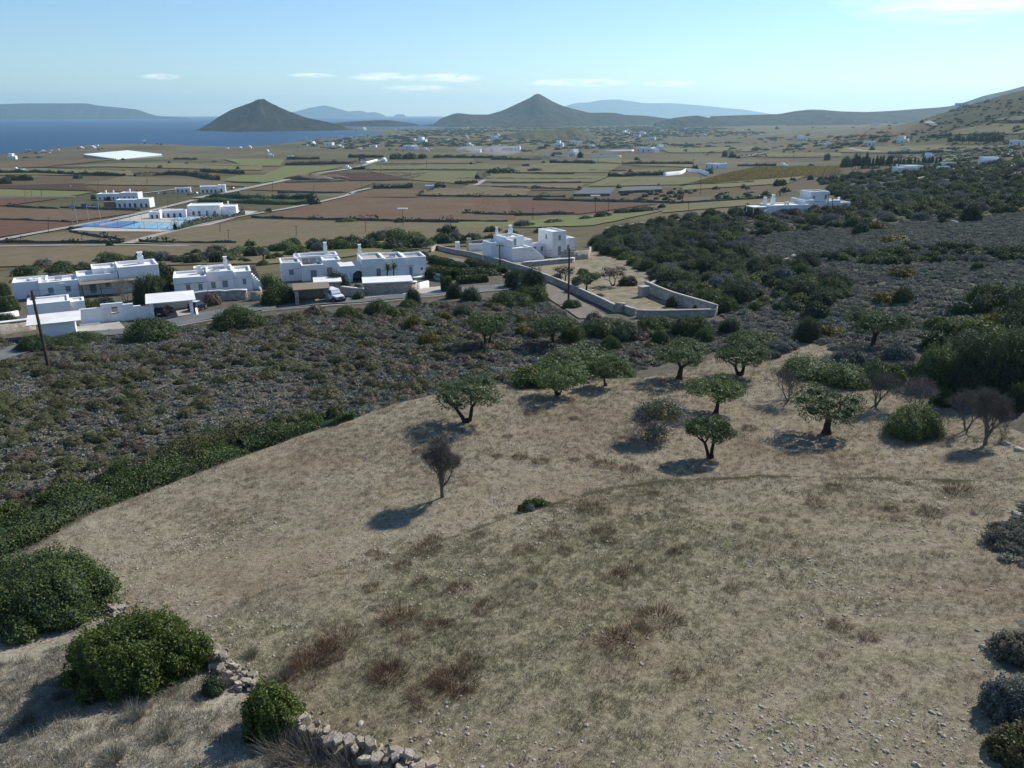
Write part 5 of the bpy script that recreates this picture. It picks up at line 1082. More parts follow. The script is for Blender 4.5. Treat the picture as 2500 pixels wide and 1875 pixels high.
strip_hedge([(270, 1220), (380, 1180), (500, 1136), (590, 1103)], 1.3, 2.8, 'lentisk', 'dark green middle stretch of the hedge bordering the dry field', .16, 36, seed=5, lumpy=.55)
strip_hedge([(420, 1120), (520, 1085), (640, 1062)], 1.1, 2.4, 'heath_olive', 'yellowish shrubs growing along the top of the hedge', .16, 30, seed=6, lumpy=.4)
strip_hedge([(590, 1100), (700, 1066), (780, 1048), (845, 1032)], 1.2, 2.4, 'lentisk', 'low end of the hedge tapering toward the olive tree', .16, 32, seed=8, lumpy=.4)
def big_bush(px, py, rx, ry, h, mat, N, leaf, seed, label, name='shrub', n=9):
    p = at(px, py); lob = [(x * rx, y * ry, z * h, a * rx, b * ry, c * h / .62) for x, y, z, a, b, c in dome_lobes(seed, n, .62, .55, (.30, .50), 16 if N > 5000 else 6)]
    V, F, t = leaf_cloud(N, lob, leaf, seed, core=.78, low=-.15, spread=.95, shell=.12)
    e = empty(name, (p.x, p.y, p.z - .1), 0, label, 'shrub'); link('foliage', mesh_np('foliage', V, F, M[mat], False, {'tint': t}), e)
    rs = np.random.RandomState(seed); m = MB()
    for i in range(5):
        a = rs.rand() * 6.28; m.tube((cos(a) * .15, sin(a) * .15, -.1), (cos(a) * rx * .5, sin(a) * ry * .5, h * .6), .09, .04, 6)
    m.build('stem', M['bark'], e); return e
big_bush(75, 1482, 4.9, 3.6, 2.6, 'lentisk', 26000, .125, 21, 'large dark mastic shrub at the lower left edge')
big_bush(340, 1640, 2.95, 2.4, 2.35, 'lentisk_bright', 26000, .115, 22, 'bright green mastic shrub standing over the broken stone wall')
big_bush(664, 1785, 1.18, 1.1, 2.0, 'lentisk_bright', 9000, .105, 23, 'small yellow green shrub in the gap of the stone wall', n=6)
big_bush(1310, 1243, 1.15, .7, .75, 'lentisk', 2600, .11, 24, 'low green shrub alone in the middle of the dry field', n=5)
place_shrub(1295, 1250, 34, 26, 'sage', 'small grey thorn bush against the lone green shrub', None)
big_bush(2475, 1745, 1.25, 1.1, 1.4, 'grey_sage', 9000, .10, 25, 'grey green rounded shrub at the lower right edge')
big_bush(2500, 1600, 1.3, 1.0, .9, 'thorn', 6000, .10, 26, 'grey thorn shrub above the lower right corner')
big_bush(2500, 1850, 1.3, 1.0, 1.0, 'heath_olive', 5000, .10, 27, 'olive shrub in the lower right corner')
big_bush(2490, 1320, 2.0, 1.4, .7, 'thorn', 6500, .11, 28, 'flat grey thorn shrub on the right field edge')
big_bush(2465, 1345, .9, .8, .45, 'thorn', 3000, .11, 29, 'small grey thorn cushion on the right field edge', n=5)
# --- olive and other trees of the dry field
OL = [((1140, 1030), 4.3, 5.2, dict(mat='olive_leaf', trunks=2, thick=.26, seed=31, lean=.08), 'olive tree with forked trunk nearest the hedge'),
 ((1362, 965), 2.7, 4.8, dict(mat='olive_green', trunks=3, thick=.15, seed=32, flatc=.85, low=.28), 'low spreading olive tree with thin crooked stems'),
 ((1478, 942), 3.0, 3.4, dict(mat='olive_green', trunks=1, thick=.13, seed=33), 'slim olive tree against the big green thicket'),
 ((1658, 925), 3.9, 5.6, dict(mat='olive_leaf', trunks=1, thick=.3, seed=34), 'olive tree with thick upright trunk above the field'),
 ((1808, 915), 3.5, 5.2, dict(mat='olive_leaf', trunks=2, thick=.26, seed=35), 'olive tree with two spread trunks behind the green one'),
 ((1748, 1008), 3.5, 4.9, dict(mat='olive_green', trunks=1, thick=.2, seed=36, flatc=.85), 'bright green round tree above the forked small one'),
 ((1735, 1118), 3.5, 3.4, dict(mat='olive_leaf', trunks=2, thick=.2, seed=37, flatc=.8, low=.42), 'small olive tree forked like a letter V'),
 ((2018, 1058), 4.0, 5.4, dict(mat='olive_leaf', trunks=1, thick=.32, seed=38, lean=-.12), 'broad dark olive tree with leaning trunk and strong shadow'),
 ((1188, 845), 4.6, 5.0, dict(mat='olive_leaf', trunks=2, thick=.24, seed=39, N=4200, leaf=.2), 'dark olive tree in the grey heath, the left one'),
 ((1350, 842), 4.2, 5.6, dict(mat='olive_leaf', trunks=1, thick=.24, seed=40, N=4200, leaf=.2), 'dark olive tree in the grey heath, the right one'),
 ((2128, 850), 4.8, 6.4, dict(mat='olive_leaf', trunks=1, thick=.3, seed=41, N=5200, leaf=.2), 'wild olive tree with bare trunk below the grey slope'),
 ((1432, 712), 3.6, 4.6, dict(mat='olive_leaf', trunks=1, thick=.2, seed=42, N=2600, leaf=.26), 'round olive tree in the walled yard'),
 ((1376, 690), 3.6, 3.6, dict(mat='heath_brown', trunks=2, thick=.2, seed=43, N=700, leaf=.24), 'pruned half bare olive tree beside the lane wall'),
 ((1497, 698), 3.8, 4.4, dict(mat='heath_brown', trunks=2, thick=.16, seed=44, N=1500, leaf=.22), 'thin brownish tree in the middle of the walled yard')]
for p, H, Wd, kw, lab in OL:
    kw = dict(kw); plant_tree(olive(kw.pop('seed'), H, Wd, **kw), at(*p), lab)
BT = [((1080, 1215), 3.9, 3.5, dict(seed=51, trunks=1, depth=6, thick=.12, spread=.34, low=.17, up=.2), 'small leafless almond tree casting a long shadow in the field'),
 ((1925, 978), 2.7, 4.4, dict(seed=52, trunks=3, depth=5, thick=.1, spread=.6), 'leafless brown tree left behind the broad olive'),
 ((2138, 990), 3.0, 4.2, dict(seed=53, trunks=4, depth=5, thick=.11, spread=.5), 'leafless tree with many dark stems right of the broad olive'),
 ((2235, 1000), 2.7, 4.0, dict(seed=54, trunks=4, depth=5, thick=.08, spread=.55, mat='twig_grey'), 'leafless rusty bush behind the green roadside bush'),
 ((2358, 1050), 3.3, 3.3, dict(seed=55, trunks=2, depth=5, thick=.11, spread=.5), 'leafless tree beside the white stones'),
 ((2405, 1086), 4.2, 3.6, dict(seed=56, trunks=1, depth=6, thick=.13, spread=.42, low=.3), 'tall leafless tree at the right field corner'),
 ((1600, 1068), 2.9, 4.6, dict(seed=57, trunks=6, depth=5, thick=.09, spread=.6, mat='twig_grey', up=.02), 'grey stemmed fig bush with yellow leaves')]
for p, H, Wd, kw, lab in BT:
    kw = dict(kw); e = plant_tree(bare_tree(kw.pop('seed'), H, Wd, **kw), at(*p), lab, 'fig_tree' if 'fig' in lab else 'bare_tree')
    if 'fig' in lab:
        V, F, t = leaf_cloud(900, [(.2, 0, 2.2, 1.6, 1.6, .8), (.9, .2, 1.9, .8, .8, .6)], .2, 9, core=0, shell=.3); link('leaf_cluster', mesh_np('leaf_cluster', V, F, M['fig_leaf'], False, {'tint': t}), e)
        V, F, t = leaf_cloud(1900, [(1.0, .4, 2.1, 1.4, 1.4, .9), (-.9, 0, 1.7, .9, .9, .7)], .16, 10, core=0, shell=.3); link('leaf_cluster', mesh_np('leaf_cluster', V, F, M['grey_sage'], False, {'tint': t}), e)
        V, F, t = leaf_cloud(500, [(.1, 0, .35, 1.1, .9, .5)], .16, 11, core=0, shell=.3); link('leaf_cluster', mesh_np('leaf_cluster', V, F, M['lentisk'], False, {'tint': t}), e)
    if 'rusty' in lab:
        V, F, t = leaf_cloud(260, [(.2, 0, 2.0, 1.3, 1.3, .8)], .16, 12, core=0, shell=.35); link('leaf_cluster', mesh_np('leaf_cluster', V, F, M['dry_red'], False, {'tint': t}), e)
# --- single shrubs: (pixel of the foot, width, height, kind, label)
SB = [((1400, 930), 290, 85, 'green', 'big green thicket at the upper end of the field'), ((1300, 935), 130, 50, 'lentisk_b', 'left wing of the green thicket'), ((1500, 920), 110, 50, 'green', 'right wing of the green thicket'), ((1440, 900), 130, 75, 'maquis', 'dark middle of the green thicket'),
 ((2225, 1055), 158, 78, 'green', 'dense bright green bush right of the broad olive'), ((1975, 912), 170, 46, 'green', 'wide grey green bush behind the leafless trees'), ((2075, 935), 150, 52, 'green', 'green bush between the leafless trees'), ((2150, 930), 130, 60, 'lentisk', 'dark bush above the leafless trees'), ((2070, 895), 90, 50, 'sage', 'pale grey bush under the wild olive'), ((2195, 875), 80, 45, 'sage', 'round grey green bush right of the wild olive'), ((2215, 910), 70, 35, 'sage', 'small grey green bush below the round one'),
 ((2290, 935), 130, 110, 'green', 'tall dark tree bush left of the big dark tree'), ((2390, 960), 190, 160, 'maquis', 'big dark tree mass on the right'), ((2330, 900), 120, 90, 'maquis', 'dark tree behind the big mass'), ((2470, 950), 130, 150, 'maquis', 'dark tree mass at the right edge'), ((2440, 880), 160, 100, 'green', 'grey green tree top right of the mass'), ((2300, 985), 70, 50, 'lentisk', 'green bush beside the leafless corner tree'), ((2480, 1000), 60, 70, 'maquis', 'dark bush at the right edge above the stones'),
 ((1840, 850), 150, 45, 'lentisk', 'dark green bush at the top of the field'), ((1905, 855), 90, 30, 'sage', 'grey green bush right of the field top'), ((1885, 872), 45, 22, 'sage', 'small grey bush at the field top'), ((1780, 815), 60, 45, 'maquis', 'dark bush above the two trunk olive'), ((1720, 835), 60, 42, 'lentisk', 'round dark bush beside the path stub'), ((1970, 830), 75, 70, 'maquis', 'dark pointed bush left of the yellow shrubs'), ((2028, 815), 80, 25, 'spurge', 'bright yellow green shrub on the slope edge'),
 ((1480, 812), 140, 42, 'lentisk', 'dark bush below the yard corner'), ((1530, 826), 100, 44, 'maquis', 'dark rounded bush before the yard wall'), ((1600, 798), 110, 34, 'lentisk', 'dark bush under the yard front wall'), ((1690, 815), 110, 52, 'lentisk', 'large dark bush right below the yard wall'), ((1490, 850), 60, 38, 'lentisk', 'dark bush in the grey heath'), ((1610, 840), 50, 42, 'lentisk', 'small dark bush right of the path stub'), ((1450, 795), 60, 40, 'brown', 'rusty bush at the yard corner'), ((1770, 760), 70, 45, 'lentisk', 'dark bush outside the yard corner'), ((1400, 830), 70, 40, 'lentisk', 'dark bush right of the heath olive'), ((1300, 822), 50, 26, 'heather', 'olive bush between the heath olives'),
 ((1395, 752), 55, 28, 'lentisk', 'dark bush at the foot of the tall pole'), ((1300, 735), 95, 45, 'lentisk', 'dark hump of shrub above the lane'), ((1245, 745), 130, 42, 'lentisk', 'broad green shrub left of the lane'), ((1300, 712), 80, 70, 'maquis', 'dark tree at the lane mouth'), ((1255, 700), 55, 55, 'maquis', 'dark tree left of the lane mouth'), ((1150, 735), 60, 42, 'maquis', 'conical dark shrub beside the road'), ((1110, 728), 50, 45, 'maquis', 'round dark shrub beside the road'), ((1010, 742), 48, 48, 'maquis', 'pointed dark shrub before the garden'), ((925, 768), 85, 45, 'lentisk', 'round dark bush below the road middle'), ((960, 775), 40, 28, 'bright', 'yellowish bush right of the round bush'), ((845, 772), 70, 30, 'lentisk', 'low green bush below the road'), ((1000, 752), 60, 25, 'lentisk', 'low bush below the conical shrub'), ((770, 768), 60, 28, 'brown', 'brown bush below the road'), ((720, 785), 70, 25, 'heather', 'low olive bush below the road bend'),
 ((580, 800), 145, 62, 'lentisk', 'big dark bush below the road left of the pergola'), ((375, 825), 150, 55, 'lentisk', 'big rounded dark bush before the car shelter'), ((180, 838), 160, 30, 'lentisk', 'flat green growth before the gate wall'), ((90, 850), 90, 40, 'lentisk', 'green bush under the leaning pole'), ((1045, 835), 60, 28, 'spurge', 'yellow green cushion in the upper heath'), ((1010, 800), 55, 35, 'spurge', 'yellow shrub left in the upper heath'), ((1090, 780), 40, 22, 'spurge', 'yellow cushion near the road shrubs'), ((1165, 790), 45, 24, 'spurge', 'yellow cushion above the heath olives'), ((1275, 790), 40, 22, 'spurge', 'yellow cushion right of the left heath olive'), ((1275, 815), 42, 24, 'spurge', 'second yellow cushion right of the left heath olive'), ((1130, 770), 60, 30, 'maquis', 'dark shrub at the roadside')]
SHRUB['lentisk_b'] = SHRUB['bright']
for p, w, h, k, lab in SB: place_shrub(*p, w, h, k, lab, None)

# --- right hand slope: single dark shrubs, then the thicket
def poly_world(P): return [tuple(at(*p)[:2]) for p in P]
MQ = [[(1440, 605), (1500, 568), (1620, 555), (1800, 560), (1830, 600), (1800, 640), (1790, 720), (1760, 765), (1640, 725), (1600, 680), (1540, 640)],
 [(2330, 760), (2500, 720), (2500, 940), (2330, 880), (2250, 830)], [(1990, 628), (2230, 606), (2500, 612), (2500, 648), (2350, 640), (2150, 650)],
 [(1560, 545), (1800, 520), (2100, 500), (2500, 440), (2500, 520), (2200, 540), (2050, 560), (1880, 575), (1650, 560)], [(1780, 655), (1960, 640), (2020, 690), (2060, 720), (2000, 780), (1900, 770), (1800, 740)],
 [(2000, 440), (2250, 405), (2500, 395), (2500, 450), (2100, 500)]]
MW = [poly_world(p) for p in MQ]
rsm = np.random.RandomState(4); cand = []
for q, (pw, dmin, big) in enumerate(zip(MW, (2.9, 2.6, 2.2, 4.5, 2.9, 7.), (1.45, 1.4, .9, 1.5, 1.35, 2.0))):
    a = np.array(pw); lo, hi = a.min(0), a.max(0); acc = []
    for _ in range(6000):
        x, y = lo + rsm.rand(2) * (hi - lo)
        if not inpoly(np.array([x]), np.array([y]), pw)[0]: continue
        if acc:
            A_ = np.array(acc)
            if (np.hypot(A_[:, 0] - x, A_[:, 1] - y) < dmin).any(): continue
        acc.append((x, y))
        if len(acc) > 420: break
    cand += [(x, y, big * rsm.uniform(.8, 1.7), q) for x, y in acc]
cand.sort(key=lambda c: -c[2] / hypot(c[0], c[1]))
LABQ = ['dark evergreen shrub in the thicket behind the walled yard', 'dark evergreen shrub in the thicket at the right edge', 'dark shrub along the terrace line on the right slope', 'dark shrub on the slope around the far villa', 'dark shrub between the wild olive and the yard', 'dark shrub on the upper right slope']
GRQ = ['thicket behind the yard', 'thicket at the right edge', 'terrace line shrubs', 'shrubs around the far villa', 'shrubs between olive and yard', 'shrubs of the upper right slope']
KQ = ['maquis', 'maquis', 'maquis', 'maquis', 'lentisk', 'sage', 'green', 'lentisk', 'maquis', 'bright']
for x, y, r, q in cand[:250]:
    k = KQ[rsm.randint(len(KQ))]; me = SHRUB[k][rsm.randint(len(SHRUB[k]))]
    if r > 1.7 and k + '_fine' in SHRUB: me = SHRUB[k + '_fine'][rsm.randint(2)]
    o = link('evergreen_shrub', me, None, None, (x, y, gz(x, y) - .1), rsm.rand() * 6.28, (r * 1.15, r * 1.15, r * (.9 + .7 * rsm.rand()))); u, v = pxof(x, y, gz(x, y)); sub_ = (', at its ' + ('far' if v < {0: 620, 1: 800, 2: 625, 3: 530, 4: 690, 5: 450}[q] else 'near') + (' left' if u < {0: 1650, 1: 2420, 2: 2250, 3: 1950, 4: 1900, 5: 2250}[q] else ' right') + ' side'); sz_ = 'large ' if r > 1.9 else 'small ' if r < 1.2 else ''; kn_ = {'maquis': 'dark', 'lentisk': 'dark green', 'sage': 'grey green', 'green': 'mid green', 'bright': 'yellow green'}[k]; tag(o, sz_ + kn_ + LABQ[q].replace('dark evergreen', '').replace('dark', '') .replace('  ', ' ').rstrip() .replace('shrub', ' shrub', 1).replace('  ', ' ') + sub_, 'shrub', GRQ[q] + sub_)
rest = cand[250:]
if rest:
    A_ = np.array([(x, y, r) for x, y, r, q in rest]); z = grid_h(A_[:, 0], A_[:, 1]) + CAM_Z - .1
    scatter_stuff('undergrowth', SHRUB['maquis'][:3] + SHRUB['lentisk'][:2] + SHRUB['sage'][:1], np.c_[A_[:, :2], z], np.stack([A_[:, 2] * 1.2, A_[:, 2] * 1.2, A_[:, 2] * 1.3], -1), rsm.rand(len(A_)) * 6.28, 'dense dark evergreen undergrowth over the right slope', 'undergrowth')
# --- heath cushions
BY = [(-80, 830), (150, 835), (330, 815), (520, 790), (700, 770), (900, 755), (1150, 735), (1330, 740), (1440, 790), (1560, 800), (1800, 780), (1900, 830), (1700, 868), (1560, 905), (1430, 935), (1260, 935), (1150, 942), (1060, 965), (850, 1026), (620, 1090), (330, 1200), (60, 1310), (-80, 1370)]
heath_w = poly_world(BY)
road_w = [np.array(ribbon_pts(a, 3.0)) for a in ([(-120, 905), (0, 868), (60, 850), (150, 826), (250, 812), (340, 806), (430, 787), (520, 768), (640, 751), (760, 741), (880, 733), (1000, 721), (1100, 711), (1190, 704), (1260, 699)], [(1240, 668), (1310, 692), (1360, 722), (1410, 752), (1450, 778)])]
rsh = np.random.RandomState(8)
def scatter_in(pw, n, dmin=None, keep=None):
    a = np.array(pw); lo, hi = a.min(0), a.max(0); P = lo + rsh.rand(int(n), 2) * (hi - lo); P = P[inpoly(P[:, 0], P[:, 1], pw)]
    for rw in road_w:
        d = np.min(np.hypot(P[:, 0, None] - rw[None, :, 0], P[:, 1, None] - rw[None, :, 1]), 1); P = P[d > 3.2]
    if keep is not None: P = P[keep(P)]
    if dmin:
        cell = {}; out = []
        for x, y in P:
            k = (int(x // dmin), int(y // dmin))
            if any((x - a_) ** 2 + (y - b_) ** 2 < dmin * dmin for i in (-1, 0, 1) for j in (-1, 0, 1) for a_, b_ in cell.get((k[0] + i, k[1] + j), [])): continue
            cell.setdefault(k, []).append((x, y)); out.append((x, y))
        P = np.array(out)
    return P
# olive and brown cushions, denser to the left of the heath
P = scatter_in(heath_w, 9000, 1.25, lambda P: rsh.rand(len(P)) < np.clip(1.0 - (P[:, 0] + 14) / 26, .16, 1) * np.clip(.28 + 2.4 * fbm(P[:, 0] / 6, P[:, 1] / 6) + .22, .03, 1))
order = np.argsort(np.hypot(P[:, 0], P[:, 1])); P = P[order]; rr = .5 + .65 * rsh.rand(len(P)) ** 1.5
def heath_place(x, y):
    u, v = pxof(x, y, gz(x, y)); d = seg_dist(np.array([x]), np.array([y]), HEDGE)[0][0]
    if d < 6: return 'close above the hedge' + (' at the left edge' if u < 150 else ' near its low end' if u > 560 else '')
    if u > 850: return 'left of the forked olive'
    a = 'at the left edge' if u < 130 else 'below the leaning pole' if u < 300 else 'left of the middle' if u < 480 else 'in its middle' if u < 660 else 'right of the middle'
    return a + (', nearer the hedge' if d < 14 else ', farther from the hedge')
for (x, y), r in list(zip(P, rr))[:290]:
    k = 'heather' if rsh.rand() < .84 else 'brown'; me = SHRUB[k][rsh.randint(len(SHRUB[k]))]
    o = link('heath_cushion', me, None, None, (x, y, gz(x, y) - .06), rsh.rand() * 6.28, (r * 1.5, r * 1.05, r * .95)); tag(o, ('large ' if r > .8 else 'small ' if r < .58 else '') + ('olive green' if k == 'heather' else 'rusty brown') + ' cushion shrub in the heath ' + heath_place(x, y), 'shrub', ('olive' if k == 'heather' else 'brown') + ' cushions in the heath ' + heath_place(x, y))
Q = P[290:]; qr = rr[290:]
scatter_stuff('heath_undergrowth', SHRUB['heather'] + SHRUB['brown'][:2], np.c_[Q, grid_h(Q[:, 0], Q[:, 1]) + CAM_Z - .05], np.stack([qr * 1.5, qr * 1.1, qr * .95], -1), rsh.rand(len(Q)) * 6.28, 'olive and brown cushion shrubs across the far part of the left heath', 'heath')
shrub_set('grey', 'heath_grey', 6, 130, .30, 4, .6, spread=1.0, core=.7)
shrub_set('greygreen', 'grey_sage', 2, 130, .30, 4, .6, spread=1.0, core=.7)
RIGHT = poly_world([(1760, 770), (1800, 640), (1830, 585), (1900, 570), (2060, 560), (2500, 520), (2700, 500), (2750, 900), (2500, 960), (2250, 860), (2050, 860), (1960, 825), (1900, 835)])
UP = poly_world([(1480, 600), (1620, 545), (2100, 480), (2500, 440), (2500, 530), (2000, 565), (1830, 590), (1700, 640)])
clump = lambda P: rsh.rand(len(P)) < np.clip(1.25 + 3.2 * fbm(P[:, 0] / 5, P[:, 1] / 5, 4), .12, 1)
G1_ = scatter_in(heath_w, 36000, .55, clump); G2_ = scatter_in(RIGHT, 44000, .62, clump); G3_ = scatter_in(UP, 11000, 1.2, clump)
EDGE = poly_world([(2470, 1240), (2560, 1220), (2560, 1390), (2460, 1370)])
G4_ = scatter_in(EDGE, 700, .55)
G_ = np.concatenate([G1_, G2_, G3_, G4_]); gr_ = np.r_[.28 + .44 * rsh.rand(len(G1_)) ** 1.6, .34 + .52 * rsh.rand(len(G2_)) ** 1.5, .5 + .5 * rsh.rand(len(G3_)), .25 + .25 * rsh.rand(len(G4_))]
scatter_stuff('heath', SHRUB['grey'] + SHRUB['greygreen'], np.c_[G_, grid_h(G_[:, 0], G_[:, 1]) + CAM_Z - .04], np.stack([gr_ * 1.25, gr_ * 1.0, gr_ * .95], -1), rsh.rand(len(G_)) * 6.28, 'low grey thorny heath covering the slopes', 'heath')

# --- dry grass, stones and tufts of the field
FW_ = FIELD; rsg = np.random.RandomState(15)
straw = [tuft_mesh('grass', 'dry_straw', 18, .11, .30, i, .9, .012) for i in range(4)]
gtuft = [tuft_mesh('grass', 'dry_green', 22, .10, .30, 20 + i, .9, .013) for i in range(4)]
def in_field(n, dens):
    a = np.array(FW_); lo, hi = np.maximum(a.min(0), (-45, 14)), a.max(0); P = lo + rsg.rand(n, 2) * (hi - lo); P = P[inpoly(P[:, 0], P[:, 1], FW_)]
    return P[rsg.rand(len(P)) < dens(P)]
def greenness(P): return grid_h(P[:, 0], P[:, 1], green)
pat = lambda P, s: fbm(P[:, 0] / s, P[:, 1] / s, 4) + .5
P = in_field(150000, lambda P: np.clip((1.2 - greenness(P)) * np.clip(34 / np.hypot(P[:, 0], P[:, 1]), .3, 1) * (.25 + 1.3 * np.clip(pat(P, 6) - .35, 0, 1)), 0, 1) * .9)
s_ = (.45 + .8 * rsg.rand(len(P))) * np.clip(np.hypot(P[:, 0], P[:, 1]) / 38, .85, 1.5)
scatter_stuff('grass', straw, np.c_[P, grid_h(P[:, 0], P[:, 1]) + CAM_Z], s_, rsg.rand(len(P)) * 6.28, 'short pale dry grass over the stony field', 'grass')
P = in_field(150000, lambda P: np.clip(greenness(P) * (.30 + 1.5 * np.clip(pat(P, 3) - .3, 0, 1)) * (1 + .8 * grid_h(P[:, 0], P[:, 1], FUR)), 0, 1))
s_ = (.6 + .9 * rsg.rand(len(P)))
scatter_stuff('grass', gtuft + straw[:1], np.c_[P, grid_h(P[:, 0], P[:, 1]) + CAM_Z], s_, rsg.rand(len(P)) * 6.28, 'olive green grass over the near terrace', 'grass')
stalk = [tuft_mesh('grass', 'dry_straw', 3, .55, .12, 40 + i, .8, .012) for i in range(3)]
P = in_field(5200, lambda P: np.clip(greenness(P), .2, 1)); scatter_stuff('grass', stalk, np.c_[P, grid_h(P[:, 0], P[:, 1]) + CAM_Z], .6 + .7 * rsg.rand(len(P)), rsg.rand(len(P)) * 6.28, 'single tall straw stalks standing in the field', 'grass')
# grassy lip of the terrace
tl = np.array(TERRACE); tl = tl[(tl[:, 0] > -4)]; L_ = np.r_[0, np.cumsum(np.hypot(*np.diff(tl, axis=0).T))]; q_ = rsg.rand(2600) * L_[-1]; q_ = q_[vnoise(q_ / 1.3, q_ * 0) > .5]
P = np.stack([np.interp(q_, L_, tl[:, 0]), np.interp(q_, L_, tl[:, 1])], -1) + rsg.randn(len(q_), 2) * .42 - np.array([0, .35])
scatter_stuff('grass', gtuft, np.c_[P, grid_h(P[:, 0], P[:, 1]) + CAM_Z], 0.6 + .8 * rsg.rand(len(P)), rsg.rand(len(P)) * 6.28, 'longer olive grass along the terrace edge', 'grass')
n = NT('field_stone', .9, .15); n.col(n.mix(n.ramp(n.objrand(), [(0, 0.), (1, .6)]), n.ramp(n.noise(6, 5, .7), [(.3, (.30, .275, .235)), (.7, (.50, .465, .41))]), (.36, .30, .23))); n.bump(n.noise(14, 4), .5, .03); M['field_stone'] = n.m
stones = [rock_mesh('stone', 'field_stone', i, .4 + .1 * (i % 3)) for i in range(5)]
P = in_field(170000, lambda P: np.clip((pat(P, 4) - .40) * 3.4, 0, 1) * np.clip(26 / np.hypot(P[:, 0], P[:, 1]), .15, 1) * (.5 + .5 * (1 - greenness(P))))
s_ = .038 + .16 * rsg.rand(len(P)) ** 4.5
scatter_stuff('gravel', stones, np.c_[P, grid_h(P[:, 0], P[:, 1]) + CAM_Z + .005], s_, rsg.rand(len(P)) * 6.28, 'pale flat stones strewn over the field', 'stones', (rsg.rand(len(P)) - .5) * .5)
# low-left bank
BANK = poly_world([(-60, 1640), (150, 1580), (280, 1520), (480, 1630), (700, 1800), (850, 1900), (-60, 1920)])
P = scatter_in(BANK, 5200); s_ = .5 + .9 * rsg.rand(len(P))
scatter_stuff('grass', straw + [tuft_mesh('grass', 'heath_grey', 26, .22, .4, 60 + i, 1.0, .012) for i in range(3)], np.c_[P, grid_h(P[:, 0], P[:, 1]) + CAM_Z], s_, rsg.rand(len(P)) * 6.28, 'dry grass and grey thyme on the pale bank', 'grass')
P = scatter_in(BANK, 3000); scatter_stuff('gravel', stones, np.c_[P, grid_h(P[:, 0], P[:, 1]) + CAM_Z], .04 + .09 * rsg.rand(len(P)) ** 2, rsg.rand(len(P)) * 6.28, 'small stones on the pale bank', 'stones')
# rusty tufts one can tell apart
rt = [tuft_mesh('dock_tuft', 'dry_red', 560, .24, 1.05, 70 + i, 1.5, .008, .4) for i in range(4)]
TF = [(Y6, [(405, 540), (230, 640), (100, 590), (740, 440), (360, 770), (615, 800), (205, 1010), (470, 1060), (540, 1030), (280, 1140), (770, 940), (690, 1300), (140, 1380), (520, 1400), (600, 1430), (380, 1500), (640, 1510), (1330, 540), (1120, 670), (1660, 730), (1050, 545), (2110, 535), (1960, 1010), (1670, 1180), (1790, 1110), (2100, 1380), (1240, 450), (1585, 410), (1500, 265), (890, 315), (1920, 155), (1620, 475), (440, 480), (1750, 680), (2060, 560), (30, 560), (20, 790)]),
 (Y5, [(1040, 190), (870, 300), (990, 220), (820, 390), (1380, 420), (1440, 40), (1580, 660), (1000, 280)]), (Y7, [(770, 95), (1190, 75), (1470, 115), (670, 185), (1190, 175), (1090, 215), (230, 315), (380, 280), (540, 255), (190, 665), (800, 870), (960, 930), (1130, 275), (1310, 235)]), (Y2, [(770, 755), (1040, 785), (625, 900), (50, 1000), (550, 1025), (700, 1035), (830, 1060), (1050, 1050), (1150, 1035), (2165, 850), (1240, 1080), (1400, 1110)])]
for f, L_ in TF:
    for x, y in L_:
        p = at(*f(x, y)); s = R.uniform(.45, 1.0) + .45 * (R.random() < .25); o = link('dock_tuft', rt[R.randrange(4)], None, None, p, R.random() * 6.28, (s * 1.2, s * 1.2, s)); u, v = f(x, y); pl_ = ('near the small shrub in the wall gap' if u < 830 and v > 1500 else 'in the dark cluster at the lower middle' if v > 1580 and u < 1200 else 'below the small leafless almond' if u < 1230 and v > 1280 else 'beside the lone green shrub' if u < 1450 and v > 1180 else 'between the forked olive and the fig bush' if v < 1180 and u < 1600 else 'on the right half of the near terrace' if u > 1700 and v > 1165 else 'in the middle of the near terrace'); tag(o, ('large ' if s > 1 else 'small ' if s < .65 else '') + 'rusty dried tuft ' + pl_, 'tuft', 'rusty tufts ' + pl_)
# single pale rocks
for x, y, w, lab in ((880, 1768, 26, 'large pale stone beside the broken wall'), (930, 1822, 18, 'pale stone left of the bottom edge'), (2275, 1740, 20, 'tan stone near the grey shrub'), (2400, 1580, 26, 'flat rock at the right edge of the field'), (2420, 1595, 22, 'second flat rock at the right edge'), (2485, 1255, 40, 'pale slab at the right field edge'), (2457, 1085, 30, 'white boulder by the leafless corner tree'), (2490, 1100, 34, 'white boulder at the right edge'), (2290, 1000, 18, 'white stone under the rusty bush'), (975, 955, 28, 'white rock lying in the heath'), (2236, 1868, 26, 'square stone at the bottom edge'), (1970, 1868, 20, 'pale stone at the bottom edge'), (2005, 1870, 18, 'second pale stone at the bottom edge'), (2320, 790, 40, 'pale outcrop on the right slope'), (1920, 645, 60, 'grey rock outcrop in the thicket'), (1940, 630, 40, 'second grey rock outcrop in the thicket'), (2330, 545, 34, 'grey boulder leaning on a dark tree')):
    p = at(x, y); s = scale_at(p); o = link('rock', stones[R.randrange(5)], None, None, (p.x, p.y, p.z), R.random() * 6.28, (w * s, w * s * .8, w * s * .9)); tag(o, lab, 'rock')
place_shrub(2370, 540, 55, 48, 'maquis', 'dark round tree behind the grey boulder', None, 'tree', 'tree'); place_shrub(2300, 545, 28, 18, 'maquis', 'small dark bush left of the grey boulder', None); place_shrub(2440, 520, 34, 18, 'maquis', 'small dark bush on the upper right slope', None)
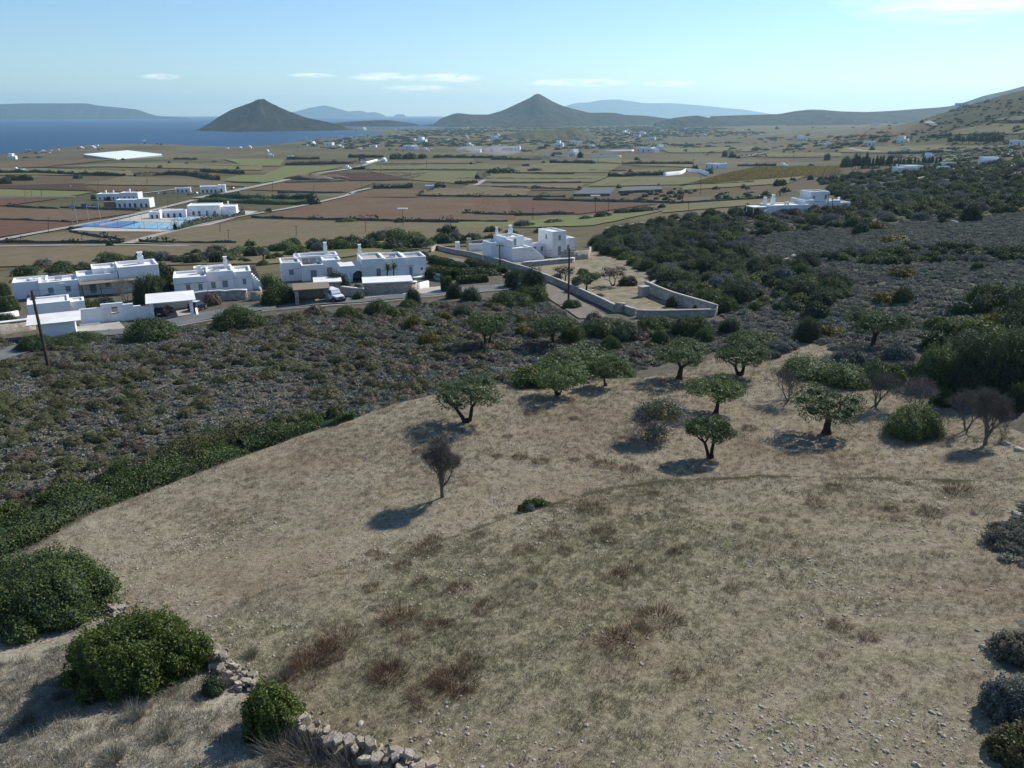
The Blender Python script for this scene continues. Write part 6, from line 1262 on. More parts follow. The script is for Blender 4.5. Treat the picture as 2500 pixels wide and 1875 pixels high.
place_shrub(2100, 570, 45, 34, 'maquis', 'dark shrub below the far villa', None); place_shrub(2140, 560, 60, 22, 'spurge', 'yellow shrub below the far villa', None); place_shrub(2185, 590, 80, 20, 'spurge', 'wide yellow shrub on the right slope', None); place_shrub(2200, 675, 68, 28, 'spurge', 'olive yellow shrub on the grey slope', None); place_shrub(2385, 660, 34, 24, 'lentisk', 'small dark shrub on the grey slope', None); place_shrub(2205, 738, 66, 45, 'maquis', 'round dark bush in the grey slope middle', None)
place_shrub(2170, 735, 90, 30, 'spurge', 'yellow shrub beside the round dark bush', None); place_shrub(2440, 800, 110, 40, 'spurge', 'yellow topped shrub at the right edge', None)

# --- the broken dry-stone wall below the field: every stone a part
OW = ribbon_pts([(262, 1492), (330, 1515), (400, 1548), (480, 1592), (545, 1628), (590, 1660), (640, 1700), (690, 1740), (745, 1785), (800, 1820), (880, 1850), (1000, 1884), (1100, 1920)], .3)
n = NT('wall_stone', .92, .12); oc = n.ramp(n.objrand(), [(0, (.24, .205, .155)), (.35, (.38, .33, .255)), (.7, (.48, .43, .345)), (1, (.40, .32, .225))])
n.col(n.mix(n.ramp(n.noise(9, 6, .7), [(.35, .6), (.6, 0.)]), oc, (.15, .13, .10))); n.bump(n.noise(16, 5), .7, .03); M['wall_stone'] = n.m
e = empty('stone_wall', (*OW[0], gz(*OW[0])), 0, 'broken dry-stone wall of flat slabs at the lower left', 'wall'); rsw = np.random.RandomState(2)
slabs = []
for i in range(8):
    k = 5 + i % 3; a_ = np.sort(rsw.rand(k)) * .9 * 2 * pi / .9; a_ = (np.arange(k) + rsw.rand(k) * .55) / k * 2 * pi; r_ = .42 + .16 * rsw.rand(k); q0 = np.stack([np.cos(a_) * r_, np.sin(a_) * r_ * .8], -1); m = MB()
    bot = [(x * .92, y * .92, -.5) for x, y in q0]; mid_ = [(x, y, .12 + .1 * rsw.rand()) for x, y in q0]; top = [(x * .84, y * .84, .42 + .14 * rsw.rand()) for x, y in q0]
    for A_, B_ in ((bot, mid_), (mid_, top)):
        for j in range(k): m.poly(A_[j], A_[(j + 1) % k], B_[(j + 1) % k], B_[j])
    m.poly(*top); m.poly(*bot[::-1]); slabs.append(m.mesh('stone', M['wall_stone']))
tt = np.gradient(OW, axis=0); tt /= np.linalg.norm(tt, axis=1, keepdims=True); spots = []
for i, (x, y) in enumerate(OW):
    u, v = pxof(x, y, gz(x, y))
    if 330 < u < 455 or 628 < u < 672 or u > 1060: continue
    ruin = u < 330 or 560 < u < 628
    for layer in range(2 if ruin else 4):
        for sd in (-.30, -.02, .26):
            if rsw.rand() < (.45 if ruin else .12 + .1 * layer): continue
            spots.append((i, layer, sd))
for i, layer, sd in (spots if len(spots) <= 300 else [spots[j] for j in sorted(rsw.choice(len(spots), 300, False))]):
    x, y = OW[i]; w = rsw.uniform(.2, .52); al = rsw.randn() * .1; X = x - tt[i, 1] * (sd * (1 - layer * .1) + rsw.randn() * .06) + tt[i, 0] * al; Y = y + tt[i, 0] * (sd * (1 - layer * .1) + rsw.randn() * .06) + tt[i, 1] * al; th = w * rsw.uniform(.30, .5)
    o = link('stone', slabs[rsw.randint(8)], e); o.location = (X - OW[0][0], Y - OW[0][1], gz(x, y) - gz(*OW[0]) + .05 + layer * .165); o.rotation_euler = (rsw.randn() * .14, rsw.randn() * .14, rsw.rand() * 6.28); o.scale = (w * 1.15, w, th)
# packing rubble between the slabs, one part of the wall
rv, rf = [], []
for i in range(len(OW)):
    u, v = pxof(OW[i][0], OW[i][1], gz(*OW[i]))
    if 330 < u < 455 or u > 1060: continue
    for _ in range(9):
        P_, G_ = sph((0, 0, 0), (1, .8, .6), 6, 4, rsw.randint(900), .6); w = rsw.uniform(.04, .11); o_ = rsw.randn() * .34; zz_ = gz(*OW[i]) - gz(*OW[0]) + rsw.rand() * .45 * max(0, 1 - abs(o_)); rf.append(G_ + sum(len(a) for a in rv)); rv.append(P_ * w + np.array([OW[i][0] - OW[0][0] - tt[i, 1] * o_ + rsw.randn() * .1, OW[i][1] - OW[0][1] + tt[i, 0] * o_ + rsw.randn() * .1, zz_]))
tag(link('rubble', mesh_np('rubble', np.concatenate(rv), np.concatenate(rf), M['wall_stone']), e), kind='stuff')
brush = [tuft_mesh('dead_brush', 'twig', 420, .8, 1.3, 90 + i, 1.0, .012, .3) for i in range(2)]; gbrush = [tuft_mesh('thorn_bush', 'heath_grey', 500, .6, .9, 95 + i, 1.0, .012, .4) for i in range(2)]
for x, y, s_, ms, lab in ((770, 1850, 1.2, brush, 'dead brown brush in the shade of the wall'), (700, 1840, 1.0, brush, 'dead brush under the small yellow green shrub'), (860, 1885, .9, brush, 'dead brush at the bottom of the wall'), (560, 1672, .7, gbrush, 'grey thorn bush before the wall gap'), (612, 1600, .6, gbrush, 'small grey thorn bush on the wall'), (690, 1655, .7, gbrush, 'grey thorn bush behind the small shrub'), (330, 1750, .7, gbrush, 'grey weed at the foot of the bright shrub'), (150, 1700, .6, gbrush, 'grey thorn bush on the pale bank'), (400, 1800, .6, gbrush, 'grey thorn bush low on the bank'), (990, 1855, .5, gbrush, 'grey thorn bush at the end of the wall'), (180, 1262, .9, gbrush, 'grey cushion at the end of the hedge'), (60, 1760, .7, gbrush, 'grey thorn bush at the left bank edge'), (280, 1850, .7, gbrush, 'grey thorn bush at the bottom left')):
    p = at(x, y); tag(link(ms[0].name.split('.')[0], ms[R.randrange(2)], None, None, p, R.random() * 6, s_), lab, 'brush')
place_shrub(520, 1690, 70, 40, 'maquis', 'dark weeds under the bright mastic shrub', None)
# shrubs that break the outline of the hedge
for i in range(70):
    t = R.random(); x = -20 + 860 * t; y = np.interp(x, [0, 60, 190, 330, 480, 620, 740, 850], [1330, 1300, 1240, 1192, 1140, 1085, 1048, 1022]) + R.uniform(-34, 4) * (1.2 - .8 * t)
    k = ['lentisk', 'lentisk', 'heather', 'bright', 'maquis', 'brown'][i % 6]; w = R.uniform(45, 100) * (1.2 - .6 * t); place_shrub(x, y, w, w * R.uniform(.5, .75), k, {'lentisk': 'green mastic', 'heather': 'olive', 'bright': 'yellow green', 'maquis': 'dark', 'brown': 'brown'}[k] + ' shrub grown into the ' + ('left end' if x < 220 else 'low end' if x > 600 else 'middle') + ' of the hedge', 'shrubs grown into the hedge')
# scrub of the far right hill
HILLP = poly_world([(2060, 430), (2200, 345), (2330, 268), (2495, 235), (2560, 300), (2560, 440), (2300, 420)])
P = scatter_in(HILLP, 6000, 6.0, lambda P: rsh.rand(len(P)) < np.clip(.8 + 3.5 * fbm(P[:, 0] / 90, P[:, 1] / 90, 4), 0, 1)); s_ = 1.6 + 3.2 * rsh.rand(len(P)) ** 2
scatter_stuff('hill_undergrowth', SHRUB['far'], np.c_[P, grid_h(P[:, 0], P[:, 1]) + CAM_Z - .3], np.stack([s_ * 1.4, s_ * 1.4, s_ * .8], -1), rsh.rand(len(P)) * 6.28, 'dark scrub spotted over the far right hill', 'undergrowth')
# dark trees and scrub between the far villages: one mass
FV = poly_world([(700, 352), (860, 318), (1250, 306), (1700, 304), (2150, 318), (2230, 345), (1800, 372), (1300, 372), (950, 372)])
P = scatter_in(FV, 14000, 16.0, lambda P: rsh.rand(len(P)) < np.clip(.45 + 4.0 * fbm(P[:, 0] / 260, P[:, 1] / 260, 5), 0, 1)); P = P[grid_h(P[:, 0], P[:, 1]) + CAM_Z > 2.0]; s_ = 3.0 + 5.0 * rsh.rand(len(P)) ** 2
scatter_stuff('far_undergrowth', SHRUB['far'], np.c_[P, grid_h(P[:, 0], P[:, 1]) + CAM_Z - .3], np.stack([s_ * 1.7, s_ * 1.3, s_ * .7], -1), rsh.rand(len(P)) * .6 - .3, 'dark trees and scrub massed between the far villages', 'undergrowth')
# ------------------------------------------------------------------ the villas
simple('bamboo', (.24, .20, .15), .95, .25, 6, .05, .4)
simple('glass_dark', (.03, .035, .04), .15, .1, 2, .5)
simple('rust', (.20, .09, .05), .9, .3, 4, .1)
def facade(b, o, u, L, z0, z1, ops, depth=.22, inward=(0, 1)):
    """a wall face from o along u with real openings (x, z, w, h) and their reveals"""
    o = Vector((o[0], o[1], 0)); u = Vector((u[0], u[1], 0)); n = Vector((inward[0], inward[1], 0)) * depth; P = lambda x, z: o + u * x + Vector((0, 0, z))
    xs = sorted({0, L} | {v for x, z, w, h in ops for v in (x - w / 2, x + w / 2)})
    for a, c in zip(xs[:-1], xs[1:]):
        m = (a + c) / 2; cut = sorted([(z, z + h) for x, z, w, h in ops if x - w / 2 < m < x + w / 2]); z = z0
        for p, q in cut + [(z1, z1)]:
            if p > z + 1e-4: b.poly(P(a, z), P(c, z), P(c, p), P(a, p))
            z = q
    for x, z, w, h in ops:
        a, c = x - w / 2, x + w / 2
        for (x0, q0), (x1, q1) in (((a, z), (a, z + h)), ((c, z + h), (c, z)), ((c, z), (a, z)), ((a, z + h), (c, z + h))): b.poly(P(x0, q0), P(x1, q1), P(x1, q1) + n, P(x0, q0) + n)
def blk(e, x0, x1, y0, y1, h, par=.35, op=(), opr=(), opl=(), roof='white_roof', z0=-2.5, t=.32, wall='white_wall', name='wall', zb=0):
    """one whitewashed block with parapet, sunk roof and cut openings (front, right, left)"""
    b = MB(); T = zb + h + par; Z = zb + h
    facade(b, (x0, y0), (1, 0), x1 - x0, z0, T, [(x - x0, z, w, hh) for x, z, w, hh in op], inward=(0, 1))
    facade(b, (x1, y0), (0, 1), y1 - y0, z0, T, [(y - y0, z, w, hh) for y, z, w, hh in opr], inward=(-1, 0))
    facade(b, (x0, y1), (0, -1), y1 - y0, z0, T, [(y1 - y, z, w, hh) for y, z, w, hh in opl], inward=(1, 0))
    b.poly((x1, y1, z0), (x0, y1, z0), (x0, y1, T), (x1, y1, T))
    O = [(x0, y0), (x1, y0), (x1, y1), (x0, y1)]; I = [(x0 + t, y0 + t), (x1 - t, y0 + t), (x1 - t, y1 - t), (x0 + t, y1 - t)]
    for i in range(4):
        j = (i + 1) % 4; b.poly((*O[i], T), (*O[j], T), (*I[j], T), (*I[i], T)); b.poly((*I[i], T), (*I[j], T), (*I[j], Z), (*I[i], Z))
    w_ = b.build(name, M[wall], e)
    MB().poly((*I[0], Z), (*I[1], Z), (*I[2], Z), (*I[3], Z)).build('roof', M[roof], e)
    def fill(ops, place):
        for x, z, w, hh in ops:
            door = z < .35 + zb and hh > 1.7; q = empty_part('door' if door else 'window', e)
            place(q, x); fr = MB(); k = .07
            fr.box(-w / 2 + .004, -w / 2 + k, .1, .19, z + .004, z + hh - .004).box(w / 2 - k, w / 2 - .004, .1, .19, z + .004, z + hh - .004).box(-w / 2 + k, w / 2 - k, .1, .19, z + hh - k, z + hh - .004).box(-w / 2 + k, w / 2 - k, .1, .19, z + .004, z + k); fr.build('frame', M['shutter'], q)
            for s in (0, 1): MB().box(-w / 2 + k + s * (w / 2 - k) + .006, -w / 2 + k + (s + 1) * (w / 2 - k) - .006, .125, .175, z + k + .004, z + hh - k - .004).build('shutter_leaf', M['shutter'], q)
            if not door: MB().box(-w / 2 - .06, w / 2 + .06, -.06, .09, z - .08, z - .004).build('sill', M['white_wall'], q)
    def pf(q, x): q.location = (x, y0, 0)
    def pr(q, x): q.location = (x1, x, 0); q.rotation_euler = (0, 0, pi / 2)
    def pl(q, x): q.location = (x0, x, 0); q.rotation_euler = (0, 0, -pi / 2)
    fill(op, pf); fill(opr, pr); fill(opl, pl)
    return w_
def empty_part(name, e):
    o = bpy.data.objects.new(name, None); COL.objects.link(o); o.parent = e; o.empty_display_size = .1; return o
def chimney(e, x, y, z, w, h, pot=True):
    m = MB().box(x - w / 2, x + w / 2, y - w / 2, y + w / 2, z, z + h * .7).box(x - w * .38, x + w * .38, y - w * .38, y + w * .38, z + h * .7, z + h)
    if pot: m.box(x - w / 2, x + w / 2, y - w / 2, y + w / 2, z + h + .003, z + h + .12)
    return m.build('chimney', M['white_wall'], e)
def villa(name, px, py, deg, label, cat='villa', dz=0):
    p = at(px, py); return empty(name, (p.x, p.y, p.z + dz), radians(deg), label, cat)
def steps(e, x0, x1, y0, y1, z0, z1, n, axis='x', mat='white_wall'):
    """a flight of solid steps, each a part"""
    for i in range(n):
        t0, t1 = i / n, (i + 1) / n; zz_ = z0 + (z1 - z0) * (1 - t0)
        b = MB().box(x0 + (x1 - x0) * t0, x0 + (x1 - x0) * t1 - .003, y0, y1, -1.5, zz_) if axis == 'x' else MB().box(x0, x1, y0 + (y1 - y0) * t0, y0 + (y1 - y0) * t1 - .003, -1.5, zz_)
        b.build('step', M[mat], e)
# --- gatehouse, gate wall, shed and car shelter at the left
e = villa('gatehouse', *X5(262, 672), 30, 'white gatehouse with flat roof behind the small shed')
blk(e, 0, 5.4, 0, 5.0, 2.8, .22, opl=[(2.6, 1.0, .9, 1.0)]); blk(e, 5.43, 7.3, .5, 3.6, 2.5, .22); MB().box(.5, 1.1, 4.2, 4.8, 2.95, 3.6).build('roof_vent', M['glass_dark'], e)
e = villa('gate_wall', *X5(690, 672), 26, 'white stepped garden wall with an arched gate', 'wall')
for x0, x1, h in ((0, 2.7, 2.3), (2.72, 5.6, 2.75), (5.62, 6.9, 2.45), (6.92, 7.9, 2.05), (7.92, 9.2, 1.75)):
    b = MB(); ops = [(4.45 - x0, 1.35, .85, .85)] if x0 == 2.72 else []
    facade(b, (x0, 0), (1, 0), x1 - x0, -1.2, h, ops, .4); facade(b, (x1, .4), (-1, 0), x1 - x0, -1.2, h, [(x1 - x0 - o[0], *o[1:]) for o in ops], .001, (0, -1))
    b.poly((x0, 0, h), (x1, 0, h), (x1, .4, h), (x0, .4, h)).poly((x0, .4, -1.2), (x0, 0, -1.2), (x0, 0, h), (x0, .4, h)).poly((x1, 0, -1.2), (x1, .4, -1.2), (x1, .4, h), (x1, 0, h)); b.build('wall_section', M['white_wall'], e)
MB().box(2.95, 3.85, -.07, -.01, 0, 2.1).build('gate', M['white_roof'], e); MB().box(-.2, 2.4, -1.0, -.02, -.6, .35).build('bench', M['white_wall'], e)
MB().box(3.95, 4.95, -.05, .45, 1.25, 1.34).build('sill', M['wood'], e)
e = villa('shed', *X5(352, 790), 28, 'small white shed with a flat sheet roof beside the road', 'shed')
blk(e, 0, 4.1, 0, 4.0, 2.0, .02); MB().hexa([(-1.4, -.5, 2.04), (4.9, -.5, 2.04), (4.9, 4.5, 2.30), (-1.4, 4.5, 2.30), (-1.4, -.5, 2.14), (4.9, -.5, 2.14), (4.9, 4.5, 2.40), (-1.4, 4.5, 2.40)]).build('roof_sheet', M['white_roof'], e)
V, F = sheet(zz(X5, (565, 745), (1060, 705), (985, 625), (560, 690)), 24, 12, .16); tag(link('driveway', mesh_np('driveway', V, F, M['concrete'])), 'pale concrete driveway before the gate wall', 'driveway', kind='structure')
e = villa('car_shelter', *X5(1292, 612), 24, 'white flat roofed car shelter on four posts', 'car shelter')
for x, y in ((0, 0), (5.4, 0), (0, 4.4), (5.4, 4.4)): MB().box(x - .25, x + .25, y - .25, y + .25, -1.2, 2.25).build('post', M['white_wall'], e)
MB().hexa([(-.7, -.7, 2.26), (6.1, -.7, 2.26), (6.1, 5.2, 2.5), (-.7, 5.2, 2.5), (-.7, -.7, 2.38), (6.1, -.7, 2.38), (6.1, 5.2, 2.62), (-.7, 5.2, 2.62)]).build('roof_slab', M['white_roof'], e)
MB().box(.3, 5.2, 4.55, 4.75, -1, 1.9).build('back_wall', M['white_wall'], e); MB().hexa([(5.9, -1.6, -1), (6.2, -1.6, -1), (6.2, 3, -1), (5.9, 3, -1), (5.9, -1.6, .15), (6.2, -1.6, .15), (6.2, 3, .95), (5.9, 3, .95)]).build('ramp_wall', M['white_wall'], e)
MB().box(-.1, 5.7, -1.2, 4.5, -1, .06).build('floor_slab', M['concrete'], e)
# --- house 1
e = villa('house', *X5(352, 455), 30, 'long low white house behind the gate wall with one tall chimney')
blk(e, 0, 5.8, 0, 5.6, 2.5, .35, op=[(1.6, .9, .8, 1.0), (4.2, .9, .8, 1.0)]); blk(e, 5.83, 12.2, 1.2, 6.6, 2.9, .3, op=[(8, .05, 1, 2.1), (10.5, .9, .9, 1.1)]); blk(e, 8.4, 12.3, 3.6, 8.8, 3.5, .35)
blk(e, 12.33, 19.0, 1.0, 7.6, 3.7, .45, op=[(14, .9, .9, 1.2), (17, .9, .9, 1.2)]); chimney(e, 16.6, 6.0, 3.7, 1.0, 2.0); MB().box(10.2, 11.2, 3.0, 4.2, 2.95, 3.9).build('water_tank', M['white_wall'], e)
for x in (6.2, 9.0, 11.8, 14.6): MB().box(x, x + .16, -1.6, -1.44, -1, 2.1).build('pergola_post', M['wood'], e)
MB().box(6.0, 14.9, -1.8, 1.1, 2.12, 2.22).build('pergola_roof', M['bamboo'], e)
e = villa('house', *X5(128, 455), 28, 'small square white annex with a cross shaped skylight', 'house'); blk(e, 0, 5.2, 0, 5.0, 2.6, .28); MB().box(2.0, 3.4, 2.3, 2.7, 2.64, 2.95).box(2.5, 2.9, 1.8, 2.29, 2.64, 2.95).box(2.5, 2.9, 2.71, 3.2, 2.64, 2.95).build('skylight', M['white_wall'], e)
# --- house 2
e = villa('house', *X5(1482, 440), 21, 'white house with shuttered windows and outside stairs above the road')
blk(e, 0, 5.2, 0, 6.2, 3.0, .35, op=[(2.2, 1.0, .65, 1.1), (4.1, 1.0, .65, 1.1)]); blk(e, 5.23, 9.6, 1.4, 7.0, 3.35, .4, op=[(6.2, .9, .7, 1.1), (8.1, .9, .9, 1.2)]); blk(e, 9.63, 12.6, 1.8, 7.4, 3.0, .4, op=[(11.3, 1.1, .6, 1.0)]); blk(e, 3.2, 9.5, 7.05, 9.0, 3.2, .4)
chimney(e, 8.6, 6.4, 3.4, .7, 1.9); chimney(e, 4.2, 4.6, 3.0, .8, 1.4, False); steps(e, 12.65, 14.6, 2.2, 3.4, .1, 2.7, 8)
MB().box(4.8, 5.6, 3.0, 5.2, 3.02, 3.5).build('solar_heater', M['roof_grey'], e)
for x, z in ((2.2, 2.25), (4.1, 2.25)): MB().box(x - .6, x + .6, -.12, -.01, z, z + .08).build('lintel', M['shutter'], e)
# --- house 3, left and right wing joined by an arched porch
e = villa('house', *X6(482, 510), 19, 'white house wing with satellite dish and dark solar panels on its roof')
blk(e, 0, 4.0, 0, 4.4, 2.7, .3, op=[(2.1, .05, 1.1, 2.0)], roof='roof_grey'); blk(e, -3.6, -.03, 2.0, 7.6, 3.0, .35, op=[(-1.8, 1.0, .8, 1.0)], roof='roof_grey'); blk(e, 4.03, 7.4, 1.2, 5.4, 3.2, .35, op=[(5.2, .05, 1.0, 2.1)]); blk(e, 0, 7.4, 5.43, 9.4, 3.4, .4, roof='roof_grey')
chimney(e, 5.4, 8.6, 3.4, .7, 2.3); d = MB()
for i in range(12):
    a, b2 = 2 * pi * i / 12, 2 * pi * (i + 1) / 12; d.poly((0, .12, 0), (cos(a) * .6, 0, sin(a) * .6), (cos(b2) * .6, 0, sin(b2) * .6))
q = d.build('satellite_dish', M['white_roof'], e); q.location = (-.6, 3.6, 4.3); q.rotation_euler = (-.5, 0, .4); MB().tube((-.6, 3.75, 2.9), (-.6, 3.68, 4.2), .04, .04, 6).build('dish_mast', M['shutter'], e)
for x in (.4, 1.8): MB().hexa([(x, 3.0, 2.8), (x + 1.25, 3.0, 2.8), (x + 1.25, 4.2, 3.6), (x, 4.2, 3.6), (x, 2.95, 2.88), (x + 1.25, 2.95, 2.88), (x + 1.25, 4.15, 3.68), (x, 4.15, 3.68)]).build('solar_panel', M['netting'], e)
e = villa('porch', *X6(880, 512), 19, 'white porch with a wide arch between the two wings')
def arch_wall(e, x0, x1, h, xc, r, zs, t=.35):
    b = MB(); n_ = 10; xs = [xc - r * cos(pi * i / n_) for i in range(n_ + 1)]; zs_ = [zs + r * sin(pi * i / n_) for i in range(n_ + 1)]
    for y, s in ((0, 1), (t, -1)):
        def q(*p): b.poly(*(p if s > 0 else p[::-1]))
        q((x0, y, -1.5), (xc - r, y, -1.5), (xc - r, y, h), (x0, y, h)); q((xc + r, y, -1.5), (x1, y, -1.5), (x1, y, h), (xc + r, y, h))
        for i in range(n_): q((xs[i], y, zs_[i]), (xs[i + 1], y, zs_[i + 1]), (xs[i + 1], y, h), (xs[i], y, h))
    pts_ = [(xc - r, -1.5)] + list(zip(xs, zs_)) + [(xc + r, -1.5)]
    for (a, z), (c_, z2) in zip(pts_[:-1], pts_[1:]): b.poly((a, 0, z), (a, t, z), (c_, t, z2), (c_, 0, z2))
    b.poly((x0, 0, h), (x1, 0, h), (x1, t, h), (x0, t, h)).poly((x0, t, -1.5), (x0, 0, -1.5), (x0, 0, h), (x0, t, h)).poly((x1, 0, -1.5), (x1, t, -1.5), (x1, t, h), (x1, 0, h)); return b.build('arch_wall', M['white_wall'], e)
arch_wall(e, -.5, 3.6, 2.75, 1.6, 1.05, .9); MB().box(-1.6, 3.65, -.05, 4.6, 2.76, 2.95).build('roof_slab', M['white_roof'], e); MB().box(-1.5, -.52, .1, 4.4, -1.5, 2.75).build('side_wall', M['white_wall'], e); MB().box(-.5, 3.6, 4.2, 4.5, -1.5, 2.75).build('back_wall', M['white_wall'], e)
steps(e, -.9, -.1, -2.4, -.1, 2.2, .1, 6, 'y')
e = villa('house', *X6(988, 505), 18, 'right white wing with three stepped roof terraces and a chimney')
blk(e, 0, 4.2, 0, 6.8, 3.6, .4, op=[(3.0, .05, .8, 2.1)], roof='roof_grey'); blk(e, 4.23, 8.2, .5, 7.4, 3.4, .4, roof='roof_grey'); blk(e, 8.23, 12.2, 1.0, 6.6, 3.3, .45, op=[(9.2, .4, .6, 1.5), (11.3, 1.2, .45, .5)], roof='roof_grey'); chimney(e, .5, 6.0, 3.7, .6, 2.0)
MB().box(4.6, 12.4, -.9, .45, -1.5, .25).build('plinth', M['white_wall'], e); MB().box(8.6, 9.8, .86, .98, 2.05, 2.15).build('lintel', M['shutter'], e)
def stone_build(px, py, deg, w, d, h, label, roof=True):
    e = villa('stone_building', px, py, deg, label, 'building'); MB().box(0, w, 0, d, -1.5, h).build('wall', M['yard_stone'], e)
    if roof: MB().hexa([(-.25, -.35, h + .004), (w + .25, -.35, h + .004), (w + .25, d + .3, h + .12), (-.25, d + .3, h + .12), (-.25, -.35, h + .18), (w + .25, -.35, h + .18), (w + .25, d + .3, h + .3), (-.25, d + .3, h + .3)]).build('roof_slab', M['white_roof'], e)
    return e
stone_build(*X6(1005, 632), 12, 7.6, 3.6, 2.05, 'long rubble stone store with a white slab roof beside the road'); stone_build(*X6(590, 600), 15, 4.2, 3.4, 1.55, 'stone shelter with a white slab roof beside the white off-roader')
e = villa('pergola', *X6(438, 708), 16, 'stone pillared pergola with bamboo roof over an empty parking bay', 'pergola')
for x, y in ((0, 0), (4.6, .3), (0, 3.8), (4.6, 3.9)): MB().box(x - .3, x + .3, y - .3, y + .3, -1, 2.35).build('pillar', M['yard_stone'], e)
MB().hexa([(-.5, -.5, 2.36), (5.1, -.3, 2.36), (5.1, 4.6, 2.36), (-.5, 4.5, 2.36), (-.5, -.5, 2.5), (5.1, -.3, 2.5), (5.1, 4.6, 2.5), (-.5, 4.5, 2.5)]).build('roof_mat', M['bamboo'], e); MB().box(.2, 4.4, 4.1, 4.4, -1, 1.6).build('back_wall', M['yard_stone'], e)
V, F = sheet(zz(X6, (470, 715), (640, 690), (600, 640), (450, 655)), 10, 8, .14); tag(link('parking_bay', mesh_np('parking_bay', V, F, M['dirt'])), 'bare parking bay under the pergola', 'parking bay', kind='structure')
V, F = sheet(zz(X6, (860, 665), (1660, 605), (1640, 555), (1000, 640)), 30, 8, .15); tag(link('forecourt', mesh_np('forecourt', V, F, M['concrete'])), 'pale concrete strip before the stone store', 'forecourt', kind='structure')
wall_line(zz(X6, (810, 620), (900, 632), (1000, 640)), 1.3, .4, 'yard_stone', 'low stone garden wall left of the stone store', 1.0, .05, 'white_roof', 'garden_wall', False)
wall_line(zz(X6, (1360, 600), (1440, 588)), 1.5, .4, 'yard_stone', 'short stone garden wall right of the stone store', 1.0, .05, 'white_roof', 'garden_wall', False)
wall_line(zz(X6, (1440, 585), (1540, 560)), 1.2, .35, 'white_wall', 'short white garden wall beside the clipped hedge', 1.0, .0, None, 'garden_wall', False)
wall_line(zz(X6, (1520, 470), (1640, 500)), 1.1, .35, 'white_wall', 'white parapet right of the house', 1.0, .0, None, 'garden_wall', False)
wall_line(zz(X5, (1590, 480), (1800, 462), (2090, 450)), 1.5, .4, 'yard_stone', 'grey stone garden wall with white coping before the second house', 1.0, .05, 'white_roof', 'garden_wall', False)
wall_line(zz(X5, (2120, 462), (2212, 455)) + zz(X6, (120, 620)), 1.4, .4, 'yard_stone', 'grey stone wall between the gate and the big bush', 1.0, .05, None, 'garden_wall', False)
e = villa('garden_gate', *X5(2092, 458), 18, 'small pale garden gate in the stone wall', 'gate')
for i in range(6): MB().box(i * .17, i * .17 + .09, 0, .06, 0, 1.3).build('slat', M['white_roof'], e)
MB().box(-.02, 1.0, .07, .12, .2, .3).box(-.02, 1.0, .07, .12, 1.0, 1.1).build('rail', M['white_roof'], e)
wall_line(zz(X5, (-60, 760), (100, 735), (300, 705)), 1.6, .45, 'yard_stone', 'stone wall with white top left of the shed', 1.0, .03, 'white_roof', 'garden_wall', False)
wall_line(zz(X5, (-60, 620), (160, 590)), .8, .35, 'white_wall', 'white garden wall at the left edge', 1.0, .0, None, 'garden_wall', False)
# road kerb
ribbon('kerb', [(640, 762), (760, 752), (880, 744), (1000, 732), (1100, 721), (1190, 713), (1250, 708)], .35, 'concrete', 'pale kerb along the near side of the road', .18, 1.0, 3, 'kerb'); ribbon('kerb', [(430, 800), (500, 786), (600, 770)], .35, 'concrete', 'pale kerb at the left bend of the road', .18, 1.0, 3, 'kerb')
# --- house 4 with the walled yard
e = villa('house', *X7(350, 415), 31, 'tall white house with roof tower and outside stairs above the yard')
blk(e, 0, 4.9, 0, 8.4, 2.7, .3); blk(e, 0, 4.9, 3.2, 8.4, 4.7, .3, z0=2.8, op=[(2.6, 3.05, .8, 1.5)]); MB().box(0, .4, .33, 3.18, 3.0, 4.7).build('side_parapet', M['white_wall'], e); blk(e, -3.0, -.03, 4.2, 8.2, 3.6, .3)
steps(e, 4.93, 8.4, 0, 1.3, .1, 2.9, 11); blk(e, 4.93, 7.4, 3.5, 8.2, 3.7, .3, op=[(6.4, .05, .9, 2.1)]); blk(e, 7.43, 11.57, 4.4, 8.2, 2.2, .2, op=[(8.6, .05, .9, 2.0), (10.6, .8, .7, 1.2)])
blk(e, 11.6, 15.4, 1.6, 7.6, 5.3, .3, op=[(13.6, 3.5, .7, 1.2), (13.6, .05, .9, 2.1)], opl=[(4.2, 3.6, .7, 1.1)]); blk(e, 15.43, 18.4, 2.4, 6.4, 3.4, .3, op=[(16.6, 1.0, .7, 1.1)]); chimney(e, .5, 7.8, 5.0, .5, 1.6); chimney(e, 4.0, 7.6, 5.0, .8, 1.8)
wall_line(zz(X7, (762, 395), (850, 398), (1000, 385)), 1.9, .6, 'yard_stone', 'stone terrace wall before the tall house', .8, .06, None, 'garden_wall', False); wall_line(zz(X7, (1000, 385), (1003, 345)), 1.7, .6, 'yard_stone', 'return of the stone terrace wall', .8, .04, None, 'garden_wall', False)
wall_line(zz(X7, (430, 455), (620, 440), (870, 415)), .9, .5, 'yard_stone', 'low stone wall under the tall house', .8, .05, 'white_roof', 'garden_wall', False)
wall_line([X6(1560, 262), X6(1610, 240), X6(1760, 275), X6(1900, 300), X6(2212, 385), X7(245, 440), X7(480, 505), X7(700, 600), X7(960, 715), X7(1210, 835)], 1.0, .4, 'yard_stone', 'long stone wall with pale coping beside the lane', 1.0, .0, 'concrete', 'yard_wall', True, flat_top=True)
wall_line(zz(X7, (1214, 836), (1296, 838)), 1.2, .4, 'yard_stone', 'raised corner of the yard wall', .8, .0, 'concrete', 'yard_wall', False); wall_line(zz(X7, (1300, 840), (1388, 868)), .85, .4, 'yard_stone', 'stepped piece of the yard wall', .8, .0, 'concrete', 'yard_wall', False)
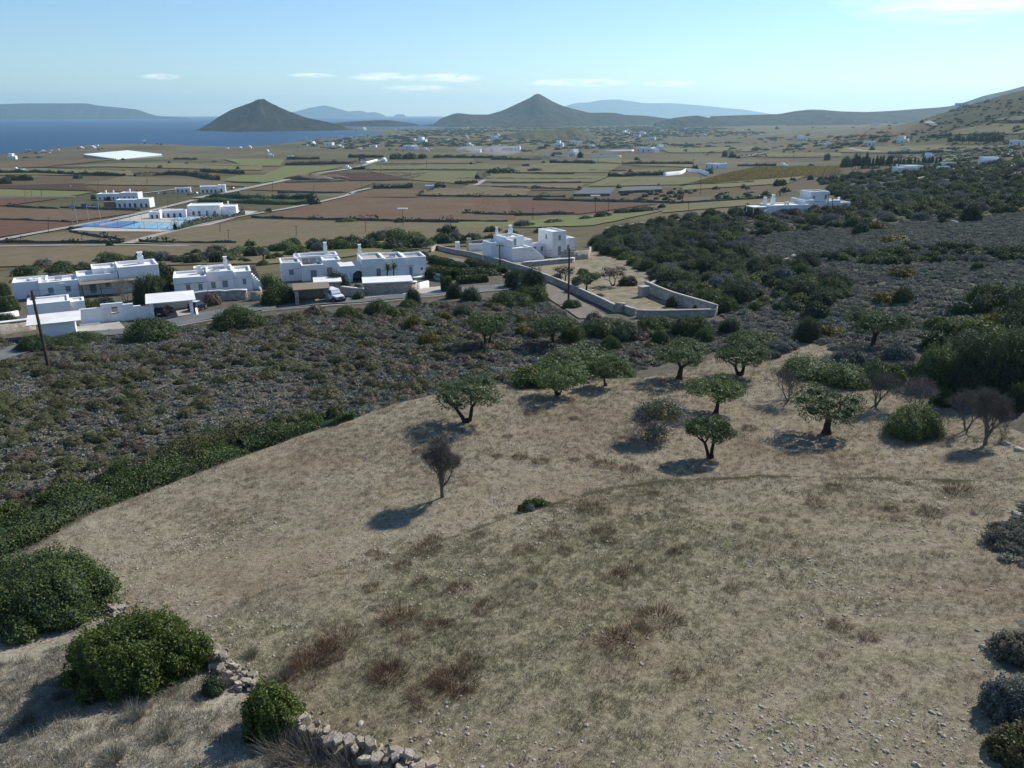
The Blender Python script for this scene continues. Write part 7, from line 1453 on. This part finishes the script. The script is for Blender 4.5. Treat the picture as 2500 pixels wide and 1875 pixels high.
wall_line(zz(X7, (1392, 884), (1610, 882), (2062, 868)), .9, .4, 'yard_stone', 'front stone wall of the yard', 1.0, .0, 'concrete', 'yard_wall', False, flat_top=True); wall_line(zz(X7, (2066, 866), (1920, 825), (1700, 760), (1472, 660)), 1.5, .4, 'yard_stone', 'tall stone retaining wall on the right of the yard', 1.0, .0, 'concrete', 'yard_wall', False, flat_top=True); wall_line(zz(X7, (1474, 655), (1580, 605), (1695, 560)), .9, .4, 'yard_stone', 'upper end of the yard wall in the scrub', 1.0, .0, 'concrete', 'yard_wall', False, flat_top=True)
e = villa('gatehouse', *X6(1770, 262), 10, 'small white gate pillars at the end of the long wall', 'gate'); MB().box(0, 1.2, 0, 1.0, -1, 2.6).build('pillar', M['white_wall'], e); MB().box(3.6, 8.2, .2, .6, -1, 2.0).build('wall_section', M['white_wall'], e); MB().box(3.2, 4.4, 1.4, 2.4, -1, 3.3).build('pillar', M['yard_stone'], e)
wall_line(zz(X6, (1880, 215), (2080, 195)), 1.4, .4, 'yard_stone', 'pale stone wall left of the tall house', 1.0, .0, 'concrete', 'garden_wall', False)
e = villa('well_head', *X7(1440, 710), 30, 'grey block cistern beside the retaining wall', 'cistern'); MB().box(0, 1.4, 0, 1.0, -.6, 1.5).build('body', M['concrete'], e); MB().box(-.1, 1.5, -.1, 1.1, 1.504, 1.62).build('lid', M['roof_grey'], e)
e = villa('meter_box', *X7(525, 600), 28, 'small white utility box beside the lane', 'box'); MB().box(0, 1.4, 0, .7, -.4, 1.5).build('body', M['white_wall'], e); MB().box(-.1, 1.5, -.1, .8, 1.504, 1.6).build('lid', M['white_roof'], e)
p = at(*X7(735, 362)); e = empty('planter', p, 0, 'round white planter ring with a pruned olive', 'planter'); b = MB()
for i in range(16):
    a, c_ = 2 * pi * i / 16, 2 * pi * (i + 1) / 16; O = lambda t, r, z: (cos(t) * r, sin(t) * r, z)
    b.hexa([O(a, 2.0, -.4), O(c_, 2.0, -.4), O(c_, 1.7, -.4), O(a, 1.7, -.4), O(a, 2.0, .4), O(c_, 2.0, .4), O(c_, 1.7, .4), O(a, 1.7, .4)])
b.build('ring', M['white_wall'], e)
plant_tree(bare_tree(61, 2.8, 3.6, 4, 'bark', 3, .6, .3, .22), p, 'heavily pruned olive tree in the round planter', 'olive_tree')
# --- house 5
e = villa('house', *Z4(255, 1036), 12, 'far white villa on the slope with chimneys and a raised room'); e.scale = (1.2, 1.2, 1.15)
blk(e, 0, 10.6, 0, 6, 2.5, .3, op=[(4.2, .6, .5, 1.2), (9.6, .9, .4, .7)]); MB().hexa([(-4, 0, -1.5), (0, 0, -1.5), (0, .4, -1.5), (-4, .4, -1.5), (-4, 0, -.2), (0, 0, 2.5), (0, .4, 2.5), (-4, .4, -.2)]).build('buttress', M['white_wall'], e); MB().box(-4.4, -.3, 1, 5, 2.2, 2.35).build('canopy', M['white_roof'], e)
for x, y in ((-4.2, 1.2), (-4.2, 4.8), (-.5, 4.8)): MB().box(x - .08, x + .08, y - .08, y + .08, -1, 2.19).build('canopy_post', M['white_wall'], e)
chimney(e, .6, 4.5, 2.5, .8, 1.9); chimney(e, 2.9, 4.5, 2.5, .8, 2.5); blk(e, 10.63, 13.4, 2.0, 9, 3.4, .3); blk(e, 13.43, 19.4, 4, 10, 2.6, .3, op=[(15, .05, .9, 2.1)]); blk(e, 13.9, 19.4, 5, 10, 5.3, .3, z0=2.92, op=[(15, 3.6, .6, .9), (18.4, 3.4, .7, 1.2)], roof='roof_grey'); blk(e, 19.43, 22.6, 4.4, 9, 2.9, .3); blk(e, 22.63, 26, 4.8, 8.6, 2.3, .25); chimney(e, 24, 7.4, 2.3, .5, 1.3)
# hillside houses at the right
block_house('house', *Z4(1235, 705), .05, [(0, 14, 0, 8, 3.4), (8, 20, 5, 14, 4.2)], 'white bungalow below the tall tree row', wf([5, 10], .8, 1.2, 1.3), 'house', chim=[(.3, 3, 3.4, 2.2)]); block_house('house', *Z4(1900, 640), -.1, [(0, 12, 0, 7, 3.0), (2, 12, 6, 13, 4.4)], 'white hillside house half hidden by scrub', wf([3, 8], .8, 1.2, 1.3), 'house', chim=[(12.5, 3, 0, 4)]); block_house('shed', *Z4(1560, 690), .1, [(0, 7, 0, 4, 2.4)], 'low pale shed beside the driveway', (), 'shed'); block_house('house', *Z4(1580, 655), -.2, [(0, 9, 0, 6, 2.6)], 'pale roofed cottage among dark trees', wf([3, 6]), 'house')
wall_line([Z4(1540, 810), Z4(1620, 775), Z4(1700, 740)], 1.4, .5, 'dry_stone', 'pale stone wall on the right slope', 3, .1, None, 'stone_wall', True)
wall_line([Z4(930, 815), Z4(1100, 800), Z4(1300, 772), Z4(1480, 740)], 1.4, .5, 'concrete', 'pale retaining wall along the driveway', 3, .05, None, 'garden_wall', True)

# roof clutter and terraces: tanks, aerials, coolers, tables
def clutter(ix, iy, tank=None, aerial=None, unit=None):
    hs = [o for o in COL.objects if o.get('label') == ix]; e = hs[0]
    if tank: x, y, z = tank; MB().tube((x - .55, y, z + .5), (x + .55, y, z + .5), .32, .32, 12).box(x - .45, x - .38, y - .3, y + .3, z, z + .3).box(x + .38, x + .45, y - .3, y + .3, z, z + .3).build('water_tank', M['chrome_dull'], e)
    if aerial:
        x, y, z = aerial; m = MB().tube((x, y, z), (x, y, z + 2.4), .025, .02, 5)
        for k in range(4): m.tube((x - .4 + .06 * k, y + .15 * k - .2, z + 2.2), (x + .4 - .06 * k, y + .15 * k - .2, z + 2.2), .012, .012, 3)
        m.build('aerial', M['shutter'], e)
    if unit: x, y, z = unit; MB().box(x, x + .8, y - .3, y - .01, z, z + .55).build('air_conditioner', M['white_roof'], e)
n = NT('chrome_dull', .5, .4); n.col((.45, .46, .47)); M['chrome_dull'] = n.m
clutter('long low white house behind the gate wall with one tall chimney', 0, (3, 3.2, 2.5), (9.8, 4.4, 3.5), (3, 0, 1.9)); clutter('white house with shuttered windows and outside stairs above the road', 0, (7, 4.5, 3.35), (10.6, 5, 3.0), (7.0, 1.4, 2.4)); clutter('right white wing with three stepped roof terraces and a chimney', 0, (6.3, 4, 3.4), (10, 4, 3.3), (1.0, 0, 2.4)); clutter('white gatehouse with flat roof behind the small shed', 0, None, (4, 3.5, 2.9), None); clutter('tall white house with roof tower and outside stairs above the yard', 0, (2.6, 6, 4.7), (13.4, 5, 5.3), None); clutter('far white villa on the slope with chimneys and a raised room', 0, (6, 3, 2.5), (17, 8, 5.3), None)
simple('bin_green', (.05, .10, .06), .6, .15, 3, .3)
for x, y, lab in ((1120, 745, 'green waste bin on the roadside'), (1100, 590, 'terrace table before the right wing')):
    e = villa('waste_bin' if 'bin' in lab else 'garden_table', *(X6(x, y) if 'table' in lab else (1268, 712)), 15, lab, 'bin' if 'bin' in lab else 'table')
    if 'bin' in lab: MB().hexa([(0, 0, .1), (1.1, 0, .1), (1.1, .9, .1), (0, .9, .1), (-.08, -.06, 1.1), (1.18, -.06, 1.1), (1.18, .96, 1.1), (-.08, .96, 1.1)]).build('body', M['bin_green'], e); MB().hexa([(-.1, -.08, 1.104), (1.2, -.08, 1.104), (1.2, 1, 1.104), (-.1, 1, 1.104), (-.05, 0, 1.22), (1.15, 0, 1.22), (1.15, .9, 1.35), (-.05, .9, 1.35)]).build('lid', M['bin_green'], e)
    else:
        MB().box(0, 1.6, 0, .8, .70, .75).build('table_top', M['wood'], e)
        for a, b2 in ((.05, .05), (1.5, .05), (.05, .7), (1.5, .7)): MB().box(a, a + .06, b2, b2 + .06, -.3, .698).build('leg', M['wood'], e)
# ------------------------------------------------------------------ vehicles
n = NT('paint_white', .35, .5); n.col((.72, .73, .74)); M['paint_white'] = n.m; n = NT('paint_black', .3, .5); n.col((.016, .016, .019)); M['paint_black'] = n.m
n = NT('rubber', .9, .1); n.col((.018, .018, .018)); M['rubber'] = n.m; n = NT('chrome', .35, .5); n.col((.35, .36, .38)); n.b.inputs['Metallic'].default_value = .8; M['chrome'] = n.m
n = NT('lamp_glass', .15, .6); n.col((.65, .66, .66)); M['lamp_glass'] = n.m; n = NT('tail_red', .3, .5); n.col((.25, .015, .012)); M['tail_red'] = n.m; n = NT('trim_black', .7, .2); n.col((.03, .03, .032)); M['trim'] = n.m
def loft(secs):
    """closed body from cross sections along x: (x, [(y, z), ...] half outline bottom to top)"""
    b = MB(); rings = []
    for x, hp in secs: rings.append([(x, y, z) for y, z in hp] + [(x, -y, z) for y, z in reversed(hp)])
    for A_, B_ in zip(rings[:-1], rings[1:]):
        k = len(A_)
        for i in range(k): j = (i + 1) % k; b.poly(A_[i], B_[i], B_[j], A_[j])
    b.poly(*rings[0]); b.poly(*reversed(rings[-1])); return b
def wheels(e, xs, y, r, w=.24):
    for x in xs:
        for s in (-1, 1):
            t = empty_part('wheel', e); t.location = (x, s * y, r); MB().tube((0, -w / 2, 0), (0, w / 2, 0), r, r, 18).build('tyre', M['rubber'], t, True); MB().tube((0, s * (w / 2 + .002), 0), (0, s * (w / 2 + .02), 0), r * .6, r * .5, 12).build('rim', M['chrome'], t)
p = at(*X6(755, 672)); e = empty('off_road_car', p, radians(-52), 'white boxy off-road car parked beside the stone shelter', 'car')
loft([(-2.2, [(.78, .55), (.86, .7), (.86, 1.12)]), (.55, [(.78, .5), (.87, .65), (.87, 1.14)]), (1.0, [(.76, .5), (.80, .65), (.80, 1.14)]), (2.0, [(.70, .55), (.72, .7), (.68, 1.05)])]).build('body', M['paint_white'], e)
loft([(-2.18, [(.84, 1.13), (.82, 1.4), (.72, 1.84)]), (.25, [(.84, 1.15), (.80, 1.45), (.70, 1.86)]), (.62, [(.84, 1.15), (.78, 1.3), (.70, 1.36)])]).build('cabin', M['paint_white'], e)
MB().poly((.655, -.66, 1.2), (.655, .66, 1.2), (.33, .62, 1.76), (.33, -.62, 1.76)).build('windscreen', M['glass_dark'], e)
for s in (-1, 1):
    for x0, x1 in ((-2.0, -1.25), (-1.15, -.45), (-.35, .25)): MB().poly((x0, s * .852, 1.2), (x1, s * .852, 1.2), (x1, s * .765, 1.72), (x0, s * .765, 1.72)).build('side_window', M['glass_dark'], e)
    MB().tube((2.0, s * .48, .88), (2.06, s * .48, .88), .13, .13, 12).build('headlight', M['lamp_glass'], e); MB().box(.45, .6, s * .9 - .1, s * .9 + .1, 1.2, 1.38).build('mirror', M['trim'], e)
    for x in (-1.45, 1.45): MB().hexa([(x - .6, s * .86 - .1, .62), (x + .6, s * .86 - .1, .62), (x + .6, s * .86 + .1, .62), (x - .6, s * .86 + .1, .62), (x - .42, s * .86 - .1, .88), (x + .42, s * .86 - .1, .88), (x + .42, s * .86 + .1, .84), (x - .42, s * .86 + .1, .84)]).build('fender', M['trim'], e)
for i in range(7): MB().box(2.005, 2.03, -.33 + i * .11 - .03, -.33 + i * .11 + .03, .72, 1.0).build('grille_slot', M['trim'], e)
MB().box(2.04, 2.3, -.82, .82, .5, .68).build('bumper', M['trim'], e); MB().box(-2.34, -2.2, -.8, .8, .5, .68).build('bumper', M['trim'], e); MB().tube((-2.2, 0, 1.05), (-2.42, 0, 1.05), .36, .36, 16).build('spare_wheel', M['rubber'], e); wheels(e, (-1.45, 1.45), .78, .40, .26)
def small_car(px, py, deg, mat, L_, W_, H_, label, rear_lights=True):
    p = at(px, py); e = empty('parked_car', (p.x, p.y, p.z + .06), radians(deg), label, 'car'); h = L_ / 2; w = W_ / 2
    loft([(-h, [(w * .8, .4), (w * .92, .55), (w * .9, .9)]), (-h + .25, [(w * .9, .3), (w, .55), (w * .95, 1.0)]), (h * .35, [(w * .92, .28), (w, .5), (w * .95, .95)]), (h * .9, [(w * .85, .32), (w * .95, .5), (w * .86, .75)]), (h, [(w * .7, .4), (w * .8, .5), (w * .7, .65)])]).build('body', M[mat], e)
    loft([(-h + .08, [(w * .9, .96), (w * .85, 1.0)]), (-h + .45, [(w * .92, .96), (w * .72, H_)]), (h * .05, [(w * .92, .96), (w * .70, H_)]), (h * .48, [(w * .9, .93), (w * .86, .96)])]).build('cabin', M['glass_dark'], e)
    MB().hexa([(-h + .42, -w * .7, H_ - .03), (h * .08, -w * .68, H_ - .03), (h * .08, w * .68, H_ - .03), (-h + .42, w * .7, H_ - .03), (-h + .5, -w * .66, H_ + .02), (0, -w * .64, H_ + .02), (0, w * .64, H_ + .02), (-h + .5, w * .66, H_ + .02)]).build('roof', M['paint_white' if 'pale roof' in label else mat], e)
    for s in (-1, 1):
        MB().box(-h - .02, -h + .05, s * w * .72 - .1, s * w * .72 + .1, .72, .9).build('tail_light', M['tail_red'], e); MB().box(h - .06, h + .01, s * w * .62 - .12, s * w * .62 + .12, .52, .64).build('headlight', M['lamp_glass'], e)
    MB().box(-h - .03, -h + .01, -.26, .26, .55, .67).build('number_plate', M['paint_white'], e); wheels(e, (-h * .62, h * .62), w * .86, .31, .2); return e
small_car(*X5(1385, 585), 95, 'paint_black', 4.1, 1.75, 1.45, 'black hatchback under the white car shelter'); small_car(*X5(1672, 545), 75, 'paint_black', 3.0, 1.6, 1.5, 'small dark car with pale roof parked beside the car shelter')
# ------------------------------------------------------------------ gardens of the villas
GD = [(X6, 285, 690, 360, 200, 'lentisk', 'big rounded bush left of the pergola'), (X6, 200, 560, 220, 150, 'green', 'olive coloured bush behind the big rounded bush'), (X6, 60, 560, 130, 190, 'sage', 'pale olive bush beside the stairs'), (X6, 775, 562, 225, 165, 'maquis', 'dark round tree before the left wing'), (X6, 945, 572, 80, 50, 'lentisk', 'bush beside the porch steps'), (X6, 1030, 560, 75, 70, 'maquis', 'dark bush at the corner of the stone store'), (X6, 850, 590, 90, 50, 'sage', 'loose shrub behind the low stone wall'), (X6, 1380, 535, 130, 80, 'lentisk', 'clipped dark bush before the right wing'), (X6, 942, 660, 116, 72, 'hedge', 'clipped round bush in the driveway bed'), (X6, 430, 285, 240, 80, 'lentisk', 'wide green bush behind the left wing'), (X6, 590, 240, 180, 90, 'maquis', 'dark bush in the field edge behind the villas'), (X6, 800, 240, 260, 100, 'lentisk', 'dark bush row behind the chimney'), (X6, 1040, 230, 240, 110, 'maquis', 'dark bush behind the right wing'), (X6, 1330, 290, 260, 80, 'bright', 'yellow green bush right behind the wing'), (X6, 1500, 330, 150, 90, 'maquis', 'dark bush at the end of the right wing'), (X6, 1240, 240, 200, 90, 'maquis', 'dark thicket behind the right wing'), (X6, 1450, 230, 200, 110, 'maquis', 'dark thicket left of the gate pillars'), (X6, 1700, 190, 200, 100, 'maquis', 'dark thicket behind the gate pillars'), (X6, 1900, 180, 220, 90, 'maquis', 'dark thicket left of the tall house'), (X6, 2060, 180, 150, 80, 'maquis', 'dark thicket beside the tall house'), (X6, 1640, 95, 70, 45, 'maquis', 'dark bush in the green meadow edge'), (X6, 1330, 110, 60, 40, 'maquis', 'small dark bush in the tan field'), (X6, 60, 300, 160, 90, 'maquis', 'dark bush behind the stairs house'), (X6, 240, 230, 120, 40, 'maquis', 'dark bush on the field wall'), (X6, 150, 370, 120, 50, 'lentisk', 'low bush left of the left wing'), (X6, 2075, 95, 170, 65, 'maquis', 'round dark bush in the meadow'), (X6, 40, 215, 120, 70, 'far_olive', 'grey tree on the field wall'),
 (X5, 1250, 480, 260, 270, 'maquis', 'tall dark tree beside the long low house'), (X5, 1330, 440, 250, 230, 'lentisk', 'broad green tree between the long house and the second house'), (X5, 1380, 300, 280, 180, 'maquis', 'dark green tree between the two left houses'), (X5, 1420, 430, 200, 150, 'heather', 'brownish shrub right of the dark tree'), (X5, 1350, 420, 110, 140, 'brown', 'rusty climber beside the tall dark tree'), (X5, 760, 545, 160, 110, 'bright', 'yellow green shrub behind the gate wall'), (X5, 640, 520, 150, 110, 'heather', 'brownish shrub left behind the gate wall'), (X5, 880, 520, 230, 120, 'sage', 'grey green shrub behind the gate wall'), (X5, 430, 450, 190, 50, 'bright', 'shrub on the gatehouse roof line'), (X5, 240, 440, 110, 80, 'lentisk', 'small tree before the annex'), (X5, 60, 560, 220, 180, 'lentisk', 'dark garden tree at the left edge'), (X5, 40, 640, 200, 90, 'maquis', 'dark garden bush at the left edge'), (X5, 30, 420, 140, 130, 'lentisk', 'green garden shrub at the left edge'), (X5, 240, 300, 300, 60, 'lentisk', 'low green growth behind the annex'), (X5, 470, 220, 110, 70, 'far_olive', 'small round tree in the tan field'), (X5, 510, 290, 240, 70, 'sage', 'grey shrubs behind the long low house'), (X5, 680, 200, 160, 50, 'maquis', 'dark bush in the tan field edge'), (X5, 800, 230, 240, 80, 'maquis', 'dark bush behind the long low house'), (X5, 940, 200, 220, 80, 'sage', 'grey bush behind the long low house'), (X5, 1150, 180, 160, 80, 'maquis', 'dark bush behind the tall chimney'), (X5, 1260, 140, 100, 50, 'maquis', 'dark bush on the field edge'), (X5, 1460, 130, 120, 60, 'maquis', 'dark round bush between the left houses'), (X5, 1650, 140, 210, 75, 'maquis', 'wide dark bush behind the stairs house'), (X5, 1960, 130, 120, 40, 'lentisk', 'green bush right behind the stairs house'), (X5, 2140, 90, 140, 90, 'maquis', 'dark tree in the tan field corner'), (X5, 1790, 500, 170, 130, 'brown', 'reddish shrub before the second house'), (X5, 2150, 300, 90, 170, 'sage', 'pale shrub over the outside stairs'), (X5, 100, 690, 110, 50, 'maquis', 'dark weeds left of the shed'), (X5, 920, 720, 60, 20, 'lentisk', 'weeds growing on the driveway'), (X5, 250, 870, 260, 80, 'lentisk', 'flat dark growth under the shed'),
 (X7, 470, 640, 330, 120, 'maquis', 'dark tree crowning the lane mouth'), (X7, 440, 575, 180, 100, 'maquis', 'dark tree above the utility box'), (X7, 730, 545, 90, 50, 'sage', 'grey shrub under the pruned tree'), (X7, 880, 610, 80, 70, 'green', 'small shrub left of the round olive'), (X7, 945, 510, 110, 50, 'lentisk', 'green shrub behind the round olive'), (X7, 1330, 605, 180, 90, 'reed', 'dry brown bush right of the thin tree'), (X7, 1690, 790, 110, 100, 'maquis', 'dark shrub inside the yard corner'), (X7, 1900, 820, 90, 60, 'lentisk', 'green shrub inside the yard wall'), (X7, 1090, 700, 80, 30, 'heather', 'low weeds by the lane wall'), (X7, 520, 490, 110, 40, 'heather', 'weeds under the low stone wall'), (X7, 150, 520, 220, 70, 'hedge', 'clipped hedge right of the bends'), (X7, 250, 500, 130, 70, 'lentisk', 'bush at the end of the clipped hedge'), (X7, 310, 545, 90, 60, 'lentisk', 'bush above the lane mouth')]
shrub_set('hedge', 'hedge_green', 3, 1700, .105, flat=.8); shrub_set('reed', 'reed', 2, 800, .14, flat=.7)
for f, x, y, w, h, k, lab in GD: place_shrub(*f(x, y), w / 3.456, h / 3.456, k, lab, None)
for pl, h, w, lab, sd in (([(1570, 350), (1700, 385), (1850, 430)], 1.7, 2.4, 'upper clipped hedge right of the house', 1), ([(1560, 470), (1650, 480), (1740, 500)], 2.2, 4.2, 'big clipped hedge block right of the house', 2), ([(1650, 590), (1740, 590)], 2.4, 2.6, 'tall clipped hedge end at the forecourt', 3), ([(1770, 480), (1900, 465), (2000, 455)], 1.8, 2.6, 'middle clipped hedge right of the house', 4), ([(1780, 530), (1920, 520), (2040, 510)], 1.4, 1.8, 'lower clipped hedge beside the lane', 5), ([(1880, 370), (2050, 415), (2180, 450)], 1.5, 2.6, 'hedge growing along the long stone wall', 6)):
    strip_hedge([X6(*q) for q in pl], h, w, 'hedge_green', lab, .26, 30, seed=sd, lumpy=.12)
# palms by the right wing
def palm(px, py, H, label, seed):
    p = at(px, py); rs = np.random.RandomState(seed); e = empty('palm_tree', p, 0, label, 'palm'); MB().tube((0, 0, -.3), (.1, 0, H * .55), .16, .12, 8).build('trunk', M['bark_grey'], e)
    V = []; F = []; tn = []
    for i in range(70):
        a = rs.rand() * 6.28; el = rs.uniform(-.3, 1.3); L_ = H * .4 * rs.uniform(.7, 1); d = np.array([cos(a) * cos(el), sin(a) * cos(el), sin(el)]); s = np.array([-sin(a), cos(a), 0]) * .05; o = np.array([.1, 0, H * .55]); m = o + d * L_ * .6; q = o + d * L_ + np.array([0, 0, -.15 * L_]); k = len(V)
        V += [o - s, o + s, m + s, q, m - s]; F += [(k, k + 1, k + 2, k + 4), (k + 4, k + 2, k + 3, k + 3)]; tn += [rs.rand()] * 5
    me = bpy.data.meshes.new('crown'); me.from_pydata([tuple(v) for v in V], [], [tuple(dict.fromkeys(f)) for f in F]); at_ = me.attributes.new('tint', 'FLOAT', 'POINT'); at_.data.foreach_set('value', np.array(tn, np.float32)); me.materials.append(M['palm_leaf']); link('crown', me, e)
palm(*X6(1195, 528), 4.6, 'left yucca palm before the right wing', 1); palm(*X6(1250, 526), 4.9, 'right yucca palm before the right wing', 2)
plant_tree(bare_tree(71, 4.4, 4.2, 3, 'twig_grey', 5, .5), at(*X5(1060, 500)), 'leafless grey tree beside the pergola of the long house', 'bare_tree'); plant_tree(bare_tree(72, 3.4, 2.6, 1, 'twig_grey', 5, .5), at(*X5(1785, 110)), 'leafless grey tree in the tan field behind the villas', 'bare_tree')
for x, y, lab in ((850, 630, 'flower pot left of the garden gate'), (1035, 605, 'flower pot right of the garden gate')):
    e = villa('flower_pot', *X5(x, y), 0, lab, 'pot', .1); MB().tube((0, 0, -.2), (0, 0, .42), .2, .3, 10).build('pot', M['terracotta'], e); V, F, t = leaf_cloud(160, [(0, 0, .8, .28, .28, .5)], .14, int(x), core=0, low=-1); link('plant', mesh_np('plant', V, F, M['lentisk'], False, {'tint': t}), e)
# ------------------------------------------------------------------ poles, cables, flags, smoke
simple('pole_wood', (.075, .060, .050), .9, .3, 5, .1)
def pole(bx, by, tx, ty, label, r=None, arm=True, lamp=False, group=None):
    """utility pole from its foot pixel to its top pixel, standing on the ground"""
    p = at(bx, by); d = raydir(tx, ty); t = p.y / d[1]; q = Vector(d * t) + Vector((0, 0, CAM_Z)); s = scale_at(p); r = max(.11, s * .42) if r is None else r
    e = empty('utility_pole', p, 0, label, 'pole', group); top = q - p; MB().tube((0, 0, -.6), top, r * 1.15, r * .8, 8).build('shaft', M['pole_wood'], e)
    if arm: MB().tube(top + Vector((-.8, 0, -.3)), top + Vector((.8, 0, -.3)), r * .5, r * .5, 5).build('cross_arm', M['pole_wood'], e)
    if lamp: MB().box(top.x - 2.2, top.x + 2.2, top.y - .8, top.y + .8, top.z, top.z + .5).build('lamp_head', M['white_roof'], e)
    return q
PL = [pole(118, 893, 77, 709, 'leaning wooden pole in the left heath', .17, False), pole(1388, 742, 1390, 606, 'tall wooden pole beside the stone wall', .15), pole(1221, 650, 1220, 596, 'wooden pole before the tall white house', .14), pole(1201, 628, 1200, 568, 'thin pole left of the tall white house', .11)]
for (f, x, y0, y1, lab) in ((Z1, 405, 1145, 1285, 'pole by the pale track bend'), (Z1, 175, 1295, 1365, 'pole before the red field'), (Z1, 690, 1290, 1350, 'pole in the tan plot'), (Z1, 610, 1000, 1095, 'pole before the rear club building'), (Z1, 1415, 960, 1065, 'pole in the club yard'), (Z1, 1500, 900, 1020, 'pole behind the club house'), (Z1, 1855, 1190, 1272, 'pole right of the cypress row'), (Z1, 1925, 1245, 1330, 'pole in the wide tan field'), (Z1, 1130, 1170, 1232, 'lamp pole between the courts'), (Z1, 825, 840, 930, 'far pole behind the club'), (Z1, 1240, 820, 870, 'far pole in the stubble field'), (Z1, 265, 920, 975, 'far pole by the green strip'), (Z1, 348, 910, 968, 'second far pole by the green strip'), (Z1, 210, 915, 975, 'third far pole by the green strip'), (Z2, 225, 840, 932, 'pole in the reddish roadside field'), (Z2, 575, 870, 948, 'pole above the olive strip'), (Z2, 975, 840, 912, 'pole behind the track corner'), (Z2, 1010, 1180, 1272, 'pole in the middle of the wide tan field'), (Z2, 425, 1215, 1306, 'pole in the wide tan field behind the villas'), (Z2, 1730, 1120, 1216, 'pole in the ploughed field'), (Z2, 1525, 660, 742, 'far pole in the dry strips'), (Z2, 1140, 710, 775, 'far pole by the dark ploughed field'), (Z2, 1405, 800, 872, 'far pole by the reed patch'), (Z3, 350, 1060, 1156, 'pole in the red field'), (Z3, 988, 1020, 1096, 'pole at the shrubs below the red field'), (Z3, 1765, 800, 950, 'tall pole before the vineyard'), (Z3, 1663, 1000, 1086, 'pole in the pale meadow'), (Z3, 2160, 1020, 1102, 'dark pole left of the far villa'), (Z3, 900, 640, 690, 'far pole before the estate'), (Z4, 80, 935, 1035, 'pole left of the far villa'), (Z4, 700, 862, 1085, 'dark leaning pole before the far villa'), (Z4, 735, 895, 1012, 'thin pole before the far villa tower'), (Z4, 1520, 785, 890, 'pale pole in the right scrub'), (Z4, 1380, 740, 822, 'pole below the driveway'), (Z4, 520, 882, 922, 'short pole behind the far villa'), (Z4, 400, 510, 575, 'far pole in the pale fields'), (Z4, 438, 530, 610, 'second far pole in the pale fields')):
    pole(*f(x, y1), *f(x + (2 if y1 - y0 > 120 else 0), y0), lab)
pole(*Z2(1328, 1220), *Z2(1320, 1075), 'pole with a pale lamp head in the ploughed field', None, False, True); pole(*Z3(878, 1112), *Z3(877, 965), 'pole with a pale lamp head beside the red field', None, False, True); pole(*X6(1550, 218), *X6(1548, 172), 'short post with a round dish by the gate pillars', .07, False)
def cable(a, b, sag, label, r=.018):
    m = MB(); P_ = [a.lerp(b, i / 14) - Vector((0, 0, sag * 4 * (i / 14) * (1 - i / 14))) for i in range(15)]
    for p, q in zip(P_[:-1], P_[1:]): m.tube(p, q, r, r, 3, False)
    tag(m.build('cable', M['trim']), label, 'cable')
cable(PL[1], PL[2], .8, 'cable between the tall pole and the house pole'); cable(PL[2], PL[3], .2, 'short cable at the tall white house'); cable(PL[0], at(*X6(700, 500)) + Vector((0, 0, 3.5)), 1.2, 'cable from the leaning pole to the villas'); cable(PL[1], at(*Z4(700, 1085)) + Vector((0, 0, 8)), 1.5, 'cable from the tall pole to the far villa')
for i, (x, y) in enumerate(((655, 1190), (752, 1178), (850, 1165))):
    p = at(*Z1(x, y)); e = empty('flagpole', p, 0, ['flagpole at the left of the courts', 'middle flagpole beside the courts', 'right flagpole beside the courts'][i], 'flagpole'); MB().tube((0, 0, -.5), (0, 0, 9), .09, .06, 6).build('shaft', M['white_roof'], e)
    f_ = MB()
    for k in range(6):
        z = lambda q: .15 * sin(q * 1.6); f_.poly((-k * .45, z(k), 7.3), (-(k + 1) * .45, z(k + 1), 7.2), (-(k + 1) * .45, z(k + 1), 8.8), (-k * .45, z(k), 8.9))
    f_.build('flag', M['court_pale' if i != 1 else 'court_blue'], e)
sm = bpy.data.materials.new('smoke'); sm.use_nodes = True; st_ = sm.node_tree; st_.nodes.clear(); so = st_.nodes.new('ShaderNodeOutputMaterial'); sv_ = st_.nodes.new('ShaderNodeVolumePrincipled'); sv_.inputs['Color'].default_value = (.86, .92, 1, 1); sv_.inputs['Density'].default_value = .012
for _k in ('Density Attribute', 'Color Attribute', 'Temperature Attribute'): sv_.inputs[_k].default_value = ''
st_.links.new(sv_.outputs[0], so.inputs['Volume'])
p = at(*Z3(90, 625)); V, F = sph((0, 0, 9), (34, 20, 8), 16, 10, 3, .3); V2, F2 = sph((-45, 4, 10), (30, 18, 6), 16, 10, 4, .3)
tag(link('smoke', mesh_np('smoke', np.concatenate([V, V2]), np.concatenate([F, F2 + len(V)]), sm, True), None, None, p), 'thin blue smoke drifting over the fields', 'smoke', kind='stuff')
# the band of shrubs behind the villas
bx = [60, 200, 330, 430, 560, 640, 760, 900, 1050, 1140]; by_ = [668, 652, 646, 634, 632, 626, 606, 597, 592, 590]; kk = ['maquis', 'lentisk', 'maquis', 'sage', 'lentisk', 'maquis', 'heather', 'green']
for i in range(96):
    x = 60 + 1080 * (i + R.random()) / 96; y = float(np.interp(x, bx, by_)) + R.uniform(-14, 12); k = kk[R.randrange(8)]; w = R.uniform(22, 62)
    where = 'the long low house' if x < 380 else 'the second house' if x < 640 else 'the left wing' if x < 830 else 'the right wing'
    place_shrub(x, y, w, w * R.uniform(.35, .6), k, ('large ' if w > 48 else 'small ' if w < 32 else '') + {'maquis': 'dark', 'lentisk': 'green', 'sage': 'grey', 'heather': 'olive', 'green': 'mid green'}[k] + ' shrub in the band behind ' + where, 'shrub band behind ' + where, 'field_shrub', 'shrub')
